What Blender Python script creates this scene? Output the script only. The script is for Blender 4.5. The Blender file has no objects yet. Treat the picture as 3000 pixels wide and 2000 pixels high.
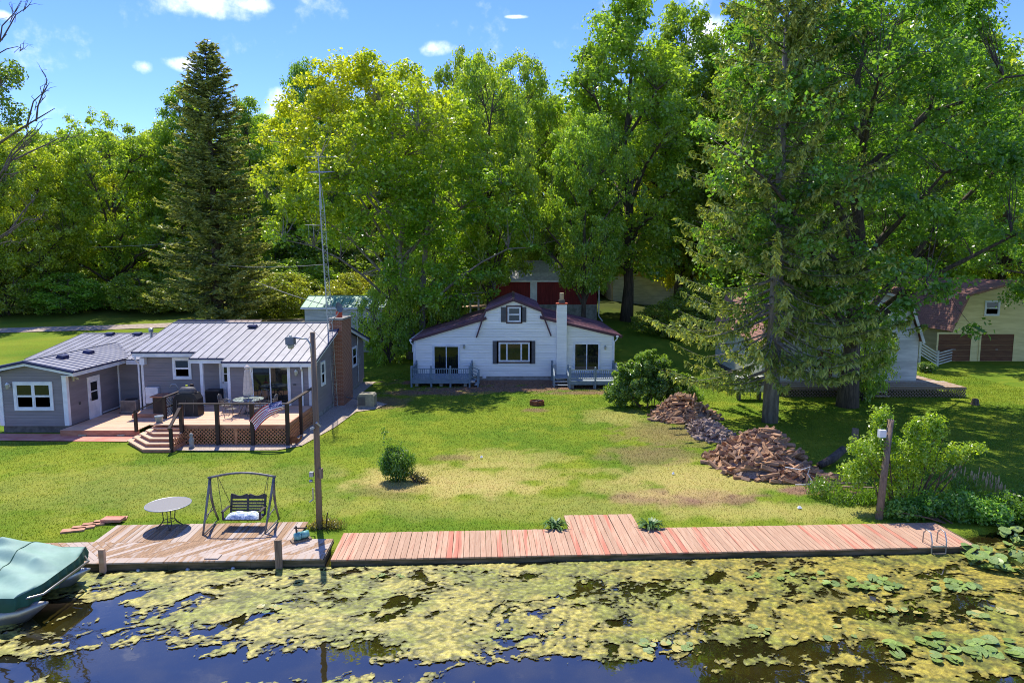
import bpy, math, random
import numpy as np
from mathutils import Vector, Matrix
R = math.radians
random.seed(7)
SC = bpy.context.scene
COL = SC.collection

# ---------------------------------------------------------------- camera
CAM_H, FPX = 8.1, 2000.0
PITCH = math.atan(231 / 2000)
cam = bpy.data.cameras.new('camera')
cam.sensor_width = 36; cam.lens = 24; cam.clip_start = 0.1; cam.clip_end = 3000
camo = bpy.data.objects.new('camera', cam); COL.objects.link(camo)
camo.location = (0, 0, CAM_H); camo.rotation_euler = (R(90) - PITCH, 0, 0)
SC.camera = camo

# ---------------------------------------------------------------- sky and sun
SUN = Vector((-0.15, 0.47, 0.87)).normalized()
EL = math.asin(SUN.z); AZ = math.atan2(SUN.x, SUN.y)
SKY_STRENGTH = 0.15
w = bpy.data.worlds.new('World'); SC.world = w; w.use_nodes = True
nt = w.node_tree; nt.nodes.clear()
def N(t, kind, **kw):
    n = t.nodes.new(kind)
    for k, v in kw.items():
        if k.startswith('i_'):
            n.inputs[k[2:].replace('_', ' ')].default_value = v
        else:
            setattr(n, k, v)
    return n
def math_n(t, op, a, b=None, c=None, clamp=False):
    n = t.nodes.new('ShaderNodeMath'); n.operation = op; n.use_clamp = clamp
    for i, v in enumerate((a, b, c)):
        if v is None: continue
        if isinstance(v, (int, float)): n.inputs[i].default_value = v
        else: t.links.new(v, n.inputs[i])
    return n.outputs[0]
def mix_n(t, fac, a, b, mode='MIX'):
    n = t.nodes.new('ShaderNodeMix'); n.data_type = 'RGBA'; n.blend_type = mode
    for k, v in ((0, fac), (6, a), (7, b)):
        if isinstance(v, (int, float)): n.inputs[k].default_value = v
        elif isinstance(v, (tuple, list)): n.inputs[k].default_value = (*v[:3], 1)
        else: t.links.new(v, n.inputs[k])
    return n.outputs[2]
def ramp_n(t, fac, lo, hi):
    n = t.nodes.new('ShaderNodeMapRange'); n.interpolation_type = 'SMOOTHSTEP'
    n.inputs[1].default_value = lo; n.inputs[2].default_value = hi
    t.links.new(fac, n.inputs[0]); return n.outputs[0]
sky = N(nt, 'ShaderNodeTexSky', sky_type='NISHITA', sun_disc=False, sun_elevation=EL, sun_rotation=AZ,
        altitude=1500, air_density=1.0, dust_density=0.0, ozone_density=4.0)
hs = N(nt, 'ShaderNodeHueSaturation', i_Saturation=1.22, i_Value=.98, i_Hue=.52)
nt.links.new(sky.outputs[0], hs.inputs['Color'])
tc = N(nt, 'ShaderNodeTexCoord')
nrm = N(nt, 'ShaderNodeVectorMath', operation='NORMALIZE'); nt.links.new(tc.outputs['Generated'], nrm.inputs[0])
cn = N(nt, 'ShaderNodeTexNoise', i_Scale=16.0, i_Detail=6.0, i_Roughness=0.6)
nt.links.new(nrm.outputs[0], cn.inputs['Vector'])
def px_dir(px, py):
    c, s = math.cos(PITCH), math.sin(PITCH); x, y = px - 1500, py - 1000
    return Vector((x, c * FPX - s * y, -s * FPX - c * y)).normalized()
# small cumulus clouds: direction of the centre, half width, half height (radians of sky)
clouds = [(px_dir(610, 8), .062, .019), (px_dir(720, 8), .035, .012), (px_dir(535, 188), .024, .010), (px_dir(412, 198), .016, .010),
          (px_dir(1285, 146), .030, .012), (px_dir(835, 330), .030, .030), (px_dir(1520, 50), .018, .003), (px_dir(8, 45), .012, .006), (px_dir(2080, 120), .05, .03)]
rs = random.Random(3)
for i in range(26):        # the same scattered clouds go on over the whole sky
    a, e = rs.uniform(0, 6.283), rs.uniform(.35, 1.2)
    clouds.append((Vector((math.sin(a) * math.cos(e), math.cos(a) * math.cos(e), math.sin(e))), rs.uniform(.05, .13), rs.uniform(.03, .07)))
tot = None
for d, hw, hh in clouds:
    rt = Vector((d.y, -d.x, 0)).normalized(); up = rt.cross(d)
    if up.z < 0: up = -up
    def dot(v):
        n = N(nt, 'ShaderNodeVectorMath', operation='DOT_PRODUCT'); nt.links.new(nrm.outputs[0], n.inputs[0])
        n.inputs[1].default_value = v; return n.outputs['Value']
    u = math_n(nt, 'MULTIPLY_ADD', dot(rt / hw), 1.0, -rt.dot(d) / hw); v = math_n(nt, 'MULTIPLY_ADD', dot(up / hh), 1.0, -up.dot(d) / hh)
    r2 = math_n(nt, 'MULTIPLY_ADD', u, u, math_n(nt, 'MULTIPLY', v, v))
    fr = math_n(nt, 'MULTIPLY', math_n(nt, 'SUBTRACT', 1.35, r2, clamp=False), math_n(nt, 'GREATER_THAN', dot(d), 0.2))
    tot = fr if tot is None else math_n(nt, 'MAXIMUM', tot, fr)
cm = math_n(nt, 'ADD', math_n(nt, 'MULTIPLY', tot, 0.75), math_n(nt, 'MULTIPLY_ADD', cn.outputs[0], 3.2, -1.9))
cmask = ramp_n(nt, cm, -0.1, 1.3)
ccol = mix_n(nt, math_n(nt, 'MULTIPLY', cmask, 0.92), hs.outputs[0], (7.4, 7.4, 7.9))
bg = N(nt, 'ShaderNodeBackground', i_Strength=SKY_STRENGTH); nt.links.new(ccol, bg.inputs[0])
out = N(nt, 'ShaderNodeOutputWorld'); nt.links.new(bg.outputs[0], out.inputs[0])
sl = bpy.data.lights.new('sun', 'SUN'); sl.energy = 3.35; sl.angle = R(0.53); sl.color = (1.0, 0.94, 0.82)
so = bpy.data.objects.new('sun', sl); COL.objects.link(so); so.rotation_euler = SUN.to_track_quat('Z', 'Y').to_euler(); so.location = (0, 0, 60)

SC.view_settings.view_transform = 'Standard'; SC.view_settings.look = 'None'
SC.view_settings.exposure = 0.94; SC.view_settings.gamma = 1.0; SC.view_settings.use_curve_mapping = False
SC.render.engine = 'CYCLES'
cy = SC.cycles
cy.max_bounces = 11; cy.diffuse_bounces = 6; cy.glossy_bounces = 3; cy.transmission_bounces = 8; cy.transparent_max_bounces = 6
cy.use_denoising = True
cy.filter_width = 1.0
try: cy.denoiser = 'OPENIMAGEDENOISE'; cy.denoising_prefilter = 'NONE'
except Exception: pass
cy.caustics_reflective = False; cy.caustics_refractive = False

# ---------------------------------------------------------------- materials
def srgb(r, g, b):
    f = lambda c: (c / 255 / 12.92) if c / 255 <= .04045 else ((c / 255 + .055) / 1.055) ** 2.4
    return (f(r), f(g), f(b))
MATS = {}
def mat(name, c1, c2=None, rough=.6, scale=6.0, stretch=(1, 1, 1), bump=0.0, bscale=None, metal=0.0, spec=.35, rnd=0.0, c3=None, detail=5.0, contrast=(.35, .65), coord='Object', c3r=(.42, .62)):
    """principled material: two (three) base colours mixed by stretched noise, a per-object shift of value, fine bump"""
    if name in MATS: return MATS[name]
    m = bpy.data.materials.new(name); m.use_nodes = True; t = m.node_tree
    b = t.nodes['Principled BSDF']
    b.inputs['Roughness'].default_value = rough; b.inputs['Metallic'].default_value = metal; b.inputs['Specular IOR Level'].default_value = spec
    tcn = N(t, 'ShaderNodeTexCoord'); mp = N(t, 'ShaderNodeMapping'); mp.inputs['Scale'].default_value = stretch
    t.links.new(tcn.outputs[coord], mp.inputs[0])
    oi = N(t, 'ShaderNodeObjectInfo')
    if rnd:
        va = N(t, 'ShaderNodeVectorMath', operation='ADD'); t.links.new(mp.outputs[0], va.inputs[0])
        sc = N(t, 'ShaderNodeVectorMath', operation='SCALE'); sc.inputs[3].default_value = 37.0
        cb = N(t, 'ShaderNodeCombineXYZ'); [t.links.new(oi.outputs['Random'], cb.inputs[k]) for k in range(3)]
        t.links.new(cb.outputs[0], sc.inputs[0]); t.links.new(sc.outputs[0], va.inputs[1]); vec = va.outputs[0]
    else: vec = mp.outputs[0]
    nz = N(t, 'ShaderNodeTexNoise', i_Scale=scale, i_Detail=detail, i_Roughness=.62); t.links.new(vec, nz.inputs['Vector'])
    if c2 is None: c2 = tuple(x * .8 for x in c1)
    col = mix_n(t, ramp_n(t, nz.outputs[0], *contrast), c1, c2)
    if c3 is not None:
        nz3 = N(t, 'ShaderNodeTexNoise', i_Scale=scale * .23, i_Detail=3.0); t.links.new(vec, nz3.inputs['Vector'])
        f3 = ramp_n(t, math_n(t, 'MULTIPLY_ADD', oi.outputs['Random'], .5 if rnd else 0.0, math_n(t, 'SUBTRACT', nz3.outputs[0], .25 if rnd else 0.0)), *c3r)
        col = mix_n(t, f3, col, c3)
    if rnd:
        hv = N(t, 'ShaderNodeHueSaturation'); t.links.new(col, hv.inputs['Color'])
        t.links.new(math_n(t, 'MULTIPLY_ADD', oi.outputs['Random'], 2 * rnd, 1 - rnd), hv.inputs['Value']); col = hv.outputs[0]
    t.links.new(col, b.inputs['Base Color'])
    if bump:
        nb = N(t, 'ShaderNodeTexNoise', i_Scale=bscale or scale * 3, i_Detail=4.0); t.links.new(vec, nb.inputs['Vector'])
        bp = N(t, 'ShaderNodeBump', i_Strength=bump, i_Distance=.02); t.links.new(nb.outputs[0], bp.inputs['Height'])
        t.links.new(bp.outputs[0], b.inputs['Normal'])
    MATS[name] = m; return m
def leaf_mat(name, trans=.58, tcol=(1.25, 1.3, .42), gloss=.034):
    if name in MATS: return MATS[name]
    m = bpy.data.materials.new(name); m.use_nodes = True; t = m.node_tree; t.nodes.clear()
    at = N(t, 'ShaderNodeAttribute', attribute_name='Col'); oi = N(t, 'ShaderNodeObjectInfo')
    c = mix_n(t, 1.0, at.outputs['Color'], oi.outputs['Color'], 'MULTIPLY')
    df = N(t, 'ShaderNodeBsdfDiffuse'); tr = N(t, 'ShaderNodeBsdfTranslucent'); gl = N(t, 'ShaderNodeBsdfGlossy', i_Roughness=.3)
    t.links.new(c, df.inputs[0]); t.links.new(mix_n(t, 1.0, c, tcol, 'MULTIPLY'), tr.inputs[0]); gl.inputs[0].default_value = (1, 1, 1, 1)
    m1 = N(t, 'ShaderNodeMixShader', i_Fac=trans); t.links.new(df.outputs[0], m1.inputs[1]); t.links.new(tr.outputs[0], m1.inputs[2])
    m2 = N(t, 'ShaderNodeMixShader', i_Fac=gloss); t.links.new(m1.outputs[0], m2.inputs[1]); t.links.new(gl.outputs[0], m2.inputs[2])
    o = N(t, 'ShaderNodeOutputMaterial'); t.links.new(m2.outputs[0], o.inputs[0]); MATS[name] = m; return m
def glass_mat(name, col=(.012, .014, .013), spec=.55):
    m = mat(name, col, tuple(x * 1.6 for x in col), rough=.03, scale=1.2, spec=spec); return m

WHITE = mat('white_trim_paint', srgb(235, 236, 238), srgb(214, 216, 220), rough=.45, scale=2, bump=.02)
SIDE_GREY = mat('grey_vinyl_siding', srgb(140, 132, 134), srgb(128, 121, 124), rough=.55, scale=1.2, stretch=(.4, .4, 3))
SIDE_WHITE = mat('white_vinyl_siding', srgb(250, 247, 238), srgb(236, 234, 226), rough=.5, scale=1.0, stretch=(.4, .4, 3))
SIDE_OLD = mat('aged_cream_siding', srgb(206, 205, 194), srgb(176, 176, 166), rough=.7, scale=1.5, stretch=(.4, .4, 3))
SIDE_YEL = mat('yellow_clapboard_paint', srgb(232, 216, 156), srgb(214, 198, 138), rough=.65, scale=1.5, stretch=(.4, .4, 3))
ROOF_GREY = mat('galvanised_grey_roof_metal', srgb(142, 141, 147), srgb(126, 125, 132), rough=.42, scale=1.3, metal=.15, spec=.5, rnd=.03, bump=.02)
ROOF_BLUE = mat('navy_roof_trim_metal', srgb(32, 40, 92), srgb(24, 30, 70), rough=.4, scale=2)
ROOF_PLUM = mat('plum_painted_roof_metal', srgb(104, 66, 78), srgb(84, 50, 60), rough=.38, scale=1.5, spec=.5, c3=srgb(122, 86, 92))
PLUM_TRIM = mat('plum_fascia_paint', srgb(86, 56, 66), rough=.5)
ROOF_GREEN = mat('mint_green_roof_metal', srgb(118, 164, 136), srgb(104, 146, 120), rough=.45, scale=1.4, rnd=.04)
ROOF_PALE = mat('pale_galvanised_barn_roof', srgb(206, 200, 194), srgb(176, 166, 160), rough=.5, scale=1.2)
SHINGLE = mat('brown_asphalt_shingle', srgb(186, 140, 124), srgb(154, 112, 100), rough=.9, scale=9, bump=.3, rnd=.08)
BARN_RED = mat('barn_red_board', srgb(140, 44, 44), srgb(112, 32, 34), rough=.7, scale=3, stretch=(3, 3, .3), rnd=.06)
CONCRETE = mat('grey_concrete', srgb(160, 158, 152), srgb(128, 126, 120), rough=.9, scale=3, bump=.2)
FOUND = mat('weathered_block_foundation', srgb(112, 104, 98), srgb(84, 78, 74), rough=.9, scale=3, bump=.3)
TAN = mat('tan_mobile_home_siding', srgb(196, 172, 132), srgb(180, 156, 118), rough=.7, scale=2)
GLASS = glass_mat('window_glass')
DARKGLASS = glass_mat('dark_window_glass', (.006, .007, .007), .5)
BLINDS = mat('pale_window_blind', srgb(190, 186, 160), srgb(160, 158, 132), rough=.8)
FRAME_DARK = mat('charcoal_shutter_paint', srgb(92, 90, 90), srgb(78, 76, 78), rough=.6, rnd=.03)
FRAME_BROWN = mat('brown_window_casing', srgb(92, 66, 58), rough=.6)
DECK_RED = mat('cedar_deck_stain', srgb(226, 190, 160), srgb(208, 162, 130), rough=.75, scale=5, stretch=(.25, 6, 1), rnd=.10, bump=.1)
STEP_WOOD = mat('redwood_step_stain', srgb(184, 130, 102), srgb(162, 108, 82), rough=.75, scale=5, stretch=(.4, 5, 1), bump=.1, rnd=.04)
LATTICE = mat('redwood_lattice', srgb(206, 146, 104), srgb(182, 122, 86), rough=.75, scale=4)
RAIL_DARK = mat('dark_brown_rail_stain', srgb(62, 46, 40), srgb(48, 36, 32), rough=.6, scale=4, stretch=(1, 1, .3))
DECK_GREY = mat('pale_grey_deck_paint', srgb(146, 158, 166), srgb(128, 140, 148), rough=.6, scale=4, rnd=.05)
DECK_BLUE = mat('blue_grey_rail_paint', srgb(122, 140, 150), srgb(106, 124, 134), rough=.55, scale=4)
OLD_DECK = mat('weathered_grey_brown_decking', srgb(176, 142, 108), srgb(140, 112, 86), rough=.85, scale=6, stretch=(6, .25, 1), rnd=.12, bump=.2, c3=srgb(176, 160, 146))
RED_DOCK = mat('flaking_red_dock_stain', srgb(196, 162, 134), srgb(178, 138, 110), rough=.8, scale=5, stretch=(7, .35, 1), rnd=.14, bump=.18, c3=srgb(176, 110, 88), contrast=(.3, .7), c3r=(.56, .80))
DOCK_FASCIA = mat('mossy_dock_fascia', srgb(120, 104, 78), srgb(74, 70, 44), rough=.85, scale=3, stretch=(.4, 1, 3), bump=.3)
POLE_WOOD = mat('weathered_pole_wood', srgb(138, 116, 96), srgb(108, 90, 76), rough=.9, scale=5, stretch=(8, 8, .3), bump=.4, c3=srgb(134, 116, 98))
POST_GREY = mat('grey_post_wood', srgb(146, 126, 104), srgb(112, 94, 78), rough=.9, scale=5, stretch=(8, 8, .4), bump=.3)
BARK = mat('grey_brown_bark', srgb(104, 92, 80), srgb(70, 62, 54), rough=.95, scale=2.5, stretch=(4, 4, .5), bump=.8, bscale=6)
BARK_PALE = mat('pale_smooth_bark', srgb(150, 142, 132), srgb(112, 104, 94), rough=.9, scale=2, stretch=(3, 3, .6), bump=.5)
TWIG = mat('brown_twig_bark', srgb(112, 92, 72), srgb(84, 68, 54), rough=.95, scale=4)
LOG = mat('split_firewood', srgb(218, 172, 128), srgb(150, 108, 80), rough=.9, scale=7, stretch=(.6, 3, 3), rnd=.38, bump=.3, c3=srgb(132, 106, 86))
LOG_GREY = mat('old_grey_firewood', srgb(178, 156, 140), srgb(126, 108, 98), rough=.95, scale=7, stretch=(.6, 3, 3), rnd=.24, bump=.3)
IRON = mat('dark_wrought_iron', srgb(78, 74, 74), srgb(60, 56, 56), rough=.5, metal=.4)
SWING_METAL = mat('grey_painted_steel_tube', srgb(128, 126, 124), srgb(96, 92, 90), rough=.5, metal=.3, scale=4)
ALU = mat('dull_aluminium', srgb(186, 190, 192), srgb(150, 154, 156), rough=.34, metal=.75, scale=2, spec=.5, c3=srgb(150, 146, 136))
STEEL = mat('galvanised_steel', srgb(180, 182, 184), srgb(150, 152, 154), rough=.4, metal=.6)
BLACK = mat('black_vinyl', srgb(38, 36, 38), srgb(28, 27, 28), rough=.55)
WIRE = mat('black_cable', srgb(40, 38, 38), rough=.7)
WIREPALE = mat('pale_cable', srgb(176, 170, 164), rough=.6)
RED = mat('red_paint', srgb(196, 52, 44), rough=.5)
CLAYRED = mat('terracotta_flue_tile', srgb(198, 92, 64), srgb(176, 78, 54), rough=.8)
TEAL = mat('teal_pump_enamel', srgb(120, 176, 172), srgb(86, 140, 140), rough=.4, scale=9)
RUST = mat('rusty_iron', srgb(142, 84, 48), srgb(100, 56, 34), rough=.85, scale=6, bump=.2)
ASH = mat('grey_ash', srgb(150, 138, 126), srgb(96, 86, 78), rough=1, scale=12)
GRAVEL = mat('pale_gravel', srgb(200, 184, 164), srgb(150, 134, 118), rough=.95, scale=22, bump=.8, bscale=30, detail=8)
SAND = mat('sandy_drive', srgb(214, 184, 152), srgb(186, 156, 124), rough=.95, scale=1.5, bump=.2)
LANE = mat('grey_gravel_lane', srgb(176, 160, 144), srgb(150, 136, 122), rough=.95, scale=3, bump=.3)
BRICKRED = mat('red_stained_patio_concrete', srgb(196, 118, 100), srgb(214, 150, 128), rough=.85, scale=1.2, bump=.1)
PAVER = mat('tan_stone_slab', srgb(206, 156, 124), srgb(180, 132, 106), rough=.9, scale=4, rnd=.06)
CLOTH_BEIGE = mat('beige_umbrella_cloth', srgb(216, 200, 188), srgb(196, 180, 170), rough=.9)
CUSHION = mat('mottled_blue_white_cushion_cloth', srgb(214, 220, 226), srgb(150, 166, 184), rough=.9, scale=14, contrast=(.45, .55))
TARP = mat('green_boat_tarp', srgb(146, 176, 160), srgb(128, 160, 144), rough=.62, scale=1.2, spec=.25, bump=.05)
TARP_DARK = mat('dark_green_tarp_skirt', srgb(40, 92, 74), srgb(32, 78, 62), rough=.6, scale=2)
GEN = mat('olive_grey_enamel', srgb(150, 146, 128), srgb(134, 130, 114), rough=.5)
ACGREY = mat('faded_grey_enamel', srgb(160, 150, 140), srgb(136, 126, 118), rough=.6)
BROWN_DOOR = mat('brown_garage_door_wood', srgb(118, 78, 50), srgb(92, 58, 38), rough=.7, scale=3, stretch=(.4, 1, 4), rnd=.04)
SEED = mat('tan_seed_head', srgb(206, 176, 128), srgb(170, 140, 100), rough=.9, scale=9)
LAMPGREY = mat('lamp_housing_grey', srgb(128, 132, 138), rough=.45, metal=.3)
DEAD = mat('bleached_dead_wood', srgb(120, 108, 98), srgb(86, 78, 72), rough=.95, scale=5)
DIRT = mat('brown_bare_soil', srgb(134, 100, 80), srgb(104, 76, 60), rough=1, scale=5, bump=.5)
def flag_mat():
    m = bpy.data.materials.new('striped_flag_cloth'); m.use_nodes = True; t = m.node_tree; b = t.nodes['Principled BSDF']
    u = N(t, 'ShaderNodeAttribute', attribute_name='uvw'); s = N(t, 'ShaderNodeSeparateXYZ'); t.links.new(u.outputs['Vector'], s.inputs[0])
    st = math_n(t, 'GREATER_THAN', math_n(t, 'FRACT', math_n(t, 'MULTIPLY', s.outputs[1], 6.5)), .5)
    c = mix_n(t, st, srgb(196, 40, 58), srgb(240, 236, 236))
    vor = N(t, 'ShaderNodeTexVoronoi', i_Scale=14.0); t.links.new(u.outputs['Vector'], vor.inputs['Vector'])
    canton = mix_n(t, math_n(t, 'LESS_THAN', vor.outputs['Distance'], .22), srgb(52, 60, 110), srgb(236, 236, 240))
    inc = math_n(t, 'MULTIPLY', math_n(t, 'LESS_THAN', s.outputs[0], .4), math_n(t, 'GREATER_THAN', s.outputs[1], .46))
    t.links.new(mix_n(t, inc, c, canton), b.inputs['Base Color']); b.inputs['Roughness'].default_value = .8
    return m
def brick_mat():
    m = bpy.data.materials.new('orange_brown_brickwork'); m.use_nodes = True; t = m.node_tree; b = t.nodes['Principled BSDF']
    tcn = N(t, 'ShaderNodeTexCoord'); sp = N(t, 'ShaderNodeSeparateXYZ'); t.links.new(tcn.outputs['Object'], sp.inputs[0])
    cb = N(t, 'ShaderNodeCombineXYZ'); t.links.new(math_n(t, 'ADD', sp.outputs[0], sp.outputs[1]), cb.inputs[0]); t.links.new(sp.outputs[2], cb.inputs[1])
    br = N(t, 'ShaderNodeTexBrick', i_Scale=1.0, i_Mortar_Size=.008); br.inputs['Brick Width'].default_value = .215; br.inputs['Row Height'].default_value = .075
    br.inputs['Color1'].default_value = (*srgb(172, 108, 76), 1); br.inputs['Color2'].default_value = (*srgb(140, 84, 62), 1); br.inputs['Mortar'].default_value = (*srgb(196, 168, 146), 1)
    t.links.new(cb.outputs[0], br.inputs['Vector'])
    nz = N(t, 'ShaderNodeTexNoise', i_Scale=2.0); t.links.new(tcn.outputs['Object'], nz.inputs['Vector'])
    t.links.new(mix_n(t, math_n(t, 'MULTIPLY', nz.outputs[0], .5), br.outputs[0], srgb(120, 72, 54)), b.inputs['Base Color']); b.inputs['Roughness'].default_value = .85
    bp = N(t, 'ShaderNodeBump', i_Strength=.6, i_Distance=.01, invert=True); t.links.new(br.outputs['Fac'], bp.inputs['Height']); t.links.new(bp.outputs[0], b.inputs['Normal'])
    return m

# ---------------------------------------------------------------- builders
def tag(o, label=None, cat=None, group=None, kind=None):
    if label: o['label'] = label
    if cat: o['category'] = cat
    if group: o['group'] = group
    if kind: o['kind'] = kind
    return o
def thing(name, label, cat, loc=(0, 0, 0), group=None, rz=0.0):
    o = bpy.data.objects.new(name, None); COL.objects.link(o); o.location = loc; o.rotation_euler = (0, 0, rz); o.empty_display_size = .3
    return tag(o, label, cat, group)
def root_loc(p):
    v = Vector((0, 0, 0))
    while p is not None: v += p.location; p = p.parent
    return v
def link(name, mesh, parent=None, loc=None):
    o = bpy.data.objects.new(name, mesh); COL.objects.link(o); o.parent = parent
    if loc is not None: o.location = loc
    return o
class MB:
    """collects shapes (world coordinates) for one mesh"""
    def __init__(s): s.v = []; s.f = []
    def add(s, vs, fs):
        n = len(s.v); s.v += [tuple(p) for p in vs]; s.f += [tuple(i + n for i in f) for f in fs]; return s
    def box(s, x0, x1, y0, y1, z0, z1):
        return s.add([(x0, y0, z0), (x1, y0, z0), (x1, y1, z0), (x0, y1, z0), (x0, y0, z1), (x1, y0, z1), (x1, y1, z1), (x0, y1, z1)],
                     [(0, 3, 2, 1), (4, 5, 6, 7), (0, 1, 5, 4), (1, 2, 6, 5), (2, 3, 7, 6), (3, 0, 4, 7)])
    def bar(s, a, b, wd, ht=None, up=(0, 0, 1)):
        a, b = Vector(a), Vector(b); d = (b - a).normalized(); ht = ht or wd
        r = d.cross(Vector(up)); r = r if r.length > 1e-4 else d.cross(Vector((0, 1, 0))); r.normalize(); u = r.cross(d)
        r *= wd / 2; u *= ht / 2
        return s.add([a - r - u, a + r - u, a + r + u, a - r + u, b - r - u, b + r - u, b + r + u, b - r + u],
                     [(0, 1, 2, 3), (7, 6, 5, 4), (0, 4, 5, 1), (1, 5, 6, 2), (2, 6, 7, 3), (3, 7, 4, 0)])
    def tube(s, pts, rad, n=8, cap=True):
        pts = [Vector(p) for p in pts]; rad = rad if isinstance(rad, (list, tuple)) else [rad] * len(pts)
        vs, fs = [], []; prev = None
        for i, p in enumerate(pts):
            d = (pts[min(i + 1, len(pts) - 1)] - pts[max(i - 1, 0)]).normalized()
            a = prev - d * prev.dot(d) if prev is not None else d.orthogonal()
            a = a if a.length > 1e-5 else d.orthogonal()
            a.normalize(); prev = a; b = d.cross(a)
            for k in range(n):
                t = 2 * math.pi * k / n; vs.append(p + (a * math.cos(t) + b * math.sin(t)) * rad[i])
        for i in range(len(pts) - 1):
            for k in range(n): fs.append((i * n + k, i * n + (k + 1) % n, (i + 1) * n + (k + 1) % n, (i + 1) * n + k))
        if cap: fs.append(tuple(range(n))[::-1]); fs.append(tuple((len(pts) - 1) * n + k for k in range(n)))
        return s.add(vs, fs)
    def prism(s, poly, vec):
        """poly: 3-D loop, extruded by vec"""
        n = len(poly); vec = Vector(vec); p = [Vector(q) for q in poly]
        return s.add(p + [q + vec for q in p], [tuple(range(n))[::-1], tuple(range(n, 2 * n))] + [(i, (i + 1) % n, n + (i + 1) % n, n + i) for i in range(n)])
    def lathe(s, prof, c=(0, 0, 0), n=16):
        vs, fs = [], []
        for r, z in prof:
            for k in range(n):
                t = 2 * math.pi * k / n; vs.append((c[0] + r * math.cos(t), c[1] + r * math.sin(t), c[2] + z))
        for i in range(len(prof) - 1):
            for k in range(n): fs.append((i * n + k, i * n + (k + 1) % n, (i + 1) * n + (k + 1) % n, (i + 1) * n + k))
        fs.append(tuple(range(n))[::-1]); fs.append(tuple((len(prof) - 1) * n + k for k in range(n)))
        return s.add(vs, fs)
    def mesh(s, name, m, off=(0, 0, 0), smooth=False):
        me = bpy.data.meshes.new(name); ox, oy, oz = off
        me.from_pydata([(x - ox, y - oy, z - oz) for x, y, z in s.v], [], s.f)
        import bmesh as _b
        b = _b.new(); b.from_mesh(me); _b.ops.recalc_face_normals(b, faces=b.faces); b.to_mesh(me); b.free()
        me.materials.append(m)
        if smooth: me.polygons.foreach_set('use_smooth', [True] * len(me.polygons))
        return me
    def build(s, name, m, parent=None, smooth=False, kind=None, label=None):
        o = link(name, s.mesh(name, m, root_loc(parent), smooth), parent)
        if kind: o['kind'] = kind
        if label: o['label'] = label
        return o
def B(): return MB()
def W(px, py, Y):                 # the point of the plane y = Y that the photograph shows there
    d = px_dir(px, py); t = Y / d.y; return Vector((d.x * t, Y, CAM_H + d.z * t))
def G(px, py, z=0.0):             # the same for a horizontal plane
    d = px_dir(px, py); t = (z - CAM_H) / d.z; return Vector((d.x * t, d.y * t, z))
def np_mesh(name, V, F, m, smooth=False, cols=None):
    """V (n,3), F (k,4) or (k,3) arrays"""
    me = bpy.data.meshes.new(name); V = np.asarray(V, np.float32); F = np.asarray(F, np.int32); k = F.shape[1]
    me.vertices.add(len(V)); me.vertices.foreach_set('co', V.ravel())
    me.loops.add(F.size); me.loops.foreach_set('vertex_index', F.ravel())
    me.polygons.add(len(F)); me.polygons.foreach_set('loop_start', np.arange(0, F.size, k, dtype=np.int32))
    me.update(calc_edges=True); me.materials.append(m)
    if smooth: me.polygons.foreach_set('use_smooth', np.ones(len(F), bool))
    if cols is not None:
        a = me.color_attributes.new('Col', 'FLOAT_COLOR', 'POINT'); c = np.ones((len(V), 4), np.float32); c[:, :3] = cols; a.data.foreach_set('color', c.ravel())
    return me
def vnoise(x, y, seed=0):
    """smooth 2-D value noise, arrays"""
    xi = np.floor(x).astype(np.int64); yi = np.floor(y).astype(np.int64); xf = x - xi; yf = y - yi
    def h(a, b):
        n = (a * 374761393 + b * 668265263 + seed * 1442695041) & 0x7fffffff
        n = ((n ^ (n >> 13)) * 1274126177) & 0x7fffffff
        return ((n ^ (n >> 16)) & 0xffff) / 65535.0
    u = xf * xf * (3 - 2 * xf); v = yf * yf * (3 - 2 * yf)
    return (h(xi, yi) * (1 - u) + h(xi + 1, yi) * u) * (1 - v) + (h(xi, yi + 1) * (1 - u) + h(xi + 1, yi + 1) * u) * v
def fbm(x, y, seed=0, o=4):
    s = 0; a = .5
    for k in range(o): s = s + a * vnoise(x * 2 ** k, y * 2 ** k, seed + k); a *= .5
    return s / (1 - .5 ** o)
def sstep(a, b, x): t = np.clip((x - a) / (b - a), 0, 1); return t * t * (3 - 2 * t)

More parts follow.
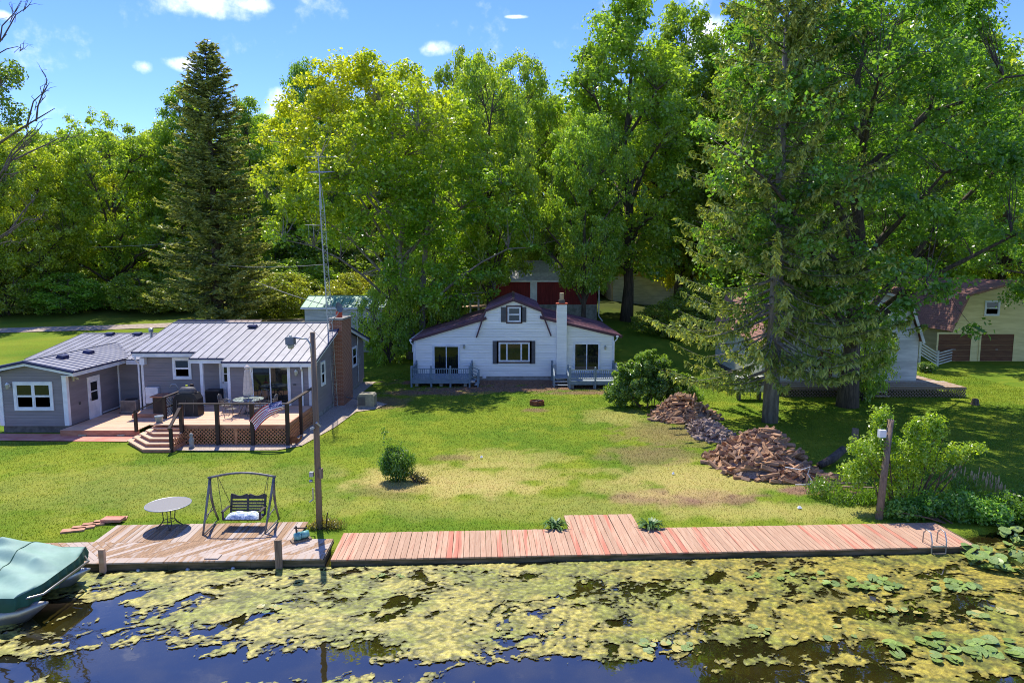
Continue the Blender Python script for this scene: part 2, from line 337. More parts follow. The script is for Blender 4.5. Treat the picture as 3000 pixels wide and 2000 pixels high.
# ---------------------------------------------------------------- ground, water
WATER_Z = -0.14
def dock_y(x): return 17.80 + .049 * (x + 4.97)      # front edge of the docks
def ground_h(x, y):
    x = np.asarray(x, float); y = np.asarray(y, float)
    left = 1 - sstep(10, 26, x)
    up = sstep(47, 58, y) * .75 + np.clip(y - 54, 0, 22) * .115 + np.clip(y - 76, 0, 200) * .03
    upr = np.clip(y - 58, 0, 40) * .07 + np.clip(y - 98, 0, 200) * .03
    h = up * left + upr * (1 - left)
    h = h + .05 * (fbm(x * .25, y * .25, 5) - .5)
    shore = dock_y(x) + .75 + np.where(x > 13, (x - 13) * .35, 0) + np.where(x < -12.5, (-12.5 - x) * -.05 + .9, 0)
    return h - 1.3 * (1 - sstep(-.35, .1, y - shore))
def gz(x, y): return float(ground_h(np.array([x]), np.array([y]))[0])
def lawn_mat():
    m = bpy.data.materials.new('lawn_grass'); m.use_nodes = True; t = m.node_tree; b = t.nodes['Principled BSDF']
    b.inputs['Roughness'].default_value = .85; b.inputs['Specular IOR Level'].default_value = .05
    at = N(t, 'ShaderNodeAttribute', attribute_name='Col'); tcn = N(t, 'ShaderNodeTexCoord')
    n1 = N(t, 'ShaderNodeTexNoise', i_Scale=9.0, i_Detail=8.0, i_Roughness=.75); t.links.new(tcn.outputs['Object'], n1.inputs['Vector'])
    hv = N(t, 'ShaderNodeHueSaturation'); t.links.new(at.outputs['Color'], hv.inputs['Color'])
    t.links.new(math_n(t, 'MULTIPLY_ADD', n1.outputs[0], .9, .55), hv.inputs['Value'])
    n2 = N(t, 'ShaderNodeTexNoise', i_Scale=2.3, i_Detail=4.0); t.links.new(tcn.outputs['Object'], n2.inputs['Vector'])
    t.links.new(math_n(t, 'MULTIPLY_ADD', n2.outputs[0], .05, .475), hv.inputs['Hue'])
    t.links.new(hv.outputs[0], b.inputs['Base Color'])
    n3 = N(t, 'ShaderNodeTexNoise', i_Scale=22.0, i_Detail=4.0); t.links.new(tcn.outputs['Object'], n3.inputs['Vector'])
    bp = N(t, 'ShaderNodeBump', i_Strength=.7, i_Distance=.05); t.links.new(n3.outputs[0], bp.inputs['Height']); t.links.new(bp.outputs[0], b.inputs['Normal'])
    return m
# worn places: pixel of the photograph, half size along and across (metres), straw or soil, weight
WORN = [((1500, 1120), 8.0, 1.5, 1, 1.3), ((1700, 1128), 4.0, 1.2, 1, 1.2), ((1340, 1400), 4.2, 2.0, 0, .75), ((1150, 1405), 1.9, 1.3, 0, .7), ((1430, 1430), 2.0, 1.0, 0, .7), ((1480, 1340), 3.0, 1.4, 0, .5),
        ((2010, 1455), 3.0, .9, 1, .9), ((2050, 1400), 3.5, 2.2, 0, .75), ((1900, 1330), 2.2, 1.6, 1, .5), ((1850, 1430), 2.5, 1.2, 0, .5),
        ((2420, 1435), 1.6, .6, 1, 1.2), ((2300, 1500), 4.5, .9, 0, .55), ((1330, 1340), 1.0, .5, 1, .5), ((1430, 1140), 5.0, 1.0, 1, .95), ((1560, 1135), 4.5, 1.0, 1, .8),
        ((1750, 1150), 4.0, .7, 1, .7), ((1250, 1150), 3.5, 1.0, 1, .8), ((1120, 1180), 1.6, 2.0, 1, .65), ((1135, 1440), 1.2, .9, 1, .35), ((1570, 1200), .9, .6, 1, .6),
        ((1980, 1270), 3.0, 2.5, 1, .5), ((1800, 1220), 1.6, 2, 0, .5), ((500, 1420), 8, 3, 0, .22), ((1600, 1480), 8, 1.2, 0, .3)]
def lawn_colour(x, y):
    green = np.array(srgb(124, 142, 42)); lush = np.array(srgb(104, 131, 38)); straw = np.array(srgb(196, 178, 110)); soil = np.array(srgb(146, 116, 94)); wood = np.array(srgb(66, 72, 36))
    f = sstep(.35, .68, fbm(x * .35, y * .35, 11))[:, None]
    c = green * f + lush * (1 - f)
    yel = np.array(srgb(150, 158, 52)); f = (sstep(.5, .72, fbm(x * .8 + 9, y * .8, 31)) * .5)[:, None]; c = c * (1 - f) + yel * f
    c = c * (.84 + .32 * fbm(x * 3.5, y * 3.5, 51, 4))[:, None]
    n1 = fbm(x * 1.3, y * 1.3, 21, 5); n2 = fbm(x * 2.1, y * 2.1, 41, 5)
    for (px, py), rx, ry, k, wgt in WORN:
        p = G(px, py); q = ((x - p.x) / rx) ** 2 + ((y - p.y) / ry) ** 2
        f = np.clip(sstep(.40, .62, (n1 if k == 0 else n2) + .32 * (1 - q) * (1 if k == 0 else 1.1)) * np.exp(-q * .55) * wgt * (1.0 if k == 0 else 1.25), 0, 1)[:, None]
        c = c * (1 - f) + (straw if k == 0 else soil) * f
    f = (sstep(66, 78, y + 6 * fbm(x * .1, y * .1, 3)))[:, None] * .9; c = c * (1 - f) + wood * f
    return c * .86
def make_ground():
    xs = np.concatenate([np.arange(-420, -60, 20.), np.arange(-60, -26, 2.), np.arange(-26, 34, .22), np.arange(34, 70, 2.), np.arange(70, 421, 20.)])
    ys = np.concatenate([np.arange(17.0, 50, .22), np.arange(50, 80, .8), np.arange(80, 140, 4.), np.arange(140, 620, 30.)])
    X, Y = np.meshgrid(xs, ys); x, y = X.ravel(), Y.ravel()
    V = np.stack([x, y, ground_h(x, y)], 1); nx = len(xs)
    i = (np.arange(len(ys) - 1)[:, None] * nx + np.arange(nx - 1)[None, :]).ravel()
    F = np.stack([i, i + 1, i + 1 + nx, i + nx], 1)
    me = np_mesh('lawn', V, F, lawn_mat(), True, lawn_colour(x, y))
    return tag(link('lawn', me), kind='structure')
lawn = make_ground()

def water_mat():
    m = bpy.data.materials.new('dark_lake_water'); m.use_nodes = True; t = m.node_tree; b = t.nodes['Principled BSDF']
    tcn = N(t, 'ShaderNodeTexCoord'); nz = N(t, 'ShaderNodeTexNoise', i_Scale=.7, i_Detail=4.0); t.links.new(tcn.outputs['Object'], nz.inputs['Vector'])
    t.links.new(mix_n(t, ramp_n(t, nz.outputs[0], .4, .65), srgb(34, 30, 12), srgb(52, 46, 14)), b.inputs['Base Color'])
    b.inputs['Roughness'].default_value = .02; b.inputs['IOR'].default_value = 1.75; b.inputs['Specular IOR Level'].default_value = 1.0
    n2 = N(t, 'ShaderNodeTexNoise', i_Scale=2.5, i_Detail=2.0); t.links.new(tcn.outputs['Object'], n2.inputs['Vector'])
    bp = N(t, 'ShaderNodeBump', i_Strength=.04, i_Distance=.05); t.links.new(n2.outputs[0], bp.inputs['Height']); t.links.new(bp.outputs[0], b.inputs['Normal'])
    return m
b = B(); b.add([(-420, -300, WATER_Z), (420, -300, WATER_Z), (420, 40, WATER_Z), (-420, 40, WATER_Z)], [(0, 1, 2, 3)])
tag(b.build('lake_water', water_mat()), kind='structure')
b = B(); b.add([(-420, -300, -1.6), (420, -300, -1.6), (420, 17.2, -1.35), (-420, 17.2, -1.35)], [(0, 1, 2, 3)])
tag(b.build('lake_bed', DIRT), kind='structure')

OPEN = [(330, 1850, 1.5, .4, .6), (520, 1950, 2.6, .55, .8), (860, 1965, 1.6, .45, .6), (230, 1950, 2.0, .8, .8), (380, 1735, .7, .22, .4), (560, 1750, .55, .2, .35), (700, 1830, .6, .25, .35),
        (160, 1790, 1.7, .5, .9), (60, 1900, .6, .3, -.5), (980, 1910, .5, .25, .35), (1150, 1960, .8, .2, .45), (1540, 1985, 2.0, .4, .95), (1800, 1960, 1.5, .45, .7), (1990, 1985, 2.0, .25, .5),
        (1790, 1710, 1.0, .28, .5), (1520, 1690, .4, .12, .4), (1840, 1830, .7, .2, .35), (2100, 1690, .6, .25, .3), (2240, 1905, 2.0, .3, .55), (2500, 1790, .9, .25, .4), (2450, 1900, .7, .3, .4), (2640, 1680, 1.2, .3, .3),
        (2700, 1810, 1.0, .3, .3), (2300, 1650, 1.5, .15, .3), (2850, 1760, .6, .5, .3), (2920, 1990, .8, .2, .4), (2600, 1990, 2.5, .12, .3), (2300, 1960, 1.2, .3, .35)]
def make_algae():
    st = .032; xs = np.arange(-16.5, 20, st); ys = np.arange(9.5, 19.4, st)
    X, Y = np.meshgrid(xs, ys)
    wx = X + .7 * (fbm(X * .9, Y * .9, 61, 3) - .5); wy = Y + .7 * (fbm(X * .9 + 5, Y * .9, 67, 3) - .5)
    sx, sy = wx * .80 + wy * .60, (-wx * .60 + wy * .80) * 2.1          # mats drawn out by the wind
    big = fbm(sx * .55, sy * .55, 71, 3); mid = fbm(sx * 1.9, sy * 1.9, 77, 4); small = fbm(wx * 6, wy * 8, 79, 3); fine = fbm(X * 13, Y * 15, 83, 3)
    m = .32 * big + .42 * mid + .26 * small + .24 * (fine - .5) - .415
    for px, py, rx, ry, wg in OPEN:
        p = G(px, py, WATER_Z); q = ((X - p.x) / rx) ** 2 + ((Y - p.y) / ry) ** 2; m = m - .30 * wg * np.exp(-q * .8)
    m = m - .22 * sstep(13.4, 12.0, Y) * (fbm(X * .4, Y * .6, 91) > .45)
    keep = (m > -.08) & (Y < dock_y(X) - .04 + np.where(X > 13.4, 1.5, 0) + np.where(X < -11.3, 1.2, 0))
    lump = vnoise(X * 17, Y * 19, 99)
    z = WATER_Z + .006 + .05 * np.clip(m, 0, .1) + .03 * lump * fine + .012 * vnoise(X * 26, Y * 30, 98)
    # colour of the mat itself: pale dried straw, gold, olive where it lies wet and thin
    pale, gold, olive, lime, dark = [np.array(srgb(*c)) for c in ((176, 166, 80), (162, 146, 48), (92, 94, 30), (118, 134, 44), (52, 54, 20))]
    gx = (sstep(-5, 9, X + 4 * (big - .5)) * .85)[..., None]; c = pale * (1 - gx) + gold * gx
    f = sstep(.48, .66, fbm(X * .8, Y * 1.2, 103))[..., None] * .6; c = c * (1 - f) + lime * f
    f = sstep(.58, .38, .5 * fbm(sx * 3.3, sy * 3.3, 107, 4) + .5 * small)[..., None] * .8; c = c * (1 - f) + olive * f
    f = sstep(.07, 0, m)[..., None] * .6; c = c * (1 - f) + dark * f
    c = c * (.5 + .85 * vnoise(X * 15, Y * 19, 111))[..., None] * (.52 + .7 * fine)[..., None]
    nx = len(xs); idx = np.arange(X.size).reshape(X.shape)
    cell = keep[:-1, :-1] & keep[1:, :-1] & keep[:-1, 1:] & keep[1:, 1:]
    i = idx[:-1, :-1][cell]; F = np.stack([i, i + 1, i + 1 + nx, i + nx], 1)
    used = np.unique(F); re = np.zeros(X.size, np.int64); re[used] = np.arange(len(used))
    V = np.stack([X, Y, z], -1).reshape(-1, 3)[used]
    mm = bpy.data.materials.new('floating_algae'); mm.use_nodes = True; t = mm.node_tree; bs = t.nodes['Principled BSDF']
    at = N(t, 'ShaderNodeAttribute', attribute_name='Col'); t.links.new(at.outputs['Color'], bs.inputs['Base Color']); bs.inputs['Roughness'].default_value = .55; bs.inputs['Specular IOR Level'].default_value = .4
    th = N(t, 'ShaderNodeAttribute', attribute_name='thin'); tcn = N(t, 'ShaderNodeTexCoord'); nz = N(t, 'ShaderNodeTexNoise', i_Scale=26.0, i_Detail=4.0, i_Roughness=.7); t.links.new(tcn.outputs['Object'], nz.inputs['Vector'])
    t.links.new(ramp_n(t, math_n(t, 'ADD', th.outputs['Fac'], math_n(t, 'MULTIPLY_ADD', nz.outputs[0], 1.5, -.75)), .38, .62), bs.inputs['Alpha'])
    n5 = N(t, 'ShaderNodeTexNoise', i_Scale=34.0, i_Detail=3.0); t.links.new(tcn.outputs['Object'], n5.inputs['Vector'])
    hv5 = N(t, 'ShaderNodeHueSaturation'); t.links.new(at.outputs['Color'], hv5.inputs['Color']); t.links.new(math_n(t, 'MULTIPLY_ADD', n5.outputs[0], 1.6, .2), hv5.inputs['Value']); t.links.new(hv5.outputs[0], bs.inputs['Base Color'])
    me = np_mesh('floating_algae', V, re[F], mm, False, c.reshape(-1, 3)[used])
    a_ = me.attributes.new('thin', 'FLOAT', 'POINT'); a_.data.foreach_set('value', sstep(-.08, .06, m).ravel()[used].astype(np.float32))
    return tag(link('floating_algae', me), 'golden mats of algae floating on the dark water', 'algae', kind='stuff')
make_algae()
# ================================================================ generic building parts
def poly_range(poly, z):
    """u-range of a convex polygon [(u,z)...] at height z"""
    us = []
    for (u0, z0), (u1, z1) in zip(poly, poly[1:] + poly[:1]):
        if (z0 - z) * (z1 - z) <= 0 and abs(z1 - z0) > 1e-9: us.append(u0 + (u1 - u0) * (z - z0) / (z1 - z0))
        elif abs(z1 - z0) <= 1e-9 and abs(z - z0) < 1e-6: us += [u0, u1]
    return (min(us), max(us)) if us else None
def siding(name, parent, poly, origin, udir, out, m, pitch=.135, lap=.026, slot=.02):
    """lapped boards over a convex wall outline (u, z); each course stands proud at its bottom edge"""
    b = B(); o, ud, od = Vector(origin), Vector(udir).normalized(), Vector(out).normalized()
    z0, z1 = min(p[1] for p in poly), max(p[1] for p in poly)
    P = lambda u, z, d: Vector((o.x, o.y, 0)) + ud * u + od * d + Vector((0, 0, z))
    knots = sorted(set(p[1] for p in poly))
    z = z0
    while z < z1 - .004:
        nxt = min(z + pitch, z1); t = max(z + .02, nxt - slot)
        cuts = [z] + [k for k in knots if z + .003 < k < t - .003] + [t]
        for i in range(len(cuts) - 1):
            a, c = poly_range(poly, cuts[i] + 1e-5), poly_range(poly, cuts[i + 1] - 1e-5)
            if not a or not c: continue
            d0 = lap * (1 - .5 * (cuts[i] - z) / pitch); d1 = lap * (1 - .5 * (cuts[i + 1] - z) / pitch)
            b.add([P(a[0], cuts[i], d0), P(a[1], cuts[i], d0), P(c[1], cuts[i + 1], d1), P(c[0], cuts[i + 1], d1)], [(0, 1, 2, 3)])
            if i == 0: b.add([P(a[0], z, 0), P(a[1], z, 0), P(a[1], z, lap), P(a[0], z, lap)], [(0, 1, 2, 3)])
        z = nxt
    return b.build(name, m, parent, kind='stuff')
def wall_body(name, parent, poly, origin, udir, depth_vec, m):
    o, ud = Vector(origin), Vector(udir).normalized()
    return B().prism([Vector((o.x, o.y, 0)) + ud * u + Vector((0, 0, z)) for u, z in poly], depth_vec).build(name, m, parent)
class Face:
    """a wall plane: origin, u direction, outward direction; makes framed windows and doors standing on it"""
    def __init__(s, origin, udir, out): s.o, s.u, s.n = Vector(origin), Vector(udir).normalized(), Vector(out).normalized()
    def p(s, u, z, d): return Vector((s.o.x, s.o.y, 0)) + s.u * u + s.n * d + Vector((0, 0, z))
    def slab(s, b, u0, u1, z0, z1, d0, d1):
        return b.add([s.p(u0, z0, d0), s.p(u1, z0, d0), s.p(u1, z1, d0), s.p(u0, z1, d0), s.p(u0, z0, d1), s.p(u1, z0, d1), s.p(u1, z1, d1), s.p(u0, z1, d1)],
                     [(0, 1, 2, 3), (7, 6, 5, 4), (0, 4, 5, 1), (1, 5, 6, 2), (2, 6, 7, 3), (3, 7, 4, 0)])
    def ring(s, b, u0, u1, z0, z1, t, d0, d1):
        s.slab(b, u0, u0 + t, z0, z1, d0, d1); s.slab(b, u1 - t, u1, z0, z1, d0, d1)
        s.slab(b, u0 + t, u1 - t, z0, z0 + t, d0, d1); s.slab(b, u0 + t, u1 - t, z1 - t, z1, d0, d1); return b
    def window(s, parent, u0, u1, z0, z1, cols=1, double=True, t=.11, m=None, glass=None, name='window', sash=.045, base=.026):
        m = m or WHITE; glass = glass or GLASS
        w_ = s.ring(B(), u0, u1, z0, z1, t, base, .075).build(name, m, parent)
        iu = (u1 - u0 - 2 * t) / cols
        for c in range(cols):
            a, e = u0 + t + c * iu, u0 + t + (c + 1) * iu
            if c: s.slab(B(), a - .03, a + .03, z0 + t, z1 - t, base, .07).build('mullion', m, w_)
            a2, e2 = a + (.032 if c else .002), e - (.032 if c < cols - 1 else .002)
            zz = [(z0 + t + .002, (z0 + z1) / 2 - .001), ((z0 + z1) / 2 + .001, z1 - t - .002)] if double else [(z0 + t + .002, z1 - t - .002)]
            for k, (q0, q1) in enumerate(zz):
                d = .03 if k == 0 else .045
                sh = s.ring(B(), a2, e2, q0, q1, sash, base, d + .018).build('sash', m, w_)
                s.slab(B(), a2 + sash, e2 - sash, q0 + sash, q1 - sash, base + .004, d).build('pane', glass, w_)
        return w_
    def door(s, parent, u0, u1, z0, z1, m=None, t=.10, glass=None, win=(.5, .92)):
        m = m or WHITE
        f = s.ring(B(), u0, u1, z0 - t, z1, t, .026, .07).build('door_frame', m, parent)
        d = s.slab(B(), u0 + t + .002, u1 - t - .002, z0 + .005, z1 - t - .002, .026, .045).build('door', m, parent)
        h = z1 - z0 - t; q0, q1 = z0 + h * win[0], z0 + h * win[1]; mid = (q0 + q1) / 2
        s.slab(B(), u0 + t + .14, u1 - t - .14, mid + .03, q1, .046, .052).build('pane', glass or GLASS, d)
        s.slab(B(), u0 + t + .14, u1 - t - .14, q0, mid - .03, .046, .052).build('pane', glass or GLASS, d)
        s.slab(B(), u0 + t + .05, u0 + t + .09, z0 + h * .44, z0 + h * .5, .046, .09).build('handle', STEEL, d)
        return d
    def slider(s, parent, u0, u1, z0, z1, m=None, glass=(None, None), base=.028):
        m = m or WHITE; t = .09; mid = (u0 + u1) / 2
        f = s.ring(B(), u0, u1, z0, z1, t, base, base + .06).build('sliding_door', m, parent)
        for k, (a, e) in enumerate(((u0 + t + .002, mid + .02), (mid - .02, u1 - t - .002))):
            d = base + .026 + .022 * k
            s.ring(B(), a, e, z0 + t + .002, z1 - t - .002, .055, d - .02, d).build('sash', m, f)
            s.slab(B(), a + .056, e - .056, z0 + t + .058, z1 - t - .058, d - .016, d - .008).build('pane', glass[k] or GLASS, f)
        s.slab(B(), mid + .03, mid + .05, z0 + .95, z0 + 1.2, base + .049, base + .07).build('handle', FRAME_DARK, f)
        return f
def roof_panels(parent, A, Bp, C, D, m, width=.48, th=.03, rib=.035, name='roof_panel', trim=None):
    """standing-seam panels on the roof plane A (eave left) Bp (eave right) C (ridge right) D (ridge left); one object each"""
    A, Bp, C, D = map(Vector, (A, Bp, C, D)); n = max(1, round((Bp - A).length / width)); nn = (Bp - A).cross(D - A).normalized()
    if nn.z < 0: nn = -nn
    ud = (Bp - A).normalized()
    share = ((Bp - A) - (C - D)).length < 1e-3; me = None
    for i in range(n):
        a, b_ = A.lerp(Bp, i / n), A.lerp(Bp, (i + 1) / n); d, c = D.lerp(C, i / n), D.lerp(C, (i + 1) / n)
        if share and me is not None:
            o = link(name, me, parent, (Bp - A) / n * i); continue
        mb = B(); g = ud * .004
        mb.prism([a + g, b_, c, d + g], nn * th)
        e1, e2 = a + nn * th, d + nn * th
        mb.add([e1 + g, e1 + g + ud * .05, e1 + g + ud * .025 + nn * rib, e2 + g, e2 + g + ud * .05, e2 + g + ud * .025 + nn * rib],
               [(0, 2, 1), (3, 4, 5), (0, 3, 5, 2), (2, 5, 4, 1)])
        o = mb.build(name, m, parent)
        if share: me = o.data
def plank_run(parent, name, m, p0, along, length_dir, n, wd, L, th=.04, gap=.010, jitter=.012, rng=random):
    """n alike planks side by side from p0 along 'along', each L long; meshes shared, a little unevenly set"""
    al, ld = Vector(along).normalized(), Vector(length_dir).normalized(); up = Vector((0, 0, 1))
    me = MB().prism([al * (gap / 2), al * (wd - gap / 2), al * (wd - gap / 2) + ld * L, al * (gap / 2) + ld * L], -up * th).mesh(name, m)
    base = Vector(p0) - root_loc(parent)
    for i in range(n):
        o = link(name, me, parent, base + al * (wd * i) + ld * rng.uniform(-jitter, jitter) + up * rng.uniform(-.004, .004))
def clip_poly(poly, rect):
    x0, x1, y0, y1 = rect
    def cut(P, f):
        out = []
        for a, b_ in zip(P, P[1:] + P[:1]):
            fa, fb = f(a), f(b_)
            if fa >= 0: out.append(a)
            if fa * fb < 0: t = fa / (fa - fb); out.append((a[0] + (b_[0] - a[0]) * t, a[1] + (b_[1] - a[1]) * t))
        return out
    for f in (lambda p: p[0] - x0, lambda p: x1 - p[0], lambda p: p[1] - y0, lambda p: y1 - p[1]):
        poly = cut(poly, f)
        if len(poly) < 3: return None
    return poly
def lattice(name, parent, m, p0, udir, L, z0, z1, step=.115, wd=.035, th=.012):
    """crossing diagonal slats clipped to a rectangle, framed"""
    b = B(); p0, u = Vector(p0), Vector(udir).normalized(); n = u.cross(Vector((0, 0, 1))); H = z1 - z0
    for sgn, dd in ((1, 0), (-1, th)):
        s = -H - .2
        while s < L + H + .2:
            h = wd * .7
            quad = [(s - h, 0), (s + h, 0), (s + h + H * sgn, H), (s - h + H * sgn, H)]
            q = clip_poly(quad, (0, L, 0, H))
            if q: b.prism([p0 + u * a + n * dd + Vector((0, 0, z0 + c)) for a, c in q], n * th)
            s += step * 1.414
    return b.build(name, m, parent, kind='stuff')
def lantern(parent, p, out=(0, -1, 0), m=None):
    p, o = Vector(p), Vector(out)
    q = p + o * .14
    l = B().bar(p, p + o * .03, .11, .16).bar(p + Vector((0, 0, .06)), q + Vector((0, 0, .13)), .025).build('wall_lantern', m or WHITE, parent)
    B().lathe([(.03, -.16), (.055, -.14), (.075, .04), (.075, .05)], q, 8).build('glass', BLINDS, l)
    B().lathe([(.095, .051), (.06, .10), (.012, .16)], q, 8).build('cap', m or WHITE, l)

# ================================================================ docks
DZ = .06
DU = Vector((1, .049, 0)).normalized(); DV = Vector((-.049, 1, 0)).normalized()
def dp(x, v, z=DZ): return Vector((x, dock_y(x), z)) + DV * v
rng = random.Random(11)
rd = thing('boardwalk_dock', 'long narrow dock of flaking salmon red planks along the lake edge', 'dock', dp(-4.95, 0, 0))
PW = .157
n_all = int(18.35 / PW)
for i in range(n_all):
    x = -4.95 + i * PW
    bump = 1.68 < x < 3.92
    key = 'long' if bump else 'short'
    L = 2.98 if bump else (1.86 if x < 1.7 else 1.80)
    mname = 'dock_plank_' + key + ('' if x < 1.7 else 'r')
    me = bpy.data.meshes.get(mname)
    if me is None:
        me = MB().prism([DU * .005, DU * (PW - .006), DU * (PW - .006) + DV * L, DU * .005 + DV * L], (0, 0, -.04)).mesh(mname, RED_DOCK)
    o = link('plank', me, rd, dp(x, rng.uniform(-.012, .006)) - root_loc(rd) + Vector((0, 0, rng.uniform(-.004, .004))))
    o.rotation_euler = (0, 0, rng.uniform(-.0035, .0035))
for x0, x1 in ((-4.94, 1.1), (1.105, 7.3), (7.305, 13.4)):
    B().prism([dp(x0, .03, -.22), dp(x1, .03, -.22), dp(x1, .03, DZ - .045), dp(x0, .03, DZ - .045)], DV * .045).build('fascia_board', DOCK_FASCIA, rd)
for x in (-4.9, 13.36): B().prism([dp(x, .08, -.22), dp(x, 1.8, -.22), dp(x, 1.8, DZ - .045), dp(x, .08, DZ - .045)], DU * .04).build('end_board', DOCK_FASCIA, rd)
for x in (-3, 1, 5, 9, 13): B().tube([dp(x, .25, -1.4), dp(x, .25, -.05)], .07, 8).build('pile', POST_GREY, rd)
for j in (.35, 1.0, 1.6): B().bar(dp(-4.9, j, -.045), dp(13.3, j, -.045), .05, .11).build('joist', DOCK_FASCIA, rd)

LZ = .10
ld = thing('platform_dock', 'wide weathered brown plank platform dock with diagonal boards', 'dock', dp(-9, 0, 0))
plank_run(ld, 'plank', OLD_DECK, dp(-12.0, 1.36, LZ), DU, DV, 37, .157, 1.36, rng=rng)
def diag(x0, x1, v0, v1, sgn, wd=.15):
    s = x0 - 4
    while s < x1 + 4:
        h = (v1 - v0)
        q = [(s, v0), (s + wd * 1.35, v0), (s + wd * 1.35 + sgn * h, v1), (s + sgn * h, v1)]
        q = clip_poly(q, (x0, x1, v0, v1))
        if q and len(q) >= 3:
            c = dp(q[0][0], q[0][1], LZ)
            B().prism([dp(a, e, LZ + rng.uniform(-.003, .003)) for a, e in q], (0, 0, -.04)).build('plank', OLD_DECK, ld)
        s += wd * 1.414
diag(-11.28, -5.15, .30, 1.352, 1)
diag(-13.7, -11.29, .0, 1.45, -1)
x = -11.28
for L in (1.9, 1.35, 1.7, 1.18):
    B().prism([dp(x, -.01, LZ + .004), dp(x + L - .008, -.01, LZ + .004), dp(x + L - .008, .292, LZ + .004), dp(x, .292, LZ + .004)], (0, 0, -.04)).build('edge_plank', OLD_DECK, ld); x += L
for x0, x1 in ((-13.7, -9.3), (-9.295, -7.1), (-7.095, -5.12)):
    B().prism([dp(x0, .02, -.24), dp(x1, .02, -.24), dp(x1, .02, LZ - .045), dp(x0, .02, LZ - .045)], DV * .045).build('fascia_board', DOCK_FASCIA, ld)
for x in (-10.05, -8.75, -7.55, -6.3): B().lathe([(.04, 0), (.06, .02), (.05, .05), (.025, .07)], dp(x, -.03, -.14), 8).build('cleat', STEEL, ld)
B().prism([dp(-5.16, .08, -.22), dp(-5.16, 1.35, -.22), dp(-5.16, 1.35, LZ - .045), dp(-5.16, .08, LZ - .045)], DU * .03).build('end_board', DOCK_FASCIA, ld)
B().box(-8.35, -7.98, 17.72, 18.0, LZ + .008, LZ + .04).build('loose_board', OLD_DECK, ld)
for i, (px, y0, h, m, sx) in enumerate(((308, 1673, .62, DECK_RED, .14), (815, 1672, .78, POST_GREY, .17))):
    p = G(px, y0, WATER_Z); yy = dock_y(p.x) - .07
    b = B(); b.bar((p.x, yy, -1.4), (p.x + (.0 if i == 0 else -.02), yy, h - .1), sx, .10, up=(0, 1, 0))
    tag(b.build('mooring_post', m), ['short reddish square mooring post at the platform edge by the covered boat', 'grey square mooring post at the platform edge in front of the swing'][i], 'post')
# stone edging of the small bed behind the boat
for i, (px, py) in enumerate(((215, 1555), (245, 1546), (275, 1537), (308, 1529), (340, 1522))):
    p = G(px, py); q = p + Vector((.62, .16, 0))
    b = B(); b.bar((p.x - .30, p.y - .10, .02), (p.x + .30, p.y + .1, .02), .26, .07)
    tag(b.build('stone_slab', PAVER), 'tan stone slab in the row edging the bed behind the boat', 'slab', 'stone slabs edging the small bed')
p = G(333, 1530); tag(B().box(p.x - .32, p.x + .3, p.y - .16, p.y + .16, .07, .15).build('red_slab', BRICKRED), 'dark red slab lying at the end of the tan edging stones', 'slab')

# swim ladder at the right end of the boardwalk
lx = 11.9
la = thing('dock_ladder', 'small metal swim ladder hooked over the shaded end of the red dock', 'ladder', dp(lx, 0, DZ))
for s in (0, .42):
    c = dp(lx + s, 0, 0)
    B().tube([c + Vector((0, -.07, -.5)), c + Vector((0, -.07, .25)), c + Vector((0, .02, .48)), c + Vector((0, .22, .5)), c + Vector((0, .34, .36)), c + Vector((0, .36, DZ))], .018, 8).build('rail', STEEL, la, True)
for z in (-.35, -.1, .10): B().bar(dp(lx + .02, -.075, z), dp(lx + .40, -.075, z), .09, .03).build('rung', ALU, la)

# ================================================================ covered pontoon boat
BOAT_DX = -.38
bt = thing('pontoon_boat', 'moored pontoon boat under a pale green tarp at the left edge', 'boat', (-13.4, 15.9, WATER_Z))
def pontoon(y0, xb):
    b = B(); pts, rad = [], []
    for t in np.linspace(0, 1, 14):
        x = -17.5 + (xb + 17.5) * t; k = max(0, (t - .80) / .20)
        pts.append((x, y0, WATER_Z + .10 + .34 * k ** 2)); rad.append(.34 * (1 - k ** 2.2) + .02)
    return b.tube(pts, rad, 14).build('pontoon', ALU, bt, True)
pontoon(15.0, -10.35); pontoon(16.75, -10.45)
B().box(-17.5, -11.0, 14.75, 17.0, .42, .50).build('deck_platform', ALU, bt)
B().tube([(-11.6, 14.66, .52), (-10.75, 14.72, .50), (-10.45, 15.0, .50), (-10.45, 16.7, .52), (-10.75, 17.0, .54), (-12, 17.06, .56)], .03, 8).build('bow_rail', ALU, bt, True)
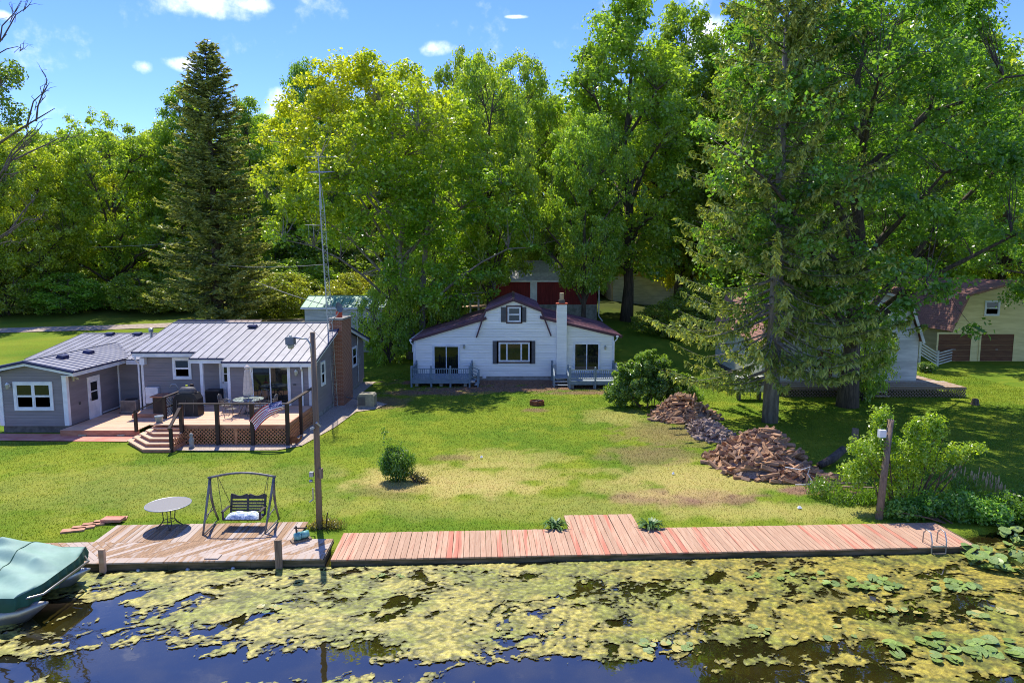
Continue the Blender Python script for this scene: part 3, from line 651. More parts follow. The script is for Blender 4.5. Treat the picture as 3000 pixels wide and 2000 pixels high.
def tarp():
    nx, ny = 120, 64; V = []
    tents = [(-12.3, 16.3, 1.30), (-13.6, 15.5, 1.18), (-14.2, 16.6, 1.55), (-16.2, 15.8, 1.6), (-11.2, 15.9, .98)]
    rsn = np.random.default_rng(5)
    for j in range(ny + 1):
        for i in range(nx + 1):
            s, t = i / nx, j / ny; x = -17.6 + s * 7.0; y = 14.55 + t * 2.6
            x = min(x, -10.55 - .25 * abs(t - .5) ** 2 * 4)
            z = .72 + .08 * t
            for tx, ty, h in tents:
                d = math.hypot((x - tx) * .62, y - ty); z = max(z, h - .52 * d ** .85)
            e = min(t, 1 - t, (1 - s) * 2.4)
            z = z * 1.0 - .10 * math.exp(-e * 16)
            fold = math.sin(9 * (y + .35 * x)) * .5 + math.sin(5.2 * x - 3 * y) * .5
            a = math.atan2(y - 15.9, x + 13.2); z += .034 * fold * min(1, e * 6) + .030 * math.sin(a * 13 + 2 * math.sin(3 * a)) * min(1, e * 5)
            V.append((x, y, z))
    F = [(j * (nx + 1) + i, j * (nx + 1) + i + 1, (j + 1) * (nx + 1) + i + 1, (j + 1) * (nx + 1) + i) for j in range(ny) for i in range(nx)]
    rim = [j * (nx + 1) + i for j, i in [(0, i) for i in range(nx + 1)] + [(j, nx) for j in range(1, ny + 1)] + [(ny, i) for i in range(nx - 1, -1, -1)]]
    off = root_loc(bt)
    c = link('tarp_cover', np_mesh('tarp_cover', np.array(V) - np.array(off), F, TARP, True), bt)
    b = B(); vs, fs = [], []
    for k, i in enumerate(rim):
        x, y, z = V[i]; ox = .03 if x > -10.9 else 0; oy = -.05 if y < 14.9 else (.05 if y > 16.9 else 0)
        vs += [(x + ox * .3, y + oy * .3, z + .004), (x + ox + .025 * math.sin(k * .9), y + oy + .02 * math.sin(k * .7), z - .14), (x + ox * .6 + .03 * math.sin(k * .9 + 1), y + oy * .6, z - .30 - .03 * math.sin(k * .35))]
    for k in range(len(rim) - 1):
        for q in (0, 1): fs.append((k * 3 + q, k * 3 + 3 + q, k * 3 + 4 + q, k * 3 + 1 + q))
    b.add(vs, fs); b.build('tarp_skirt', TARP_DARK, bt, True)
    for k, i in enumerate((70, 88, 104)):
        x, y, z = V[i]; B().tube([(x, y - .03, z - .02), (x + .05, y - .07, z - .25), (x + .02, 14.98, .14)], .012, 5).build('tie_rope', WIREPALE, bt)
    for s in (52, 82, 100):
        B().tube([tuple(Vector(V[j * (nx + 1) + s]) + Vector((0, 0, .006))) for j in range(1, ny, 3)], .012, 5, False).build('seam', TARP_DARK, bt)
tarp()
bt.location.x += BOAT_DX

# ================================================================ utility pole and yard lamp
pb = Vector((-5.9, 20.15, 0))
up = thing('utility_pole', 'tall weathered wooden utility pole standing between the two docks', 'utility pole', pb)
B().tube([pb + Vector((0, 0, -.5)), pb + Vector((.0, 0, 3)), pb + Vector((-.02, 0, 6.05))], [.098, .09, .078], 14).build('shaft', POLE_WOOD, up, True)
arm = B().tube([pb + Vector((-.05, -.05, 5.3)), pb + Vector((-.07, -.08, 5.7)), pb + Vector((-.16, -.1, 5.86)), pb + Vector((-.55, -.12, 5.9))], .028, 8).build('lamp_arm', STEEL, up, True)
l = B().box(pb.x - .76, pb.x - .52, pb.y - .24, pb.y, 5.70, 5.92).build('lamp_head', LAMPGREY, up)
B().lathe([(.10, -.0), (.085, -.10), (.04, -.13)], (pb.x - .64, pb.y - .12, 5.695), 12).build('lens', BLINDS, l, True)
B().lathe([(.04, 0), (.04, .05), (.02, .06)], (pb.x - .64, pb.y - .12, 5.925), 8).build('photocell', STEEL, l)
B().box(pb.x + .06, pb.x + .17, pb.y - .14, pb.y - .02, 1.62, 1.92).build('switch_box', POST_GREY, up)
B().box(pb.x - .24, pb.x - .12, pb.y - .10, pb.y + .02, 1.66, 1.80).build('outlet_box', STEEL, up)
B().lathe([(.055, 0), (.06, .05), (.03, .08)], (pb.x - .19, pb.y - .1, 1.50), 10).build('meter', ALU, up, True)
B().tube([(pb.x - .15, pb.y - .06, 1.3), (pb.x - .15, pb.y - .06, .95), (pb.x - .25, pb.y - .1, .88)], .022, 6).build('tap_pipe', STEEL, up)
B().bar((pb.x + .13, pb.y - .03, 3.2), (pb.x + .05, pb.y - .15, 3.35), .05).bar((pb.x - .14, pb.y - .14, 3.15), (pb.x - .02, pb.y - .12, 3.2), .10, .06).build('cable_clamp', STEEL, up)
B().tube([(pb.x + .2, pb.y - .05, 0), (pb.x + .28, pb.y - .1, .55)], .02, 6).build('conduit_stub', RAIL_DARK, up)

# teal water pump
pp = G(880, 1583, LZ)
pu = thing('water_pump', 'small teal green water pump on a wooden board beside the utility pole', 'pump', pp)
B().bar((pp.x - .22, pp.y - .14, LZ + .025), (pp.x + .24, pp.y + .18, LZ + .025), .26, .05).build('base_board', POST_GREY, pu)
B().tube([(pp.x - .14, pp.y - .10, .26), (pp.x - .04, pp.y - .03, .26), (pp.x + .02, pp.y, .26)], [.09, .13, .10], 12).build('volute', TEAL, pu, True)
B().tube([(pp.x + .02, pp.y, .27), (pp.x + .2, pp.y + .13, .27)], .10, 12).build('motor', TEAL, pu, True)
B().tube([(pp.x - .08, pp.y - .06, .36), (pp.x - .09, pp.y - .06, .56)], .03, 8).bar((pp.x - .16, pp.y - .06, .5), (pp.x + .2, pp.y + .05, .47), .03).build('outlet_pipe', IRON, pu)

# round mesh table
tc_ = Vector((-10.45, 20.05, LZ))
tb = thing('patio_table', 'round grey mesh-top metal table on the platform dock', 'table', tc_)
TT = LZ + .72
def mesh_top_mat():
    m = bpy.data.materials.new('grey_perforated_steel'); m.use_nodes = True; t = m.node_tree; bs = t.nodes['Principled BSDF']
    bs.inputs['Base Color'].default_value = (*srgb(128, 126, 124), 1); bs.inputs['Roughness'].default_value = .5; bs.inputs['Metallic'].default_value = .2
    tcn = N(t, 'ShaderNodeTexCoord'); v = N(t, 'ShaderNodeTexVoronoi', i_Scale=70.0, i_Randomness=0.0); t.links.new(tcn.outputs['Object'], v.inputs['Vector'])
    t.links.new(math_n(t, 'GREATER_THAN', v.outputs['Distance'], .33), bs.inputs['Alpha']); return m
b = B(); b.lathe([(.63, TT - .004), (.63, TT)], (tc_.x, tc_.y, 0), 40); b.build('table_top', mesh_top_mat(), tb)
B().tube([(tc_.x + .64 * math.cos(a), tc_.y + .64 * math.sin(a), TT - .01) for a in np.linspace(0, 6.2832, 41)], .016, 8, False).build('rim', STEEL, tb, True)
for k in range(4):
    a = k * math.pi / 2 + .5; d = Vector((math.cos(a), math.sin(a), 0)); e = Vector((-math.sin(a), math.cos(a), 0))
    for sg in (-.05, .05):
        B().tube([tc_ + d * .20 + e * sg + Vector((0, 0, .70)), tc_ + d * .15 + e * sg + Vector((0, 0, .25)), tc_ + d * .20 + e * sg + Vector((0, 0, .15)), tc_ + d * .36 + e * sg * .3 + Vector((0, 0, .008))], .011, 6).build('leg', IRON, tb, True)
for z, r in ((.66, .22), (.2, .17)): B().tube([tc_ + Vector((r * math.cos(a), r * math.sin(a), z)) for a in np.linspace(0, 6.2832, 25)], .010, 6, False).build('brace_ring', IRON, tb, True)
b = B()
for k in range(4):
    a = k * math.pi / 4 + .1; b.bar(tc_ + Vector((.62 * math.cos(a), .62 * math.sin(a), .70)), tc_ - Vector((.62 * math.cos(a), .62 * math.sin(a), -.70)), .02, .012)
b.build('cross_bar', IRON, tb)

# porch swing
sw = thing('porch_swing', 'grey steel A-frame swing with a slatted wooden bench on the platform dock', 'swing', (-8.2, 20.0, LZ))
FLl, FR_, BL, BR = Vector((-9.14, 19.38, LZ)), Vector((-7.34, 19.48, LZ)), Vector((-9.2, 20.62, LZ)), Vector((-7.32, 20.68, LZ))
TL, TR = Vector((-9.12, 20.0, 1.66)), Vector((-7.22, 20.1, 1.66))
B().tube([TL + (TR - TL) * t + Vector((0, 0, .13 * math.sin(math.pi * t))) for t in np.linspace(-.03, 1.03, 13)], .035, 10).build('top_beam', SWING_METAL, sw, True)
for T, f_, bk in ((TL, FLl, BL), (TR, FR_, BR)):
    B().tube([T + (f_ - T) * t + Vector((0, .02, 0)) for t in np.linspace(0, 1, 5)], [.045, .04, .036, .033, .03], 8).build('leg', SWING_METAL, sw, True)
    B().tube([T + (bk - T) * t + Vector((0, -.16 * math.sin(math.pi * min(1, t)) , 0)) for t in np.linspace(0, 1, 9)], [.04] * 5 + [.034] * 4, 8).build('leg', SWING_METAL, sw, True)
    m0 = T.lerp(f_, .68); m1 = T.lerp(bk, .62) + Vector((0, -.15, 0)); m2 = T.lerp(f_, .80); m3 = T.lerp(bk, .70) + Vector((0, -.13, 0))
    B().tube([m0, (m0 + m1) / 2 + Vector((0, 0, -.05)), m1], .014, 6).tube([m2, (m2 + m3) / 2 + Vector((0, 0, .10)), m3], .014, 6).build('brace', SWING_METAL, sw, True)
    B().tube([f_ + Vector((0, 0, .015)), bk + Vector((0, 0, .015))], .02, 6).build('foot_bar', SWING_METAL, sw)
bx0, bx1, by, bz = -8.70, -7.58, 20.0, .43
seat = B()
for k in range(5): seat.box(bx0, bx1, by - .22 + k * .1, by - .13 + k * .1, bz - .03, bz)
seat.build('seat', IRON, sw)
bk_ = B(); yb = by + .27
for k in range(4): bk_.add([(x + 0, y, z) for x in (bx0 + .05, bx1 - .05) for y, z in ((yb + .02 * k, bz + .08 + k * .085), (yb + .02 * k + .02, bz + .08 + k * .085), (yb + .02 * k + .035, bz + .135 + k * .085), (yb + .02 * k + .015, bz + .135 + k * .085))], [(0, 1, 2, 3), (7, 6, 5, 4), (0, 4, 5, 1), (1, 5, 6, 2), (2, 6, 7, 3), (3, 7, 4, 0)])
for xx in (bx0 + .02, (bx0 + bx1) / 2 - .03, bx1 - .06): bk_.bar((xx + .03, yb, bz - .03), (xx + .03, yb + .12, bz + .56), .06, .035, up=(0, 1, 0))
prof = []
for k in range(25):
    t = k / 24; zt = .56 + .035 * math.cos(t * 4 * math.pi) - (.05 if .46 < t < .54 else 0); prof.append((bx0 + .03 + (bx1 - bx0 - .06) * t, zt))
bk_.prism([(x, yb + .10, bz + .44) for x in (bx1 - .03, bx0 + .03)] + [(x, yb + .12, bz + z) for x, z in prof], (0, .03, 0))
bk_.build('backrest', IRON, sw)
for x in (bx0, bx1):
    B().box(x - .04, x + .04, by - .24, by + .3, bz + .22, bz + .25).box(x - .025, x + .025, by - .22, by - .17, bz - .02, bz + .22).build('armrest', IRON, sw)
    T = TL if x == bx0 else TR; tp = Vector((x + (-.2 if x == bx0 else .2), T.y, 1.74))
    for yy, zz in ((by - .22, bz + .22), (by + .34, bz + .34)): B().tube([tp, (x, yy, zz)], .008, 5).build('chain', IRON, sw)
def pillow_mesh(cx, cy, cz, lx_, ly, h, n=14, seed=1):
    V = []
    for j in range(n + 1):
        for i in range(2 * n + 1):
            s, t = i / (2 * n) * 2 - 1, j / n * 2 - 1; e = (max(0, 1 - s ** 4) * max(0, 1 - t ** 4)) ** .5
            V.append((cx + s * lx_, cy + t * ly, cz + h * e * (1 + .18 * math.sin(7 * s + seed) * math.cos(4 * t))))
    F = [(j * (2 * n + 1) + i, j * (2 * n + 1) + i + 1, (j + 1) * (2 * n + 1) + i + 1, (j + 1) * (2 * n + 1) + i) for j in range(n) for i in range(2 * n)]
    k = len(V); V += [(x, y, cz - .0) for x, y, z in V]; F += [tuple(q + k for q in f[::-1]) for f in F]
    return B().add(V, F)
tag(pillow_mesh(-8.15, 20.0, bz + .005, .5, .22, .13).build('seat_cushion', CUSHION, None, True), 'mottled blue and white cushion lying on the swing bench', 'cushion')
# ================================================================ grey house
gh = thing('grey_house', 'long low grey sided house with pale ribbed metal roof and white trim', 'house', (-15, 38, 0))
def rz_(Y): return 4.62 - .245 * (39.2 - Y) if Y <= 39.2 else 4.62 - .24 * (Y - 39.2)
XL, XP, XS, XR = -19.3, -15.9, -14.3, -10.1
b = B(); b.prism([(XR, 33.95, .3), (XR, 46, .3), (XR, 46, rz_(46) - .12), (XR, 39.2, 4.48), (XR, 33.95, rz_(33.95) - .16)], (XS - XR, 0, 0))
b.prism([(XS, 35.2, .3), (XS, 46, .3), (XS, 46, rz_(46) - .12), (XS, 39.2, 4.48), (XS, 35.2, rz_(35.2) - .16)], (XL - XS, 0, 0))
b.build('wall', SIDE_GREY, gh)
B().box(XL + .04, XR - .04, 35.3, 45.9, -.3, .3).box(XS + .04, XR - .04, 34.0, 35.3, -.3, .3).build('foundation', CONCRETE, gh)
fsun = Face((0, 33.95, 0), (1, 0, 0), (0, -1, 0)); fmain = Face((0, 35.2, 0), (1, 0, 0), (0, -1, 0)); frt = Face((XR, 0, 0), (0, 1, 0), (1, 0, 0))
siding('siding', gh, [(XS, .55), (XR, .55), (XR, rz_(33.95) - .17), (XS, rz_(33.95) - .17)], (0, 33.95, 0), (1, 0, 0), (0, -1, 0), SIDE_GREY)
siding('siding', gh, [(XL, .35), (XS, .35), (XS, rz_(35.2) - .17), (XL, rz_(35.2) - .17)], (0, 35.2, 0), (1, 0, 0), (0, -1, 0), SIDE_GREY)
siding('siding', gh, [(33.95, .3), (46, .3), (46, rz_(46) - .13), (39.2, 4.47), (33.95, rz_(33.95) - .17)], (XR, 0, 0), (0, 1, 0), (1, 0, 0), SIDE_GREY)
siding('siding', gh, [(-46, .3), (-35.2, .3), (-35.2, rz_(35.2) - .17), (-39.2, 4.47), (-46, rz_(46) - .13)], (XL, 0, 0), (0, -1, 0), (-1, 0, 0), SIDE_GREY)
roof = B().box(-19.5, -9.8, 39.12, 39.28, 4.60, 4.69).build('roof', ROOF_GREY, gh)
for x0, x1, ye in ((-19.55, -16.2, 34.72), (-16.2, -14.4, 33.88), (-14.4, -9.75, 33.42)):
    roof_panels(roof, (x0, ye, rz_(ye)), (x1, ye, rz_(ye)), (x1, 39.2, 4.62), (x0, 39.2, 4.62), ROOF_GREY, .43)
    B().box(x0, x1, ye - .015, ye + .03, rz_(ye) - .05, rz_(ye) + .035).build('eave_trim', ROOF_BLUE, roof)
    B().box(x0 + .02, x1 - .02, ye + .035, ye + .10, rz_(ye) - .24, rz_(ye) - .02).build('gutter', WHITE, roof)
    B().box(x0 + .02, x1 - .02, ye + .11, 33.94 if x0 > -14.5 else 35.19, rz_(ye) - .2, rz_(ye) - .17).build('soffit', WHITE, roof)
roof_panels(roof, (-19.55, 46.4, rz_(46.4)), (-9.75, 46.4, rz_(46.4)), (-9.75, 39.205, 4.62), (-19.55, 39.205, 4.62), ROOF_GREY, .43)
for (y0, y1) in ((33.42, 39.2), (46.4, 39.2)):
    B().bar((-9.73, y0, rz_(y0) + .01), (-9.73, y1, rz_(y1) + .01), .05, .09).build('rake_trim', ROOF_BLUE, roof)
    B().bar((-9.80, y0 + (.05 if y0 < 39 else -.05), rz_(y0) - .11), (-9.80, y1, rz_(y1) - .11), .06, .16).build('rake_board', WHITE, roof)
B().bar((-19.53, 34.72, rz_(34.72) - .02), (-19.53, 39.2, 4.60), .05, .12).build('rake_trim', ROOF_BLUE, roof)
def roof_vent(px, py, zf, parent, axis=0):
    # the vent sits on the roof plane: march along the view ray until the plane is met
    d = px_dir(px, py); t = min((t for t in np.arange(25, 48, .05)), key=lambda t: abs(CAM_H + d.z * t - zf(d.x * t, d.y * t))); p = Vector((d.x * t, d.y * t, zf(d.x * t, d.y * t) + .03))
    b = B(); h = .13
    if axis == 0: b.add([p + Vector(q) for q in ((-.24, -.17, .03), (.24, -.17, .03), (.24, .2, .05), (-.24, .2, .05), (-.22, -.17, h), (.22, -.17, h), (.22, .12, h + .05), (-.22, .12, h + .05))], [(0, 3, 2, 1), (4, 5, 6, 7), (0, 1, 5, 4), (1, 2, 6, 5), (2, 3, 7, 6), (3, 0, 4, 7)])
    else: b.add([p + Vector(q) for q in ((-.2, -.24, .05), (.17, -.24, -.02), (.17, .24, -.02), (-.2, .24, .05), (-.12, -.22, h + .05), (.17, -.22, h), (.17, .22, h), (-.12, .22, h + .05))], [(0, 3, 2, 1), (4, 5, 6, 7), (0, 1, 5, 4), (1, 2, 6, 5), (2, 3, 7, 6), (3, 0, 4, 7)])
    b.build('roof_vent', ROOF_BLUE, parent)
for px, py in ((610, 962), (740, 961), (865, 960)): roof_vent(px, py, lambda x, y: rz_(y), roof)
# corner boards, porch post, downspouts
for x0, x1, y, z0, z1 in ((XR - .14, XR + .02, 33.95, .35, 3.05), (XS - .02, XS + .12, 33.95, .9, 3.05), (XL - .02, XL + .10, 35.2, .4, 3.3)):
    B().box(x0, x1, y - .045, y + .05, z0, z1).build('corner_board', WHITE, gh)
B().box(XR - .02, XR + .045, 33.9, 34.08, .35, 3.04).build('corner_board', WHITE, gh)
p = W(595, 1180, 33.95); B().box(p.x - .07, p.x + .07, 33.92, 34.06, .92, rz_(33.95) - .21).build('porch_post', WHITE, gh)
for x, y, zt, dx in ((-10.55, 33.95, 3.02, 0), (XL - .12, 35.18, 3.28, 0)):
    B().tube([(x + .05, y - .48, zt), (x + .08, y - .46, zt - .12), (x, y - .07, zt - .35), (x, y - .07, zt - 1.2), (x, y - .07, .5), (x + .02, y - .15, .42)], .045, 8).build('downspout', WHITE, gh)
# openings
q0, q1 = W(738, 1192, 33.95), W(850, 1066, 33.95)
fsun.slider(gh, q0.x, q1.x, .93, 3.0)
q0, q1 = W(509, 1110, 35.2), W(560, 1047, 35.2); fmain.window(gh, q0.x, q1.x, q0.z, q1.z)
q0 = W(650, 1164, 35.2); fmain.door(gh, -15.25, -14.42, .98, 3.0)
frt.window(gh, 35.5, 36.3, 1.6, 2.9); frt.window(gh, 42.6, 43.8, 1.5, 2.8)
lantern(gh, W(869, 1090, 33.93)); fsun.slab(B(), -11.02, -10.88, 1.95, 2.03, .026, .06).build('outlet_cover', FRAME_DARK, gh)
# meter boxes on the side wall near the back
frt.slab(B(), 44.2, 44.5, 1.5, 2.0, .018, .14).build('meter_box', STEEL, gh)
B().tube([(XR + .10, 43.9, .4), (XR + .10, 43.9, 4.9)], .03, 8).lathe([(.05, 0), (.06, .05), (.02, .1)], (XR + .10, 43.9, 4.9), 8).build('service_mast', STEEL, gh)
# brick chimney with cap, red flue tile and dish
ch = thing('brick_chimney', 'broad orange brown brick chimney against the side of the grey house', 'chimney', (-9.85, 39.3, 0))
BR_ = brick_mat()
B().box(-10.25, -9.55, 38.15, 40.35, -.2, 4.88).build('stack', BR_, ch)
B().box(-10.32, -9.48, 38.08, 40.42, 4.883, 4.99).build('cap_slab', CONCRETE, ch)
B().lathe([(.19, 0), (.19, .34), (.14, .35)], (-9.9, 39.0, 4.99), 4).build('flue_tile', CLAYRED, ch)
B().box(-10.05, -9.75, 38.85, 39.15, 5.42, 5.45).bar((-9.9, 39, 5.33), (-9.9, 39, 5.43), .04).build('flue_cover', STEEL, ch)
sd = thing('satellite_dish', 'small grey satellite dish on a bent arm above the brick chimney', 'satellite dish', (-10.0, 38.2, 4.9))
B().tube([(-10.1, 38.06, 4.7), (-10.0, 38.06, 4.95), (-9.72, 38.05, 5.25), (-9.66, 38.05, 5.45)], .025, 8).build('arm', STEEL, sd)
b = B(); c = Vector((-9.62, 38.0, 5.62)); ax = Vector((.86, -.42, .30)).normalized(); e1 = ax.orthogonal().normalized(); e2 = ax.cross(e1); vs = [c - ax * .07]; fs = []
for k, r in enumerate((.10, .2, .29)):
    for i in range(20): a = i * 2 * math.pi / 20; vs.append(c - ax * (.07 - .8 * r * r) + (e1 * math.cos(a) + e2 * math.sin(a)) * r)
fs += [(0, 1 + i, 1 + (i + 1) % 20) for i in range(20)]
for k in range(2): fs += [(1 + k * 20 + i, 21 + k * 20 + i, 21 + k * 20 + (i + 1) % 20, 1 + k * 20 + (i + 1) % 20) for i in range(20)]
b.add(vs, fs).build('reflector', LAMPGREY, sd, True)
B().tube([c - e2 * .25, c + ax * .42], .012, 6).bar(c + ax * .40, c + ax * .5, .07).build('feed_horn', STEEL, sd)

# ---- left wing and front gabled room of the grey house
lz = lambda x, y: 2.97 + (y - 35.9) * (.85 / 5.1)
b = B(); b.prism([(XL, 36.3, .3), (XL, 45.5, .3), (XL, 45.5, 2.95), (XL, 41, 3.70), (XL, 36.3, 2.88)], (-6.4, 0, 0))
b.prism([(-24.4, 32, .34), (-21.2, 32, .34), (-21.2, 32, 2.92), (-22.8, 32, 3.34), (-24.4, 32, 2.92)], (0, 7, 0)); b.build('wall', SIDE_GREY, gh)
B().box(-24.36, -21.24, 32.04, 36.5, -.3, .34).box(-25.6, XL, 36.34, 45.4, -.3, .3).build('foundation', FOUND, gh)
siding('siding', gh, [(-24.4, .34), (-21.2, .34), (-21.2, 2.90), (-22.8, 3.33), (-24.4, 2.90)], (0, 32, 0), (1, 0, 0), (0, -1, 0), SIDE_GREY)
siding('siding', gh, [(32, .34), (36.3, .34), (36.3, 2.9), (32, 2.9)], (-21.2, 0, 0), (0, 1, 0), (1, 0, 0), SIDE_GREY)
siding('siding', gh, [(-21.2, .34), (XL, .34), (XL, 2.85), (-21.2, 2.85)], (0, 36.3, 0), (1, 0, 0), (0, -1, 0), SIDE_GREY)
roof2 = B().box(-25.85, -19.6, 40.93, 41.07, 3.82, 3.89).build('wing_roof', ROOF_GREY, gh)
roof_panels(roof2, (-25.9, 35.9, lz(0, 35.9)), (-19.36, 35.9, lz(0, 35.9)), (-19.36, 41, 3.82), (-25.9, 41, 3.82), ROOF_GREY, .43)
roof_panels(roof2, (-25.9, 46, 2.95), (-19.36, 46, 2.95), (-19.36, 41.005, 3.82), (-25.9, 41.005, 3.82), ROOF_GREY, .43)
gz_ = lambda x, y: 3.5 - .205 * abs(x + 22.8)
for sx in (1, -1):
    xe = -22.8 + sx * 2.28
    roof_panels(roof2, (xe, 31.55, gz_(xe, 0)), (xe, 39.2, gz_(xe, 0)), (-22.8 + sx * .003, 39.2, 3.5), (-22.8 + sx * .003, 31.55, 3.5), ROOF_GREY, .45)
    B().bar((xe, 31.53, gz_(xe, 0) - .02), (-22.8, 31.53, 3.48), .05, .11, up=(0, 0, 1)).build('rake_trim', ROOF_BLUE, roof2)
    B().bar((xe - sx * .06, 31.60, gz_(xe, 0) - .13), (-22.8, 31.60, 3.36), .06, .12).build('rake_board', WHITE, roof2)
    B().box(min(xe, xe - sx * .04), max(xe, xe - sx * .04), 31.56, 36.1, gz_(xe, 0) - .06, gz_(xe, 0) - .001).build('eave_trim', ROOF_BLUE, roof2)
    B().box(min(xe - sx * .05, xe - sx * .12), max(xe - sx * .05, xe - sx * .12), 31.62, 36.1, gz_(xe, 0) - .25, gz_(xe, 0) - .065).build('gutter', WHITE, roof2)
    B().box(min(xe - sx * .13, -22.8 + sx * 1.62), max(xe - sx * .13, -22.8 + sx * 1.62), 31.64, 36.1, gz_(xe, 0) - .23, gz_(xe, 0) - .20).build('soffit', WHITE, roof2)
B().box(-22.88, -22.72, 31.56, 38.9, 3.5, 3.56).build('ridge_cap', ROOF_GREY, roof2)
B().box(-20.5, -19.4, 35.88, 35.95, 2.72, 2.95).build('gutter', WHITE, roof2)
for px, py in ((875 / 1.0 and 322 - 0, 983), (403, 983)): roof_vent(px, py, lz, roof2)
for px, py in ((260, 1036), (184, 1051)): roof_vent(px, py, gz_, roof2, 1)
B().tube([(-20.3, 38.2, 3.2), (-20.3, 38.2, 4.25)], .07, 10).lathe([(.12, 0), (.13, .05), (.09, .09), (.13, .12), (.13, .2), (.05, .25)], (-20.3, 38.2, 4.22), 12).build('flue_pipe', STEEL, gh)
for x0, x1, y0, y1 in ((-21.36, -21.16, 31.94, 32.0), (-21.2, -21.145, 31.945, 32.12), (-24.44, -24.24, 31.94, 32.0)): B().box(x0, x1, y0, y1, .36, 2.74).build('corner_board', WHITE, gh)
B().box(-21.19, -21.12, 36.22, 36.29, .4, 2.7).build('corner_board', WHITE, gh)
fg = Face((0, 32, 0), (1, 0, 0), (0, -1, 0)); fgr = Face((-21.2, 0, 0), (0, 1, 0), (1, 0, 0))
q0, q1 = W(44, 1202, 31.95), W(152, 1118, 31.95); fg.window(gh, q0.x, q1.x, q0.z, q1.z, cols=2, t=.12)
lantern(gh, W(27, 1128, 31.95))
fgr.door(gh, 33.55, 34.55, .36, 2.42, win=(.42, .9)); fgr.slab(B(), 32.8, 32.92, 1.2, 1.34, .026, .06).build('outlet_cover', FRAME_DARK, gh)
B().bar((-21.18, 34.7, .40), (-21.15, 36.2, .40), .03, .05).build('base_trim', WHITE, gh)
fl = B().bar((-21.1, 32.35, 2.66), (-21.0, 32.3, 2.6), .12).tube([(-21.02, 32.3, 2.6), (-20.95, 32.2, 2.5)], .05, 8).tube([(-21.02, 32.45, 2.6), (-20.9, 32.5, 2.52)], .05, 8).build('flood_light', BLINDS, gh)
fmain.slab(B(), *(W(434, 1171, 35.2).x, W(470, 1171, 35.2).x), .82, 1.66, .02, .22).build('cabinet', WHITE, gh)
B().box(XL + .06, XL + .3, 34.9, 35.17, 2.85, 3.2).build('siding_speaker', WHITE, gh)

# ---- decks of the grey house
dk = thing('timber_deck', 'stained cedar deck with corner steps, dark railing and lattice skirt', 'deck', (-13.5, 31.8, 0))
UZ = .92
plank_run(dk, 'deck_board', DECK_RED, (-16.18, 29.85, UZ), (0, 1, 0), (1, 0, 0), 29, .1413, 6.1, gap=.008, jitter=0)
plank_run(dk, 'deck_board', DECK_RED, (-16.18, 33.95, UZ), (0, 1, 0), (1, 0, 0), 9, .139, 1.86, gap=.008, jitter=0)
plank_run(dk, 'deck_board', DECK_RED, (-21.18, 31.3, .3), (0, 1, 0), (1, 0, 0), 18, .1444, 3.6, gap=.008, jitter=0)
plank_run(dk, 'deck_board', DECK_RED, (-21.18, 33.9, .3), (0, 1, 0), (1, 0, 0), 16, .1444, 1.95, gap=.008, jitter=0)
plank_run(dk, 'deck_board', DECK_RED, (-19.22, 33.9, .50), (0, 1, 0), (1, 0, 0), 9, .1444, 3.0, gap=.008, jitter=0)
B().box(-21.15, -17.45, 31.26, 31.298, .02, .30).build('riser', STEP_WOOD, dk); B().box(-19.22, -16.2, 33.86, 33.898, .30, .50).build('riser', STEP_WOOD, dk)
for x in (-20.1, -18.3): B().box(x - .18, x + .18, 31.2, 31.255, .05, .10).build('step_vent', BLINDS, dk)
fas = B().box(-14.62, -10.08, 29.80, 29.845, .76, .915).box(-10.08, -10.035, 29.845, 33.9, .76, .915).box(-14.62, -14.58, 28.7, 29.8, .0, .2).build('rim_board', STEP_WOOD, dk)
for i in range(5):
    z = .155 + .153 * i; yf = 28.55 + .31 * i; lx2 = -17.35 + .29 * i
    poly = [(-14.65, yf), (-15.85, yf), (lx2, 30.05), (lx2, 31.25 if i < 2 else 31.28), (-14.65, 31.25)]
    b = B(); b.prism([(x, y, z) for x, y in poly], (0, 0, -.04)); b.build('tread', DECK_RED, dk)
    c = [(-14.67, yf + .04), (-15.83, yf + .04), (lx2 + .05, 30.07), (lx2 + .05, 31.2)]
    b = B()
    for (a0, a1), (c0, c1) in zip(c, c[1:]): b.add([(a0, a1, z - .153), (c0, c1, z - .153), (c0, c1, z - .041), (a0, a1, z - .041)], [(0, 1, 2, 3)])
    b.build('riser', STEP_WOOD, dk)
PX = [W(px, 1240, 29.75).x for px in (533, 638, 740, 843)]
for i, x in enumerate(PX): B().box(x - .075, x + .075, 29.64, 29.79, -.05, 1.86).build('rail_post', RAIL_DARK, dk)
for y in (31.6, 33.7): B().box(-10.03, -9.9, y - .065, y + .065, -.05, 1.86).build('rail_post', RAIL_DARK, dk)
B().box(PX[0] - .1, PX[3] + .1, 29.64, 29.80, 1.865, 1.91).build('top_rail', RAIL_DARK, dk); B().box(-10.05, -9.88, 29.82, 33.8, 1.865, 1.91).build('top_rail', RAIL_DARK, dk)
xs_ = [PX[0] + .08, PX[1] - .08, PX[1] + .08, (PX[1] + PX[2]) / 2 - .06, (PX[1] + PX[2]) / 2 + .06, PX[2] - .08, PX[2] + .08, PX[3] - .08]
for k in range(0, 8, 2): lattice('lattice_panel', dk, LATTICE, (xs_[k], 29.78, 0), (1, 0, 0), xs_[k + 1] - xs_[k], .05, .76)
B().box((PX[1] + PX[2]) / 2 - .055, (PX[1] + PX[2]) / 2 + .055, 29.75, 29.78, .03, .76).build('lattice_stile', LATTICE, dk)
lattice('lattice_panel', dk, LATTICE, (-10.03, 29.85, 0), (0, 1, 0), 1.65, .05, .76); lattice('lattice_panel', dk, LATTICE, (-10.03, 31.7, 0), (0, 1, 0), 1.95, .05, .76)
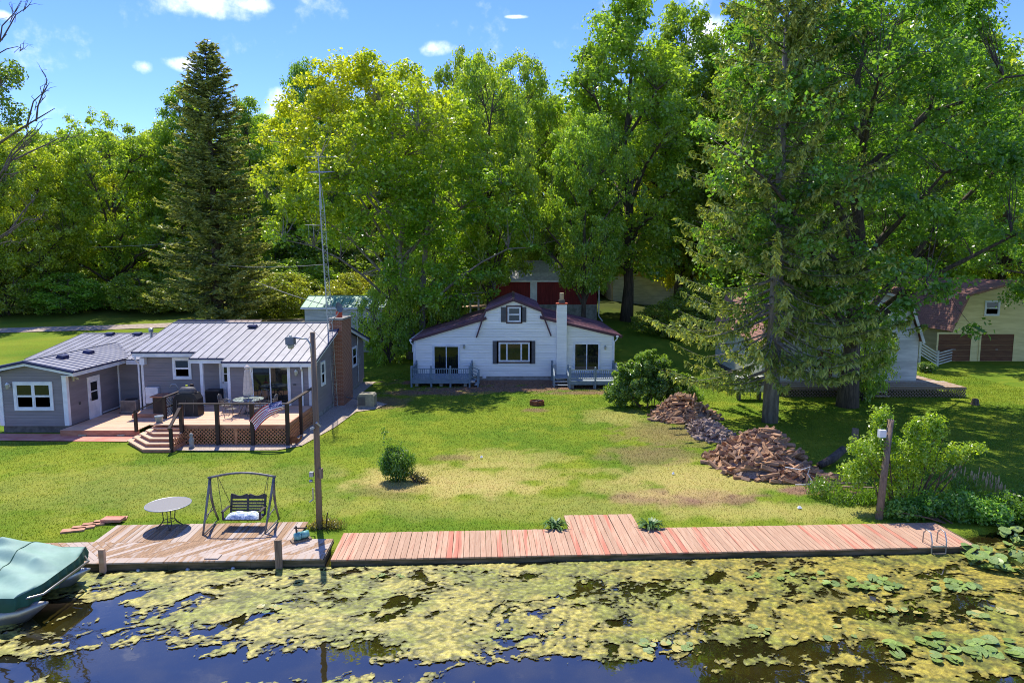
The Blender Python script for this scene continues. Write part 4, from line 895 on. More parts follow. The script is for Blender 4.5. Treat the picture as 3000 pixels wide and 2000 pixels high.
lattice('lattice_panel', dk, LATTICE, (-14.62, 28.75, 0), (0, 1, 0), 1.0, .02, .6)
B().box(-16, -10.2, 31.5, 33.9, 0, .3).build('under_deck', FOUND, dk)
# stair rails
for (px0, py0, Y0, px1, py1, Y1, zr) in ((503, 1310, 28.7, 533, 1240, 29.7, 0), (423, 1248, 31.0, 487, 1226, 31.0, 0)): pass
B().box(-14.72, -14.60, 28.62, 28.74, 0, 1.02).build('rail_post', RAIL_DARK, dk); B().bar((-14.66, 28.55, 1.04), (-14.66, 29.72, 1.84), .13, .05).build('stair_rail', RAIL_DARK, dk)
B().box(-17.5, -17.38, 30.95, 31.07, .3, 1.22).build('rail_post', RAIL_DARK, dk); B().box(-16.13, -16.0, 30.95, 31.08, .5, 1.95).build('rail_post', RAIL_DARK, dk)
B().bar((-17.5, 31.01, 1.24), (-16.05, 31.01, 1.92), .13, .05).build('stair_rail', RAIL_DARK, dk)
B().box(-16.13, -16.0, 33.7, 33.83, .5, 2.05).build('rail_post', RAIL_DARK, dk)
B().box(-16.13, -16.0, 31.08, 33.7, 1.90, 1.95).box(-16.1, -16.03, 31.08, 33.7, 1.40, 1.46).build('side_rail', RAIL_DARK, dk)
lattice('lattice_panel', dk, DECK_GREY, (-16.05, 31.1, 0), (0, 1, 0), 2.6, 1.46, 1.9); lattice('lattice_panel', dk, DECK_GREY, (-16.05, 31.1, 0), (0, 1, 0), 2.6, .96, 1.40)

# furniture on the deck
ct = thing('outdoor_counter', 'dark timber outdoor counter with a curved steel tap', 'counter', (-17.4, 34.3, .5))
B().box(-18.2, -16.35, 34.0, 34.8, .5, 1.32).build('cabinet', RAIL_DARK, ct); B().box(-18.3, -16.3, 33.92, 34.9, 1.322, 1.38).build('worktop', STEP_WOOD, ct)
B().tube([(-17.2, 34.6, 1.38), (-17.2, 34.6, 1.75), (-17.28, 34.55, 1.92), (-17.45, 34.5, 1.9), (-17.55, 34.45, 1.75)], .022, 8).build('tap', STEEL, ct, True)
g_ = thing('covered_grill', 'barbecue grill under a black cover beside the deck stairs', 'grill', (-15.3, 31.8, UZ))
b = B(); b.prism([(-15.95, 31.5, UZ), (-14.75, 31.5, UZ), (-14.78, 31.52, 1.72), (-14.95, 31.55, 1.98), (-15.75, 31.55, 1.98), (-15.92, 31.52, 1.72)], (0, .62, 0)); b.build('body_cover', BLACK, g_)
b = B(); b.tube([(-15.72, 31.83, 1.99), (-15.6, 31.83, 2.03), (-15.1, 31.83, 2.03), (-14.98, 31.83, 1.99)], [.12, .24, .24, .12], 14); b.build('lid', FRAME_DARK, g_, True)
b = B()
for k in range(3): b.bar((-15.8 + k * .4, 31.49, UZ + .03), (-15.72 + k * .4, 31.49, 1.7), .03, .02)
b.build('cover_fold', FRAME_DARK, g_)
pot = thing('flower_pot', 'pale grey pot of small flowers on the top step', 'pot', (-15.95, 30.25, UZ))
B().lathe([(.13, 0), (.17, .26), (.19, .27), (.19, .31), (.16, .31), (.155, .28)], (-15.95, 30.25, UZ), 14).build('pot_body', DECK_GREY, pot, True)
br_ = thing('storage_bench', 'black open patio shelf against the porch wall', 'shelf', (-15.5, 34.8, UZ))
B().box(-15.75, -15.05, 34.5, 34.53, UZ, 1.55).box(-15.75, -15.72, 34.53, 35.05, UZ, 1.55).box(-15.08, -15.05, 34.53, 35.05, UZ, 1.55).build('frame', BLACK, br_)
B().box(-15.75, -15.05, 34.5, 35.05, 1.553, 1.60).build('shelf', FRAME_DARK, br_)
yc = B().lathe([(.05, 0), (.06, .16)], (-16.05, 33.2, 1.95), 10); tag(yc.build('yellow_cup', mat('lime_plastic', srgb(206, 214, 60), rough=.5)), 'small lime yellow cup standing on the deck side rail', 'cup')
pt = thing('dining_table', 'round glass and iron dining table on the cedar deck', 'table', (-12.6, 32.1, UZ))
TM = mat('pale_patterned_table_glass', srgb(176, 186, 176), srgb(104, 118, 104), rough=.2, scale=9, contrast=(.45, .55))
B().lathe([(.68, 0), (.7, .012), (.68, .024)], (-12.6, 32.1, UZ + .70), 32).build('table_top', TM, pt)
B().tube([(-12.6 + .69 * math.cos(a), 32.1 + .69 * math.sin(a), UZ + .69) for a in np.linspace(0, 6.2832, 33)], .02, 6, False).build('rim', SWING_METAL, pt, True)
for k in range(4):
    a = k * 1.5708 + .7; c, s = math.cos(a), math.sin(a)
    B().tube([(-12.6 + c * .55, 32.1 + s * .55, UZ + .69), (-12.6 + c * .25, 32.1 + s * .25, UZ + .4), (-12.6 + c * .5, 32.1 + s * .5, UZ + .005)], .016, 6).build('leg', IRON, pt, True)
um = thing('patio_umbrella', 'closed beige patio umbrella standing through the round deck table', 'umbrella', (-12.6, 32.1, UZ))
B().tube([(-12.6, 32.1, UZ), (-12.6, 32.1, 3.15)], .022, 8).build('pole', STEEL, um)
vs, fs = [], []; prof = [(.05, 3.12), (.13, 2.98), (.12, 2.9), (.15, 2.6), (.17, 2.2), (.20, 1.95), (.17, 1.82)]
for i, (r, z) in enumerate(prof):
    for k in range(24): a = k * 2 * math.pi / 24; rr = r * (1 + (.28 if k % 3 == 0 else -.12) * min(1, i / 3)); vs.append((-12.6 + rr * math.cos(a), 32.1 + rr * math.sin(a), z))
for i in range(len(prof) - 1):
    for k in range(24): fs.append((i * 24 + k, i * 24 + (k + 1) % 24, i * 24 + 24 + (k + 1) % 24, i * 24 + 24 + k))
B().add(vs, fs).build('canopy', CLOTH_BEIGE, um, True)
B().lathe([(.15, 3.11), (.10, 3.2), (.02, 3.26)], (-12.6, 32.1, 0), 12).build('finial_cap', CLOTH_BEIGE, um, True)
B().lathe([(.26, 0), (.24, .05), (.05, .09)], (-12.6, 32.1, UZ), 16).build('base', FRAME_DARK, um)
def patio_chair():
    r = thing('patio_chair', 'x', 'chair', (0, 0, 0), 'iron chairs round the deck table')
    b = B()
    for k in range(6): b.box(-.21, .21, -.2 + k * .072, -.15 + k * .072, .42, .432)
    b.build('seat', SWING_METAL, r)
    b = B()
    for k in range(7): b.tube([(-.2 + k * .066, .2, .43), (-.22 + k * .073, .27, .7), (-.2 + k * .066, .31, .9 + .05 * math.sin(math.pi * k / 6))], .008, 5)
    b.tube([(-.23, .2, .43), (-.25, .27, .7), (-.22, .31, .9), (0, .32, .97), (.22, .31, .9), (.25, .27, .7), (.23, .2, .43)], .014, 6); b.build('backrest', SWING_METAL, r, True)
    for sx in (-1, 1):
        B().tube([(sx * .22, -.2, .43), (sx * .24, -.24, .0)], .013, 6).build('leg', SWING_METAL, r); B().tube([(sx * .22, .2, .43), (sx * .24, .28, .0)], .013, 6).build('leg', SWING_METAL, r)
        B().tube([(sx * .24, .26, .66), (sx * .27, .0, .66), (sx * .26, -.18, .63), (sx * .22, -.2, .43)], .012, 6).build('armrest', SWING_METAL, r, True)
    return r
def dup(root, loc, rz=0, label=None, scale=None, color=None, group=None):
    r = root.copy(); COL.objects.link(r); r.location = loc; r.rotation_euler = (0, 0, rz)
    if scale is not None: r.scale = scale if hasattr(scale, '__len__') else (scale,) * 3
    if label: r['label'] = label
    if group: r['group'] = group
    for c in list(root.children):
        k = c.copy(); COL.objects.link(k); k.parent = r
        if color and 'crown' in c.name: k.color = (*color, 1)
        for s in list(c.children): q = s.copy(); COL.objects.link(q); q.parent = k
    return r
pc = patio_chair()
for i, (a, rr, lab) in enumerate(((math.pi * 1.02, 1.05, 'leftmost iron chair at the round deck table'), (-.05, 1.05, 'rightmost iron chair at the round deck table, by the sliding door'), (math.pi * 1.36, 1.0, 'front left iron chair at the round deck table'), (-1.0, 1.0, 'front right iron chair at the round deck table'), (1.3, 1.05, 'iron chair behind the round deck table, backed to the sliding door'))):
    loc = (-12.6 + rr * math.cos(a), 32.1 + rr * math.sin(a) * .95, UZ); rz = a - math.pi / 2
    if i == 0: pc.location = loc; pc.rotation_euler = (0, 0, rz); pc['label'] = lab
    else: dup(pc, loc, rz, lab)
hf = thing('hummingbird_feeder', 'small red hummingbird feeder hanging over the deck', 'feeder', W(722, 1150, 32.6))
c = W(722, 1150, 32.6); B().lathe([(.13, 0), (.15, .03), (.05, .06), (.055, .10)], c, 12).build('dish', RED, hf); B().lathe([(.05, .10), (.055, .28), (.03, .3)], c, 10).build('bottle', GLASS, hf); B().tube([c + Vector((0, 0, .3)), c + Vector((.02, .1, .5)), (c.x + .05, 33.5, 3.0)], .006, 5).build('hanger', IRON, hf)
def flag():
    nx, ny = 24, 10; A = Vector((PX[3] - .12, 29.62, 1.86)); E = Vector((PX[2] + .2, 29.30, 1.02)); V, U = [], []
    for i in range(nx + 1):
        s = i / nx; c = A.lerp(E, s) + Vector((0, -.12 * math.sin(math.pi * s), .20 * math.sin(math.pi * s) ** 1.0)); wd = .20 + .05 * s
        for j in range(ny + 1):
            t = j / ny - .5; V.append(c + Vector((-.16 * t - .10 * t * s, -.05 - .10 * math.cos(5 * t + 3 * s), 1.0 * t * wd * 2 + .02 * math.sin(9 * t + 6 * s)))); U.append((s, j / ny, 0))
    F = [(i * (ny + 1) + j, i * (ny + 1) + j + 1, (i + 1) * (ny + 1) + j + 1, (i + 1) * (ny + 1) + j) for i in range(nx) for j in range(ny)]
    fl_ = thing('flag', 'small striped red and white flag hanging out from the deck railing', 'flag', A)
    me = np_mesh('cloth', np.array([tuple(v - A) for v in V]), F, flag_mat(), True)
    at = me.attributes.new('uvw', 'FLOAT_VECTOR', 'POINT'); at.data.foreach_set('vector', np.array(U, np.float32).ravel()); link('cloth', me, fl_)
    B().tube([A + Vector((.05, .05, -.05)), A + (E - A) * .55 + Vector((0, -.14, .30))], .012, 6).build('staff', WHITE, fl_)
flag()
# ground around the grey house
def sheet(name, pts, m, z=.03, n=0):
    b = B(); p = [Vector((x, y, 0)) for x, y in pts]; b.add([(q.x, q.y, gz(q.x, q.y) + z) for q in p], [tuple(range(len(p)))])
    return tag(b.build(name, m), kind='structure')
sheet('patio', [(-27, 30.55), (-20, 30.35), (-17.5, 30.3), (-17.3, 31.3), (-21.2, 31.6), (-27, 31.9)], BRICKRED, .035)
sheet('gravel_strip', [(-14.9, 28.9), (-13.5, 28.75), (-10.2, 28.9), (-9.35, 29.6), (-8.75, 33), (-8.5, 36.5), (-7.6, 37.2), (-7.2, 38.6), (-8.2, 39.6), (-9.4, 40.6), (-9.3, 46), (-10.1, 46), (-10.1, 34), (-10.05, 29.9), (-14.9, 29.9)], GRAVEL, .035)
ag = thing('generator', 'beige standby generator on gravel beside the brick chimney', 'generator', (-8.15, 37.9, .04))
b = B(); b.prism([(-8.62, 37.45, .10), (-7.7, 37.45, .10), (-7.7, 37.45, .70), (-7.78, 37.45, .80), (-8.54, 37.45, .80), (-8.62, 37.45, .70)], (0, .8, 0)); b.build('cabinet', GEN, ag)
b = B()
for k in range(9): b.box(-8.57, -8.18, 37.425, 37.447, .18 + k * .055, .215 + k * .055)
b.build('louvre', FRAME_DARK, ag, kind='stuff'); B().box(-8.7, -7.6, 37.4, 38.3, .0, .098).build('pad', CONCRETE, ag)
B().bar((-8.62, 37.9, .45), (-9.5, 38.6, .42), .06).build('pipe', STEEL, ag)
ac = thing('air_conditioner', 'faded grey air conditioner unit on the lower deck', 'air conditioner', (-19.9, 35.2, .3))
B().box(-20.35, -19.55, 34.85, 35.5, .36, .98).build('cabinet', ACGREY, ac)
b = B()
for k in range(14): b.box(-20.32 + k * .055, -20.295 + k * .055, 34.835, 34.848, .42, .92)
b.build('grille', FRAME_DARK, ac, kind='stuff'); B().lathe([(.3, 0), (.3, .02), (.1, .05)], (-19.95, 35.18, .982), 20).build('fan_guard', IRON, ac); B().box(-20.4, -19.5, 34.8, 35.55, .302, .358).build('pad', FRAME_DARK, ac)
gs = thing('garden_statue', 'small grey stone garden figure on the gravel before the lattice', 'statue', G(562, 1310, .04))
c = G(562, 1310, .04); B().lathe([(.12, 0), (.13, .06), (.09, .08), (.10, .22), (.12, .32), (.08, .42), (.05, .46), (.075, .52), (.08, .58), (.04, .64)], c, 10).build('figure', CONCRETE, gs, True)
tk = thing('rusty_hen_ornament', 'rusty flat metal bird ornament at the deck corner', 'ornament', G(863, 1302, .04))
c = G(863, 1302, .04); pr_ = [(-.26, .05), (-.28, .2), (-.2, .34), (-.05, .38), (.1, .32), (.18, .26), (.26, .34), (.3, .42), (.35, .42), (.33, .3), (.27, .18), (.14, .06)]
B().prism([(c.x + a, c.y, c.z + z) for a, z in pr_], (0, .03, 0)).build('silhouette', RUST, tk); B().box(c.x - .15, c.x - .12, c.y, c.y + .02, -.02, c.z + .06).box(c.x + .08, c.x + .11, c.y, c.y + .02, -.02, c.z + .07).build('leg', RUST, tk)
# lattice antenna mast
at_ = thing('antenna_mast', 'tall lattice steel television antenna mast beside the brick chimney', 'antenna', (-10.0, 37.75, 0))
def mast_c(z): return Vector((-9.98 - .035 * z, 37.75, z))
for k in range(3):
    a = k * 2.094 + .4; o = Vector((.17 * math.cos(a), .17 * math.sin(a), 0)); B().tube([mast_c(0) + o, mast_c(11.2) + o * .9, mast_c(12.3) + o * .3], .018, 6).build('rail', STEEL, at_)
b = B(); z = .2
while z < 11.2:
    P3 = [mast_c(z) + Vector((.17 * math.cos(k * 2.094 + .4), .17 * math.sin(k * 2.094 + .4), 0)) for k in range(3)]; Q3 = [mast_c(z + .38) + Vector((.17 * math.cos(k * 2.094 + .4), .17 * math.sin(k * 2.094 + .4), 0)) for k in range(3)]
    for k in range(3): b.bar(P3[k], P3[(k + 1) % 3], .014); b.bar(P3[k], Q3[(k + 1) % 3], .010)
    z += .38
b.build('lattice_bracing', STEEL, at_, kind='stuff')
B().tube([mast_c(11.0), mast_c(14.0)], .024, 8).build('mast_pipe', STEEL, at_)
for zc, wd, n, sp in ((13.75, .75, 5, .13), (12.95, .62, 9, .11)):
    c = mast_c(zc); bm_ = B().bar(c + Vector((0, -.6, .0)), c + Vector((0, .7, .0)), .03).build('antenna_boom', STEEL, at_)
    for k in range(n):
        y = -.6 + 1.3 * k / (n - 1); L = wd * (.75 + .35 * k / n); B().tube([c + Vector((-L, y, .03 + .25 * (k / n - .5))), c + Vector((L, y, .03 + .25 * (k / n - .5)))], .016, 5).build('element', STEEL, bm_)
c = mast_c(10.1); B().tube([c, c + Vector((-1.0, .1, .05))], .014, 6).tube([c + Vector((-.8, .1, .05)), c + Vector((-.8, .1, -.8))], .008, 5).tube([c + Vector((-.55, .1, .05)), c + Vector((-.55, .1, -.6))], .008, 5).build('side_arm', STEEL, at_)
def cable(name, a, e, sag, m, r, label, group='overhead wires'):
    a, e = Vector(a), Vector(e); pts = [a.lerp(e, t) - Vector((0, 0, sag * 4 * t * (1 - t))) for t in np.linspace(0, 1, 14)]
    tag(B().tube(pts, r, 5).build(name, m), label, 'cable', group)
cable('service_cable', (-10.0, 43.9, 4.9), W(640, 770, 72), .5, WIREPALE, .028, 'pale service cable sloping from the grey house mast to the trees')
cable('overhead_wire', mast_c(8.0), W(560, 760, 70), .4, WIREPALE, .012, 'thin wire from the antenna mast towards the tall spruce')
cable('overhead_wire', W(120, 725, 74), W(640, 700, 76), .3, WIREPALE, .02, 'thin pale wire crossing the wood left of the spruce', None)
cable('overhead_wire', W(1280, 745, 62), W(1650, 700, 60), .3, WIREPALE, .02, 'thin pale wire crossing above the red barn', None)

# ================================================================ white house
YW = 46.8
wh = thing('white_house', 'white clapboard cottage with plum red gambrel roof and two grey porches', 'house', (0, 50, 0))
FW = lambda px, py: W(px, py, YW)
xl, xr = FW(1213, 1000).x, FW(1798, 1000).x
zl, zr = FW(1213, 992).z, FW(1798, 981).z
kl, kr, ap = FW(1427, 907), FW(1581, 907), FW(1504, 878)
sl_, sr_ = FW(1416, 934), FW(1591, 931)          # where the side roofs meet the gambrel
Z0 = .28
walls = B(); D = 11.2
walls.prism([(xl, YW, Z0), (sl_.x, YW, Z0), (sl_.x, YW, sl_.z), (xl, YW, zl)], (0, D, 0))
walls.prism([(sl_.x, YW, Z0), (sr_.x, YW, Z0), (sr_.x, YW, sr_.z), (kr.x, YW, kr.z), (ap.x, YW, ap.z), (kl.x, YW, kl.z), (sl_.x, YW, sl_.z)], (0, D, 0))
walls.prism([(sr_.x, YW, Z0), (xr, YW, Z0), (xr, YW, zr), (sr_.x, YW, sr_.z)], (0, D, 0))
walls.build('wall', SIDE_WHITE, wh)
B().box(xl + .05, xr - .05, YW + .05, YW + D, -.3, Z0).build('foundation', CONCRETE, wh)
A3 = ((0, YW, 0), (1, 0, 0), (0, -1, 0))
PI_ = .183
siding('siding', wh, [(xl, Z0), (sl_.x, Z0), (sl_.x, sl_.z - .05), (xl, zl - .05)], *A3, SIDE_WHITE, pitch=PI_, lap=.045, slot=.035)
siding('siding', wh, [(sl_.x, Z0), (sr_.x, Z0), (sr_.x, sr_.z), (kr.x, kr.z), (ap.x, ap.z - .03), (kl.x, kl.z), (sl_.x, sl_.z)], *A3, SIDE_WHITE, pitch=PI_, lap=.045, slot=.035)
siding('siding', wh, [(sr_.x, Z0), (xr, Z0), (xr, zr - .05), (sr_.x, sr_.z - .05)], *A3, SIDE_WHITE, pitch=PI_, lap=.045, slot=.035)
siding('siding', wh, [(-YW - D, Z0), (-YW, Z0), (-YW, zl - .05), (-YW - D, zl - .05)], (xl, 0, 0), (0, -1, 0), (-1, 0, 0), SIDE_WHITE, pitch=PI_, lap=.045, slot=.035)
siding('siding', wh, [(YW, Z0), (YW + D, Z0), (YW + D, zr - .05), (YW, zr - .05)], (xr, 0, 0), (0, 1, 0), (1, 0, 0), SIDE_WHITE, pitch=PI_, lap=.045, slot=.035)
rf = B().bar((ap.x, YW - .14, ap.z + .1), (ap.x, YW + D, ap.z + .1), .2, .05).build('roof', ROOF_PLUM, wh)
def plum(a, c, n):
    a, c = Vector(a), Vector(c)       # lower edge point and upper edge point on the front line
    f = Vector((0, -.14, 0)); bk = Vector((0, D, 0)); t = (c - a).normalized(); nn = Vector((-t.z, 0, t.x)); nn = nn if nn.z > 0 else -nn
    for i in range(n):
        y0, y1 = -.14 + (D + .14) * i / n, -.14 + (D + .14) * (i + 1) / n
        mb = B(); mb.prism([a + Vector((0, y0 + .004, 0)), a + Vector((0, y1, 0)), c + Vector((0, y1, 0)), c + Vector((0, y0 + .004, 0))], nn * .04)
        p0, p1 = a + Vector((0, y0 + .01, 0)) + nn * .04, c + Vector((0, y0 + .01, 0)) + nn * .04; q = Vector((0, .05, 0))
        mb.add([p0, p0 + q, p0 + q / 2 + nn * .03, p1, p1 + q, p1 + q / 2 + nn * .03], [(0, 1, 2), (3, 5, 4), (0, 2, 5, 3), (2, 1, 4, 5)]); mb.build('roof_panel', ROOF_PLUM, rf)
    B().bar(a + Vector((0, -.16, -.05)), c + Vector((0, -.16, -.05)), .05, .17, up=(0, 1, 0) if False else (0, 0, 1)).build('rake_board', PLUM_TRIM, rf)
el, er = FW(1201, 996), FW(1822, 984)
tl_ = .22 / (sl_.x - el.x); tr2 = .22 / (er.x - sr_.x); plum((el.x, YW, el.z), (sl_.x + .22, YW, sl_.z + .04 + (sl_.z - el.z) * tl_), 12); plum((er.x, YW, er.z), (sr_.x - .22, YW, sr_.z + .04 + (sr_.z - er.z) * tr2), 12)
plum((kl.x - .12, YW, kl.z - .02), (ap.x, YW, ap.z + .05), 12); plum((kr.x + .12, YW, kr.z - .02), (ap.x, YW, ap.z + .05), 12)
for a, c in ((kl, FW(1396, 988)), (kr, FW(1614, 983))):
    B().bar((a.x + (-.1 if a is kl else .1), YW - .20, a.z - .02), (c.x, YW - .20, c.z), .10, .10, up=(0, 1, 0)).build('gambrel_trim', PLUM_TRIM, rf)
    B().prism([(a.x + (-.06 if a is kl else .06), YW + .01, a.z - .0), (a.x + (-.32 if a is kl else .32), YW + .01, a.z - .8), (a.x, YW + .01, a.z - .8)], (0, D - .1, 0)).build('knee_wall', ROOF_PLUM, rf)
for x, xs2, z in ((xl, -1, zl), (xr, 1, zr)):
    B().box(x + xs2 * .14, x + xs2 * .28, YW - .32, YW + D, z - .14, z - .02).build('gutter', WHITE, rf)
    B().tube([(x + xs2 * .2, YW - .25, z - .1), (x + xs2 * .2, YW - .22, z - .25), (x + xs2 * .02, YW - .05, z - .5), (x + xs2 * .02, YW - .05, .3)], .045, 8).build('downspout', WHITE, wh)
    B().box(min(x, x + xs2 * -.12), max(x, x + xs2 * -.12), YW - .06, YW - .0455, Z0, z - .1).build('corner_board', WHITE, wh)
fw_ = Face(*A3)
q0, q1 = FW(1268, 1099), FW(1348, 1009); fw_.slider(wh, q0.x, q1.x, q0.z, q1.z, glass=(DARKGLASS, DARKGLASS), base=.05)
q0, q1 = FW(1678, 1091), FW(1759, 1002); fw_.slider(wh, q0.x, q1.x, q0.z, q1.z, glass=(GLASS, DARKGLASS), base=.05)
q0, q1 = FW(1487, 943), FW(1526, 899); fw_.ring(B(), q0.x - .1, q1.x + .1, q0.z - .1, q1.z + .1, .1, .047, .08).build('window_casing', FRAME_BROWN, wh); fw_.window(wh, q0.x, q1.x, q0.z, q1.z, t=.06, base=.05)
for a, e in ((1466, 1482), (1528, 1544)):
    s_ = fw_.slab(B(), FW(a, 0).x, FW(e, 0).x, FW(a, 943).z, FW(a, 899).z, .047, .08).build('shutter', FRAME_DARK, wh)
q0, q1 = FW(1461, 1059), FW(1552, 1002); fw_.ring(B(), q0.x - .13, q1.x + .13, q0.z - .1, q1.z + .1, .13, .047, .08).build('window_casing', FRAME_BROWN, wh)
wd_ = fw_.ring(B(), q0.x, q1.x, q0.z, q1.z, .06, .048, .105).build('window', WHITE, wh); L3 = q1.x - q0.x - .12; us = [q0.x + .06, q0.x + .06 + L3 * .25, q0.x + .06 + L3 * .74, q1.x - .06]
for k in range(3):
    fw_.ring(B(), us[k] + .003, us[k + 1] - .003, q0.z + .063, q1.z - .063, .05, .048, .095 if k != 1 else .085).build('sash', WHITE, wd_); fw_.slab(B(), us[k] + .055, us[k + 1] - .055, q0.z + .115, q1.z - .115, .05, .07).build('pane', DARKGLASS if k != 1 else GLASS, wd_)
for a, e in ((1440, 1457), (1555, 1572)):
    fw_.slab(B(), FW(a, 0).x, FW(e, 0).x, FW(a, 1065).z, FW(a, 998).z, .047, .08).build('shutter', FRAME_DARK, wh)
lantern(wh, FW(1360, 1014) + Vector((0, -.02, 0)), m=DECK_GREY); lantern(wh, FW(1772, 1017) + Vector((0, -.02, 0)), m=DECK_GREY)
fw_.slab(B(), FW(1408, 0).x, FW(1420, 0).x, FW(0, 1107).z, FW(0, 1097).z, .047, .09).build('vent_cover', WHITE, wh)
B().box(xl - .22, xl - .02, YW + .5, YW + .9, 1.9, 2.5).build('meter_box', WHITE, wh)
ch2 = thing('white_chimney', 'white clad chimney with a terracotta flue on the white cottage front', 'chimney', (FW(1645, 1000).x, 46.4, 0))
cx0, cx1, cz = W(1631, 1000, 46.3).x, W(1660, 1000, 46.3).x, W(1645, 892, 46.3).z
B().box(cx0, cx1, 46.3, YW - .025, .1, cz).build('stack', SIDE_WHITE, ch2)
siding('siding', ch2, [(cx0, .1), (cx1, .1), (cx1, cz), (cx0, cz)], (0, 46.3, 0), (1, 0, 0), (0, -1, 0), SIDE_WHITE, pitch=PI_, lap=.03, slot=.03)
B().box(cx0 - .05, cx1 + .05, 46.24, YW + .1, cz + .002, cz + .1).build('cap_slab', CLAYRED, ch2)
xm = (cx0 + cx1) / 2; B().box(xm - .2, xm + .2, 46.35, 46.72, cz + .102, cz + .3).build('crown', FOUND, ch2); B().lathe([(.15, 0), (.15, .48), (.11, .49)], (xm, 46.53, cz + .3), 10).build('flue_tile', TAN, ch2)

def porch(name, label, px0, px1, pyf, Yf, stair, zt):
    x0, x1 = W(px0, pyf, Yf).x, W(px1, pyf, Yf).x; r = thing(name, label, 'porch', ((x0 + x1) / 2, 45.3, 0))
    n = int((YW - .1 - Yf) / .14); plank_run(r, 'deck_board', DECK_GREY, (x0, Yf, zt), (0, 1, 0), (1, 0, 0), n, .14, x1 - x0, gap=.006, jitter=0)
    B().box(x0, x1, Yf - .04, Yf - .002, zt - .26, zt + .0).box(x0 - .04, x0 - .002, Yf, YW - .1, zt - .26, zt).box(x1 + .002, x1 + .04, Yf, YW - .1, zt - .26, zt).build('rim_board', DECK_BLUE, r)
    rail_h = .72
    def run(a, c, gap=.135):
        a, c = Vector(a), Vector(c); L = (c - a).length; nb = int(L / gap)
        B().bar(a + Vector((0, 0, rail_h)), c + Vector((0, 0, rail_h)), .09, .045).build('top_rail', DECK_BLUE, r); B().bar(a + Vector((0, 0, .14)), c + Vector((0, 0, .14)), .045, .045).build('bottom_rail', DECK_BLUE, r)
        me = MB().box(-.02, .02, -.02, .02, .163, rail_h - .024).mesh('baluster', DECK_BLUE)
        for k in range(nb): link('baluster', me, r, a.lerp(c, (k + .5) / nb) - root_loc(r))
    def post(x, y, z0=-.05):
        B().box(x - .055, x + .055, y - .055, y + .055, z0, zt + rail_h + .09).build('post', DECK_BLUE, r); B().lathe([(.07, 0), (.055, .04), (.06, .08), (.02, .11)], (x, y, zt + rail_h + .092), 8).build('post_cap', DECK_GREY, r)
    return r, x0, x1, run, post
# left porch: railings, side stairs at its right end
r, x0, x1, run, post = porch('front_porch', 'shaded blue grey porch below the left sliding door of the white cottage', 1206, 1376, 1128, 44.1, 'right', .50)
for t in (0, .34, .67, 1): post(x0 + (x1 - x0) * t, 44.06)
for k in range(3): run((x0 + (x1 - x0) * (.02 + .333 * k), 44.06, .50), (x0 + (x1 - x0) * (.325 + .333 * k), 44.06, .50))
run((x0 - .02, 44.1, .5), (x0 - .02, YW - .15, .5)); post(x0 - .02, YW - .12); run((x1 + .02, 45.4, .5), (x1 + .02, YW - .15, .5)); post(x1 + .02, YW - .12); post(x1 + .02, 45.4)
for k in range(2): B().box(x1 + .05 + .26 * k, x1 + .33 + .26 * k, 44.1, 45.2, .29 - .19 * k, .33 - .19 * k).build('step', DECK_GREY, r)
for y in (44.06, 45.3): B().box(x1 + .5, x1 + .59, y - .05, y + .05, 0, .95).bar((x1, y, 1.2), (x1 + .6, y, .92), .09, .045).bar((x1, y, .75), (x1 + .6, y, .45), .05).build('stair_rail', DECK_BLUE, r)
for x in (x0 + .3, (x0 + x1) / 2, x1 - .3): B().box(x - .1, x + .1, 44.3, 44.5, -.1, .239).build('footing', CONCRETE, r)
r, x0, x1, run, post = porch('front_porch', 'sunlit pale grey porch with white balusters below the right sliding door of the white cottage', 1669, 1815, 1136, 43.6, 'left', .50)
for t in (0, .51, 1): post(x0 + (x1 - x0) * t, 43.56)
for k in range(2): run((x0 + (x1 - x0) * (.02 + .50 * k), 43.56, .50), (x0 + (x1 - x0) * (.49 + .50 * k), 43.56, .50))
run((x1 + .02, 43.6, .5), (x1 + .02, 45.2, .5)); run((x1 + .02, 45.3, .5), (x1 + .02, YW - .15, .5)); post(x1 + .02, 45.25); post(x1 + .02, YW - .12)
plank_run(r, 'deck_board', DECK_GREY, (x0 - .98, 44.7, .50), (0, 1, 0), (1, 0, 0), 14, .14, .975, gap=.006, jitter=0)
for k in range(2): B().box(x0 - .95, x0 - .07, 44.4 - .3 * k, 44.68 - .3 * k, .27 - .17 * k, .31 - .17 * k).build('step', DECK_GREY, r)
run((x0 - .98, 44.75, .5), (x0 - .98, YW - .2, .5)); post(x0 - .98, 44.75); post(x0 - .98, YW - .15); post(x0 - .02, 44.65)
for x in (x0 - .98, x0 - .06): B().bar((x, 44.7, 1.2), (x, 43.95, .75), .09, .045).box(x - .045, x + .045, 43.9, 43.99, 0, .78).build('stair_rail', DECK_BLUE, r)
for x in (x0 + .2, (x0 + x1) / 2, x1 - .2): B().box(x - .08, x + .08, 43.7, 43.86, -.1, .239).build('footing', CONCRETE, r)
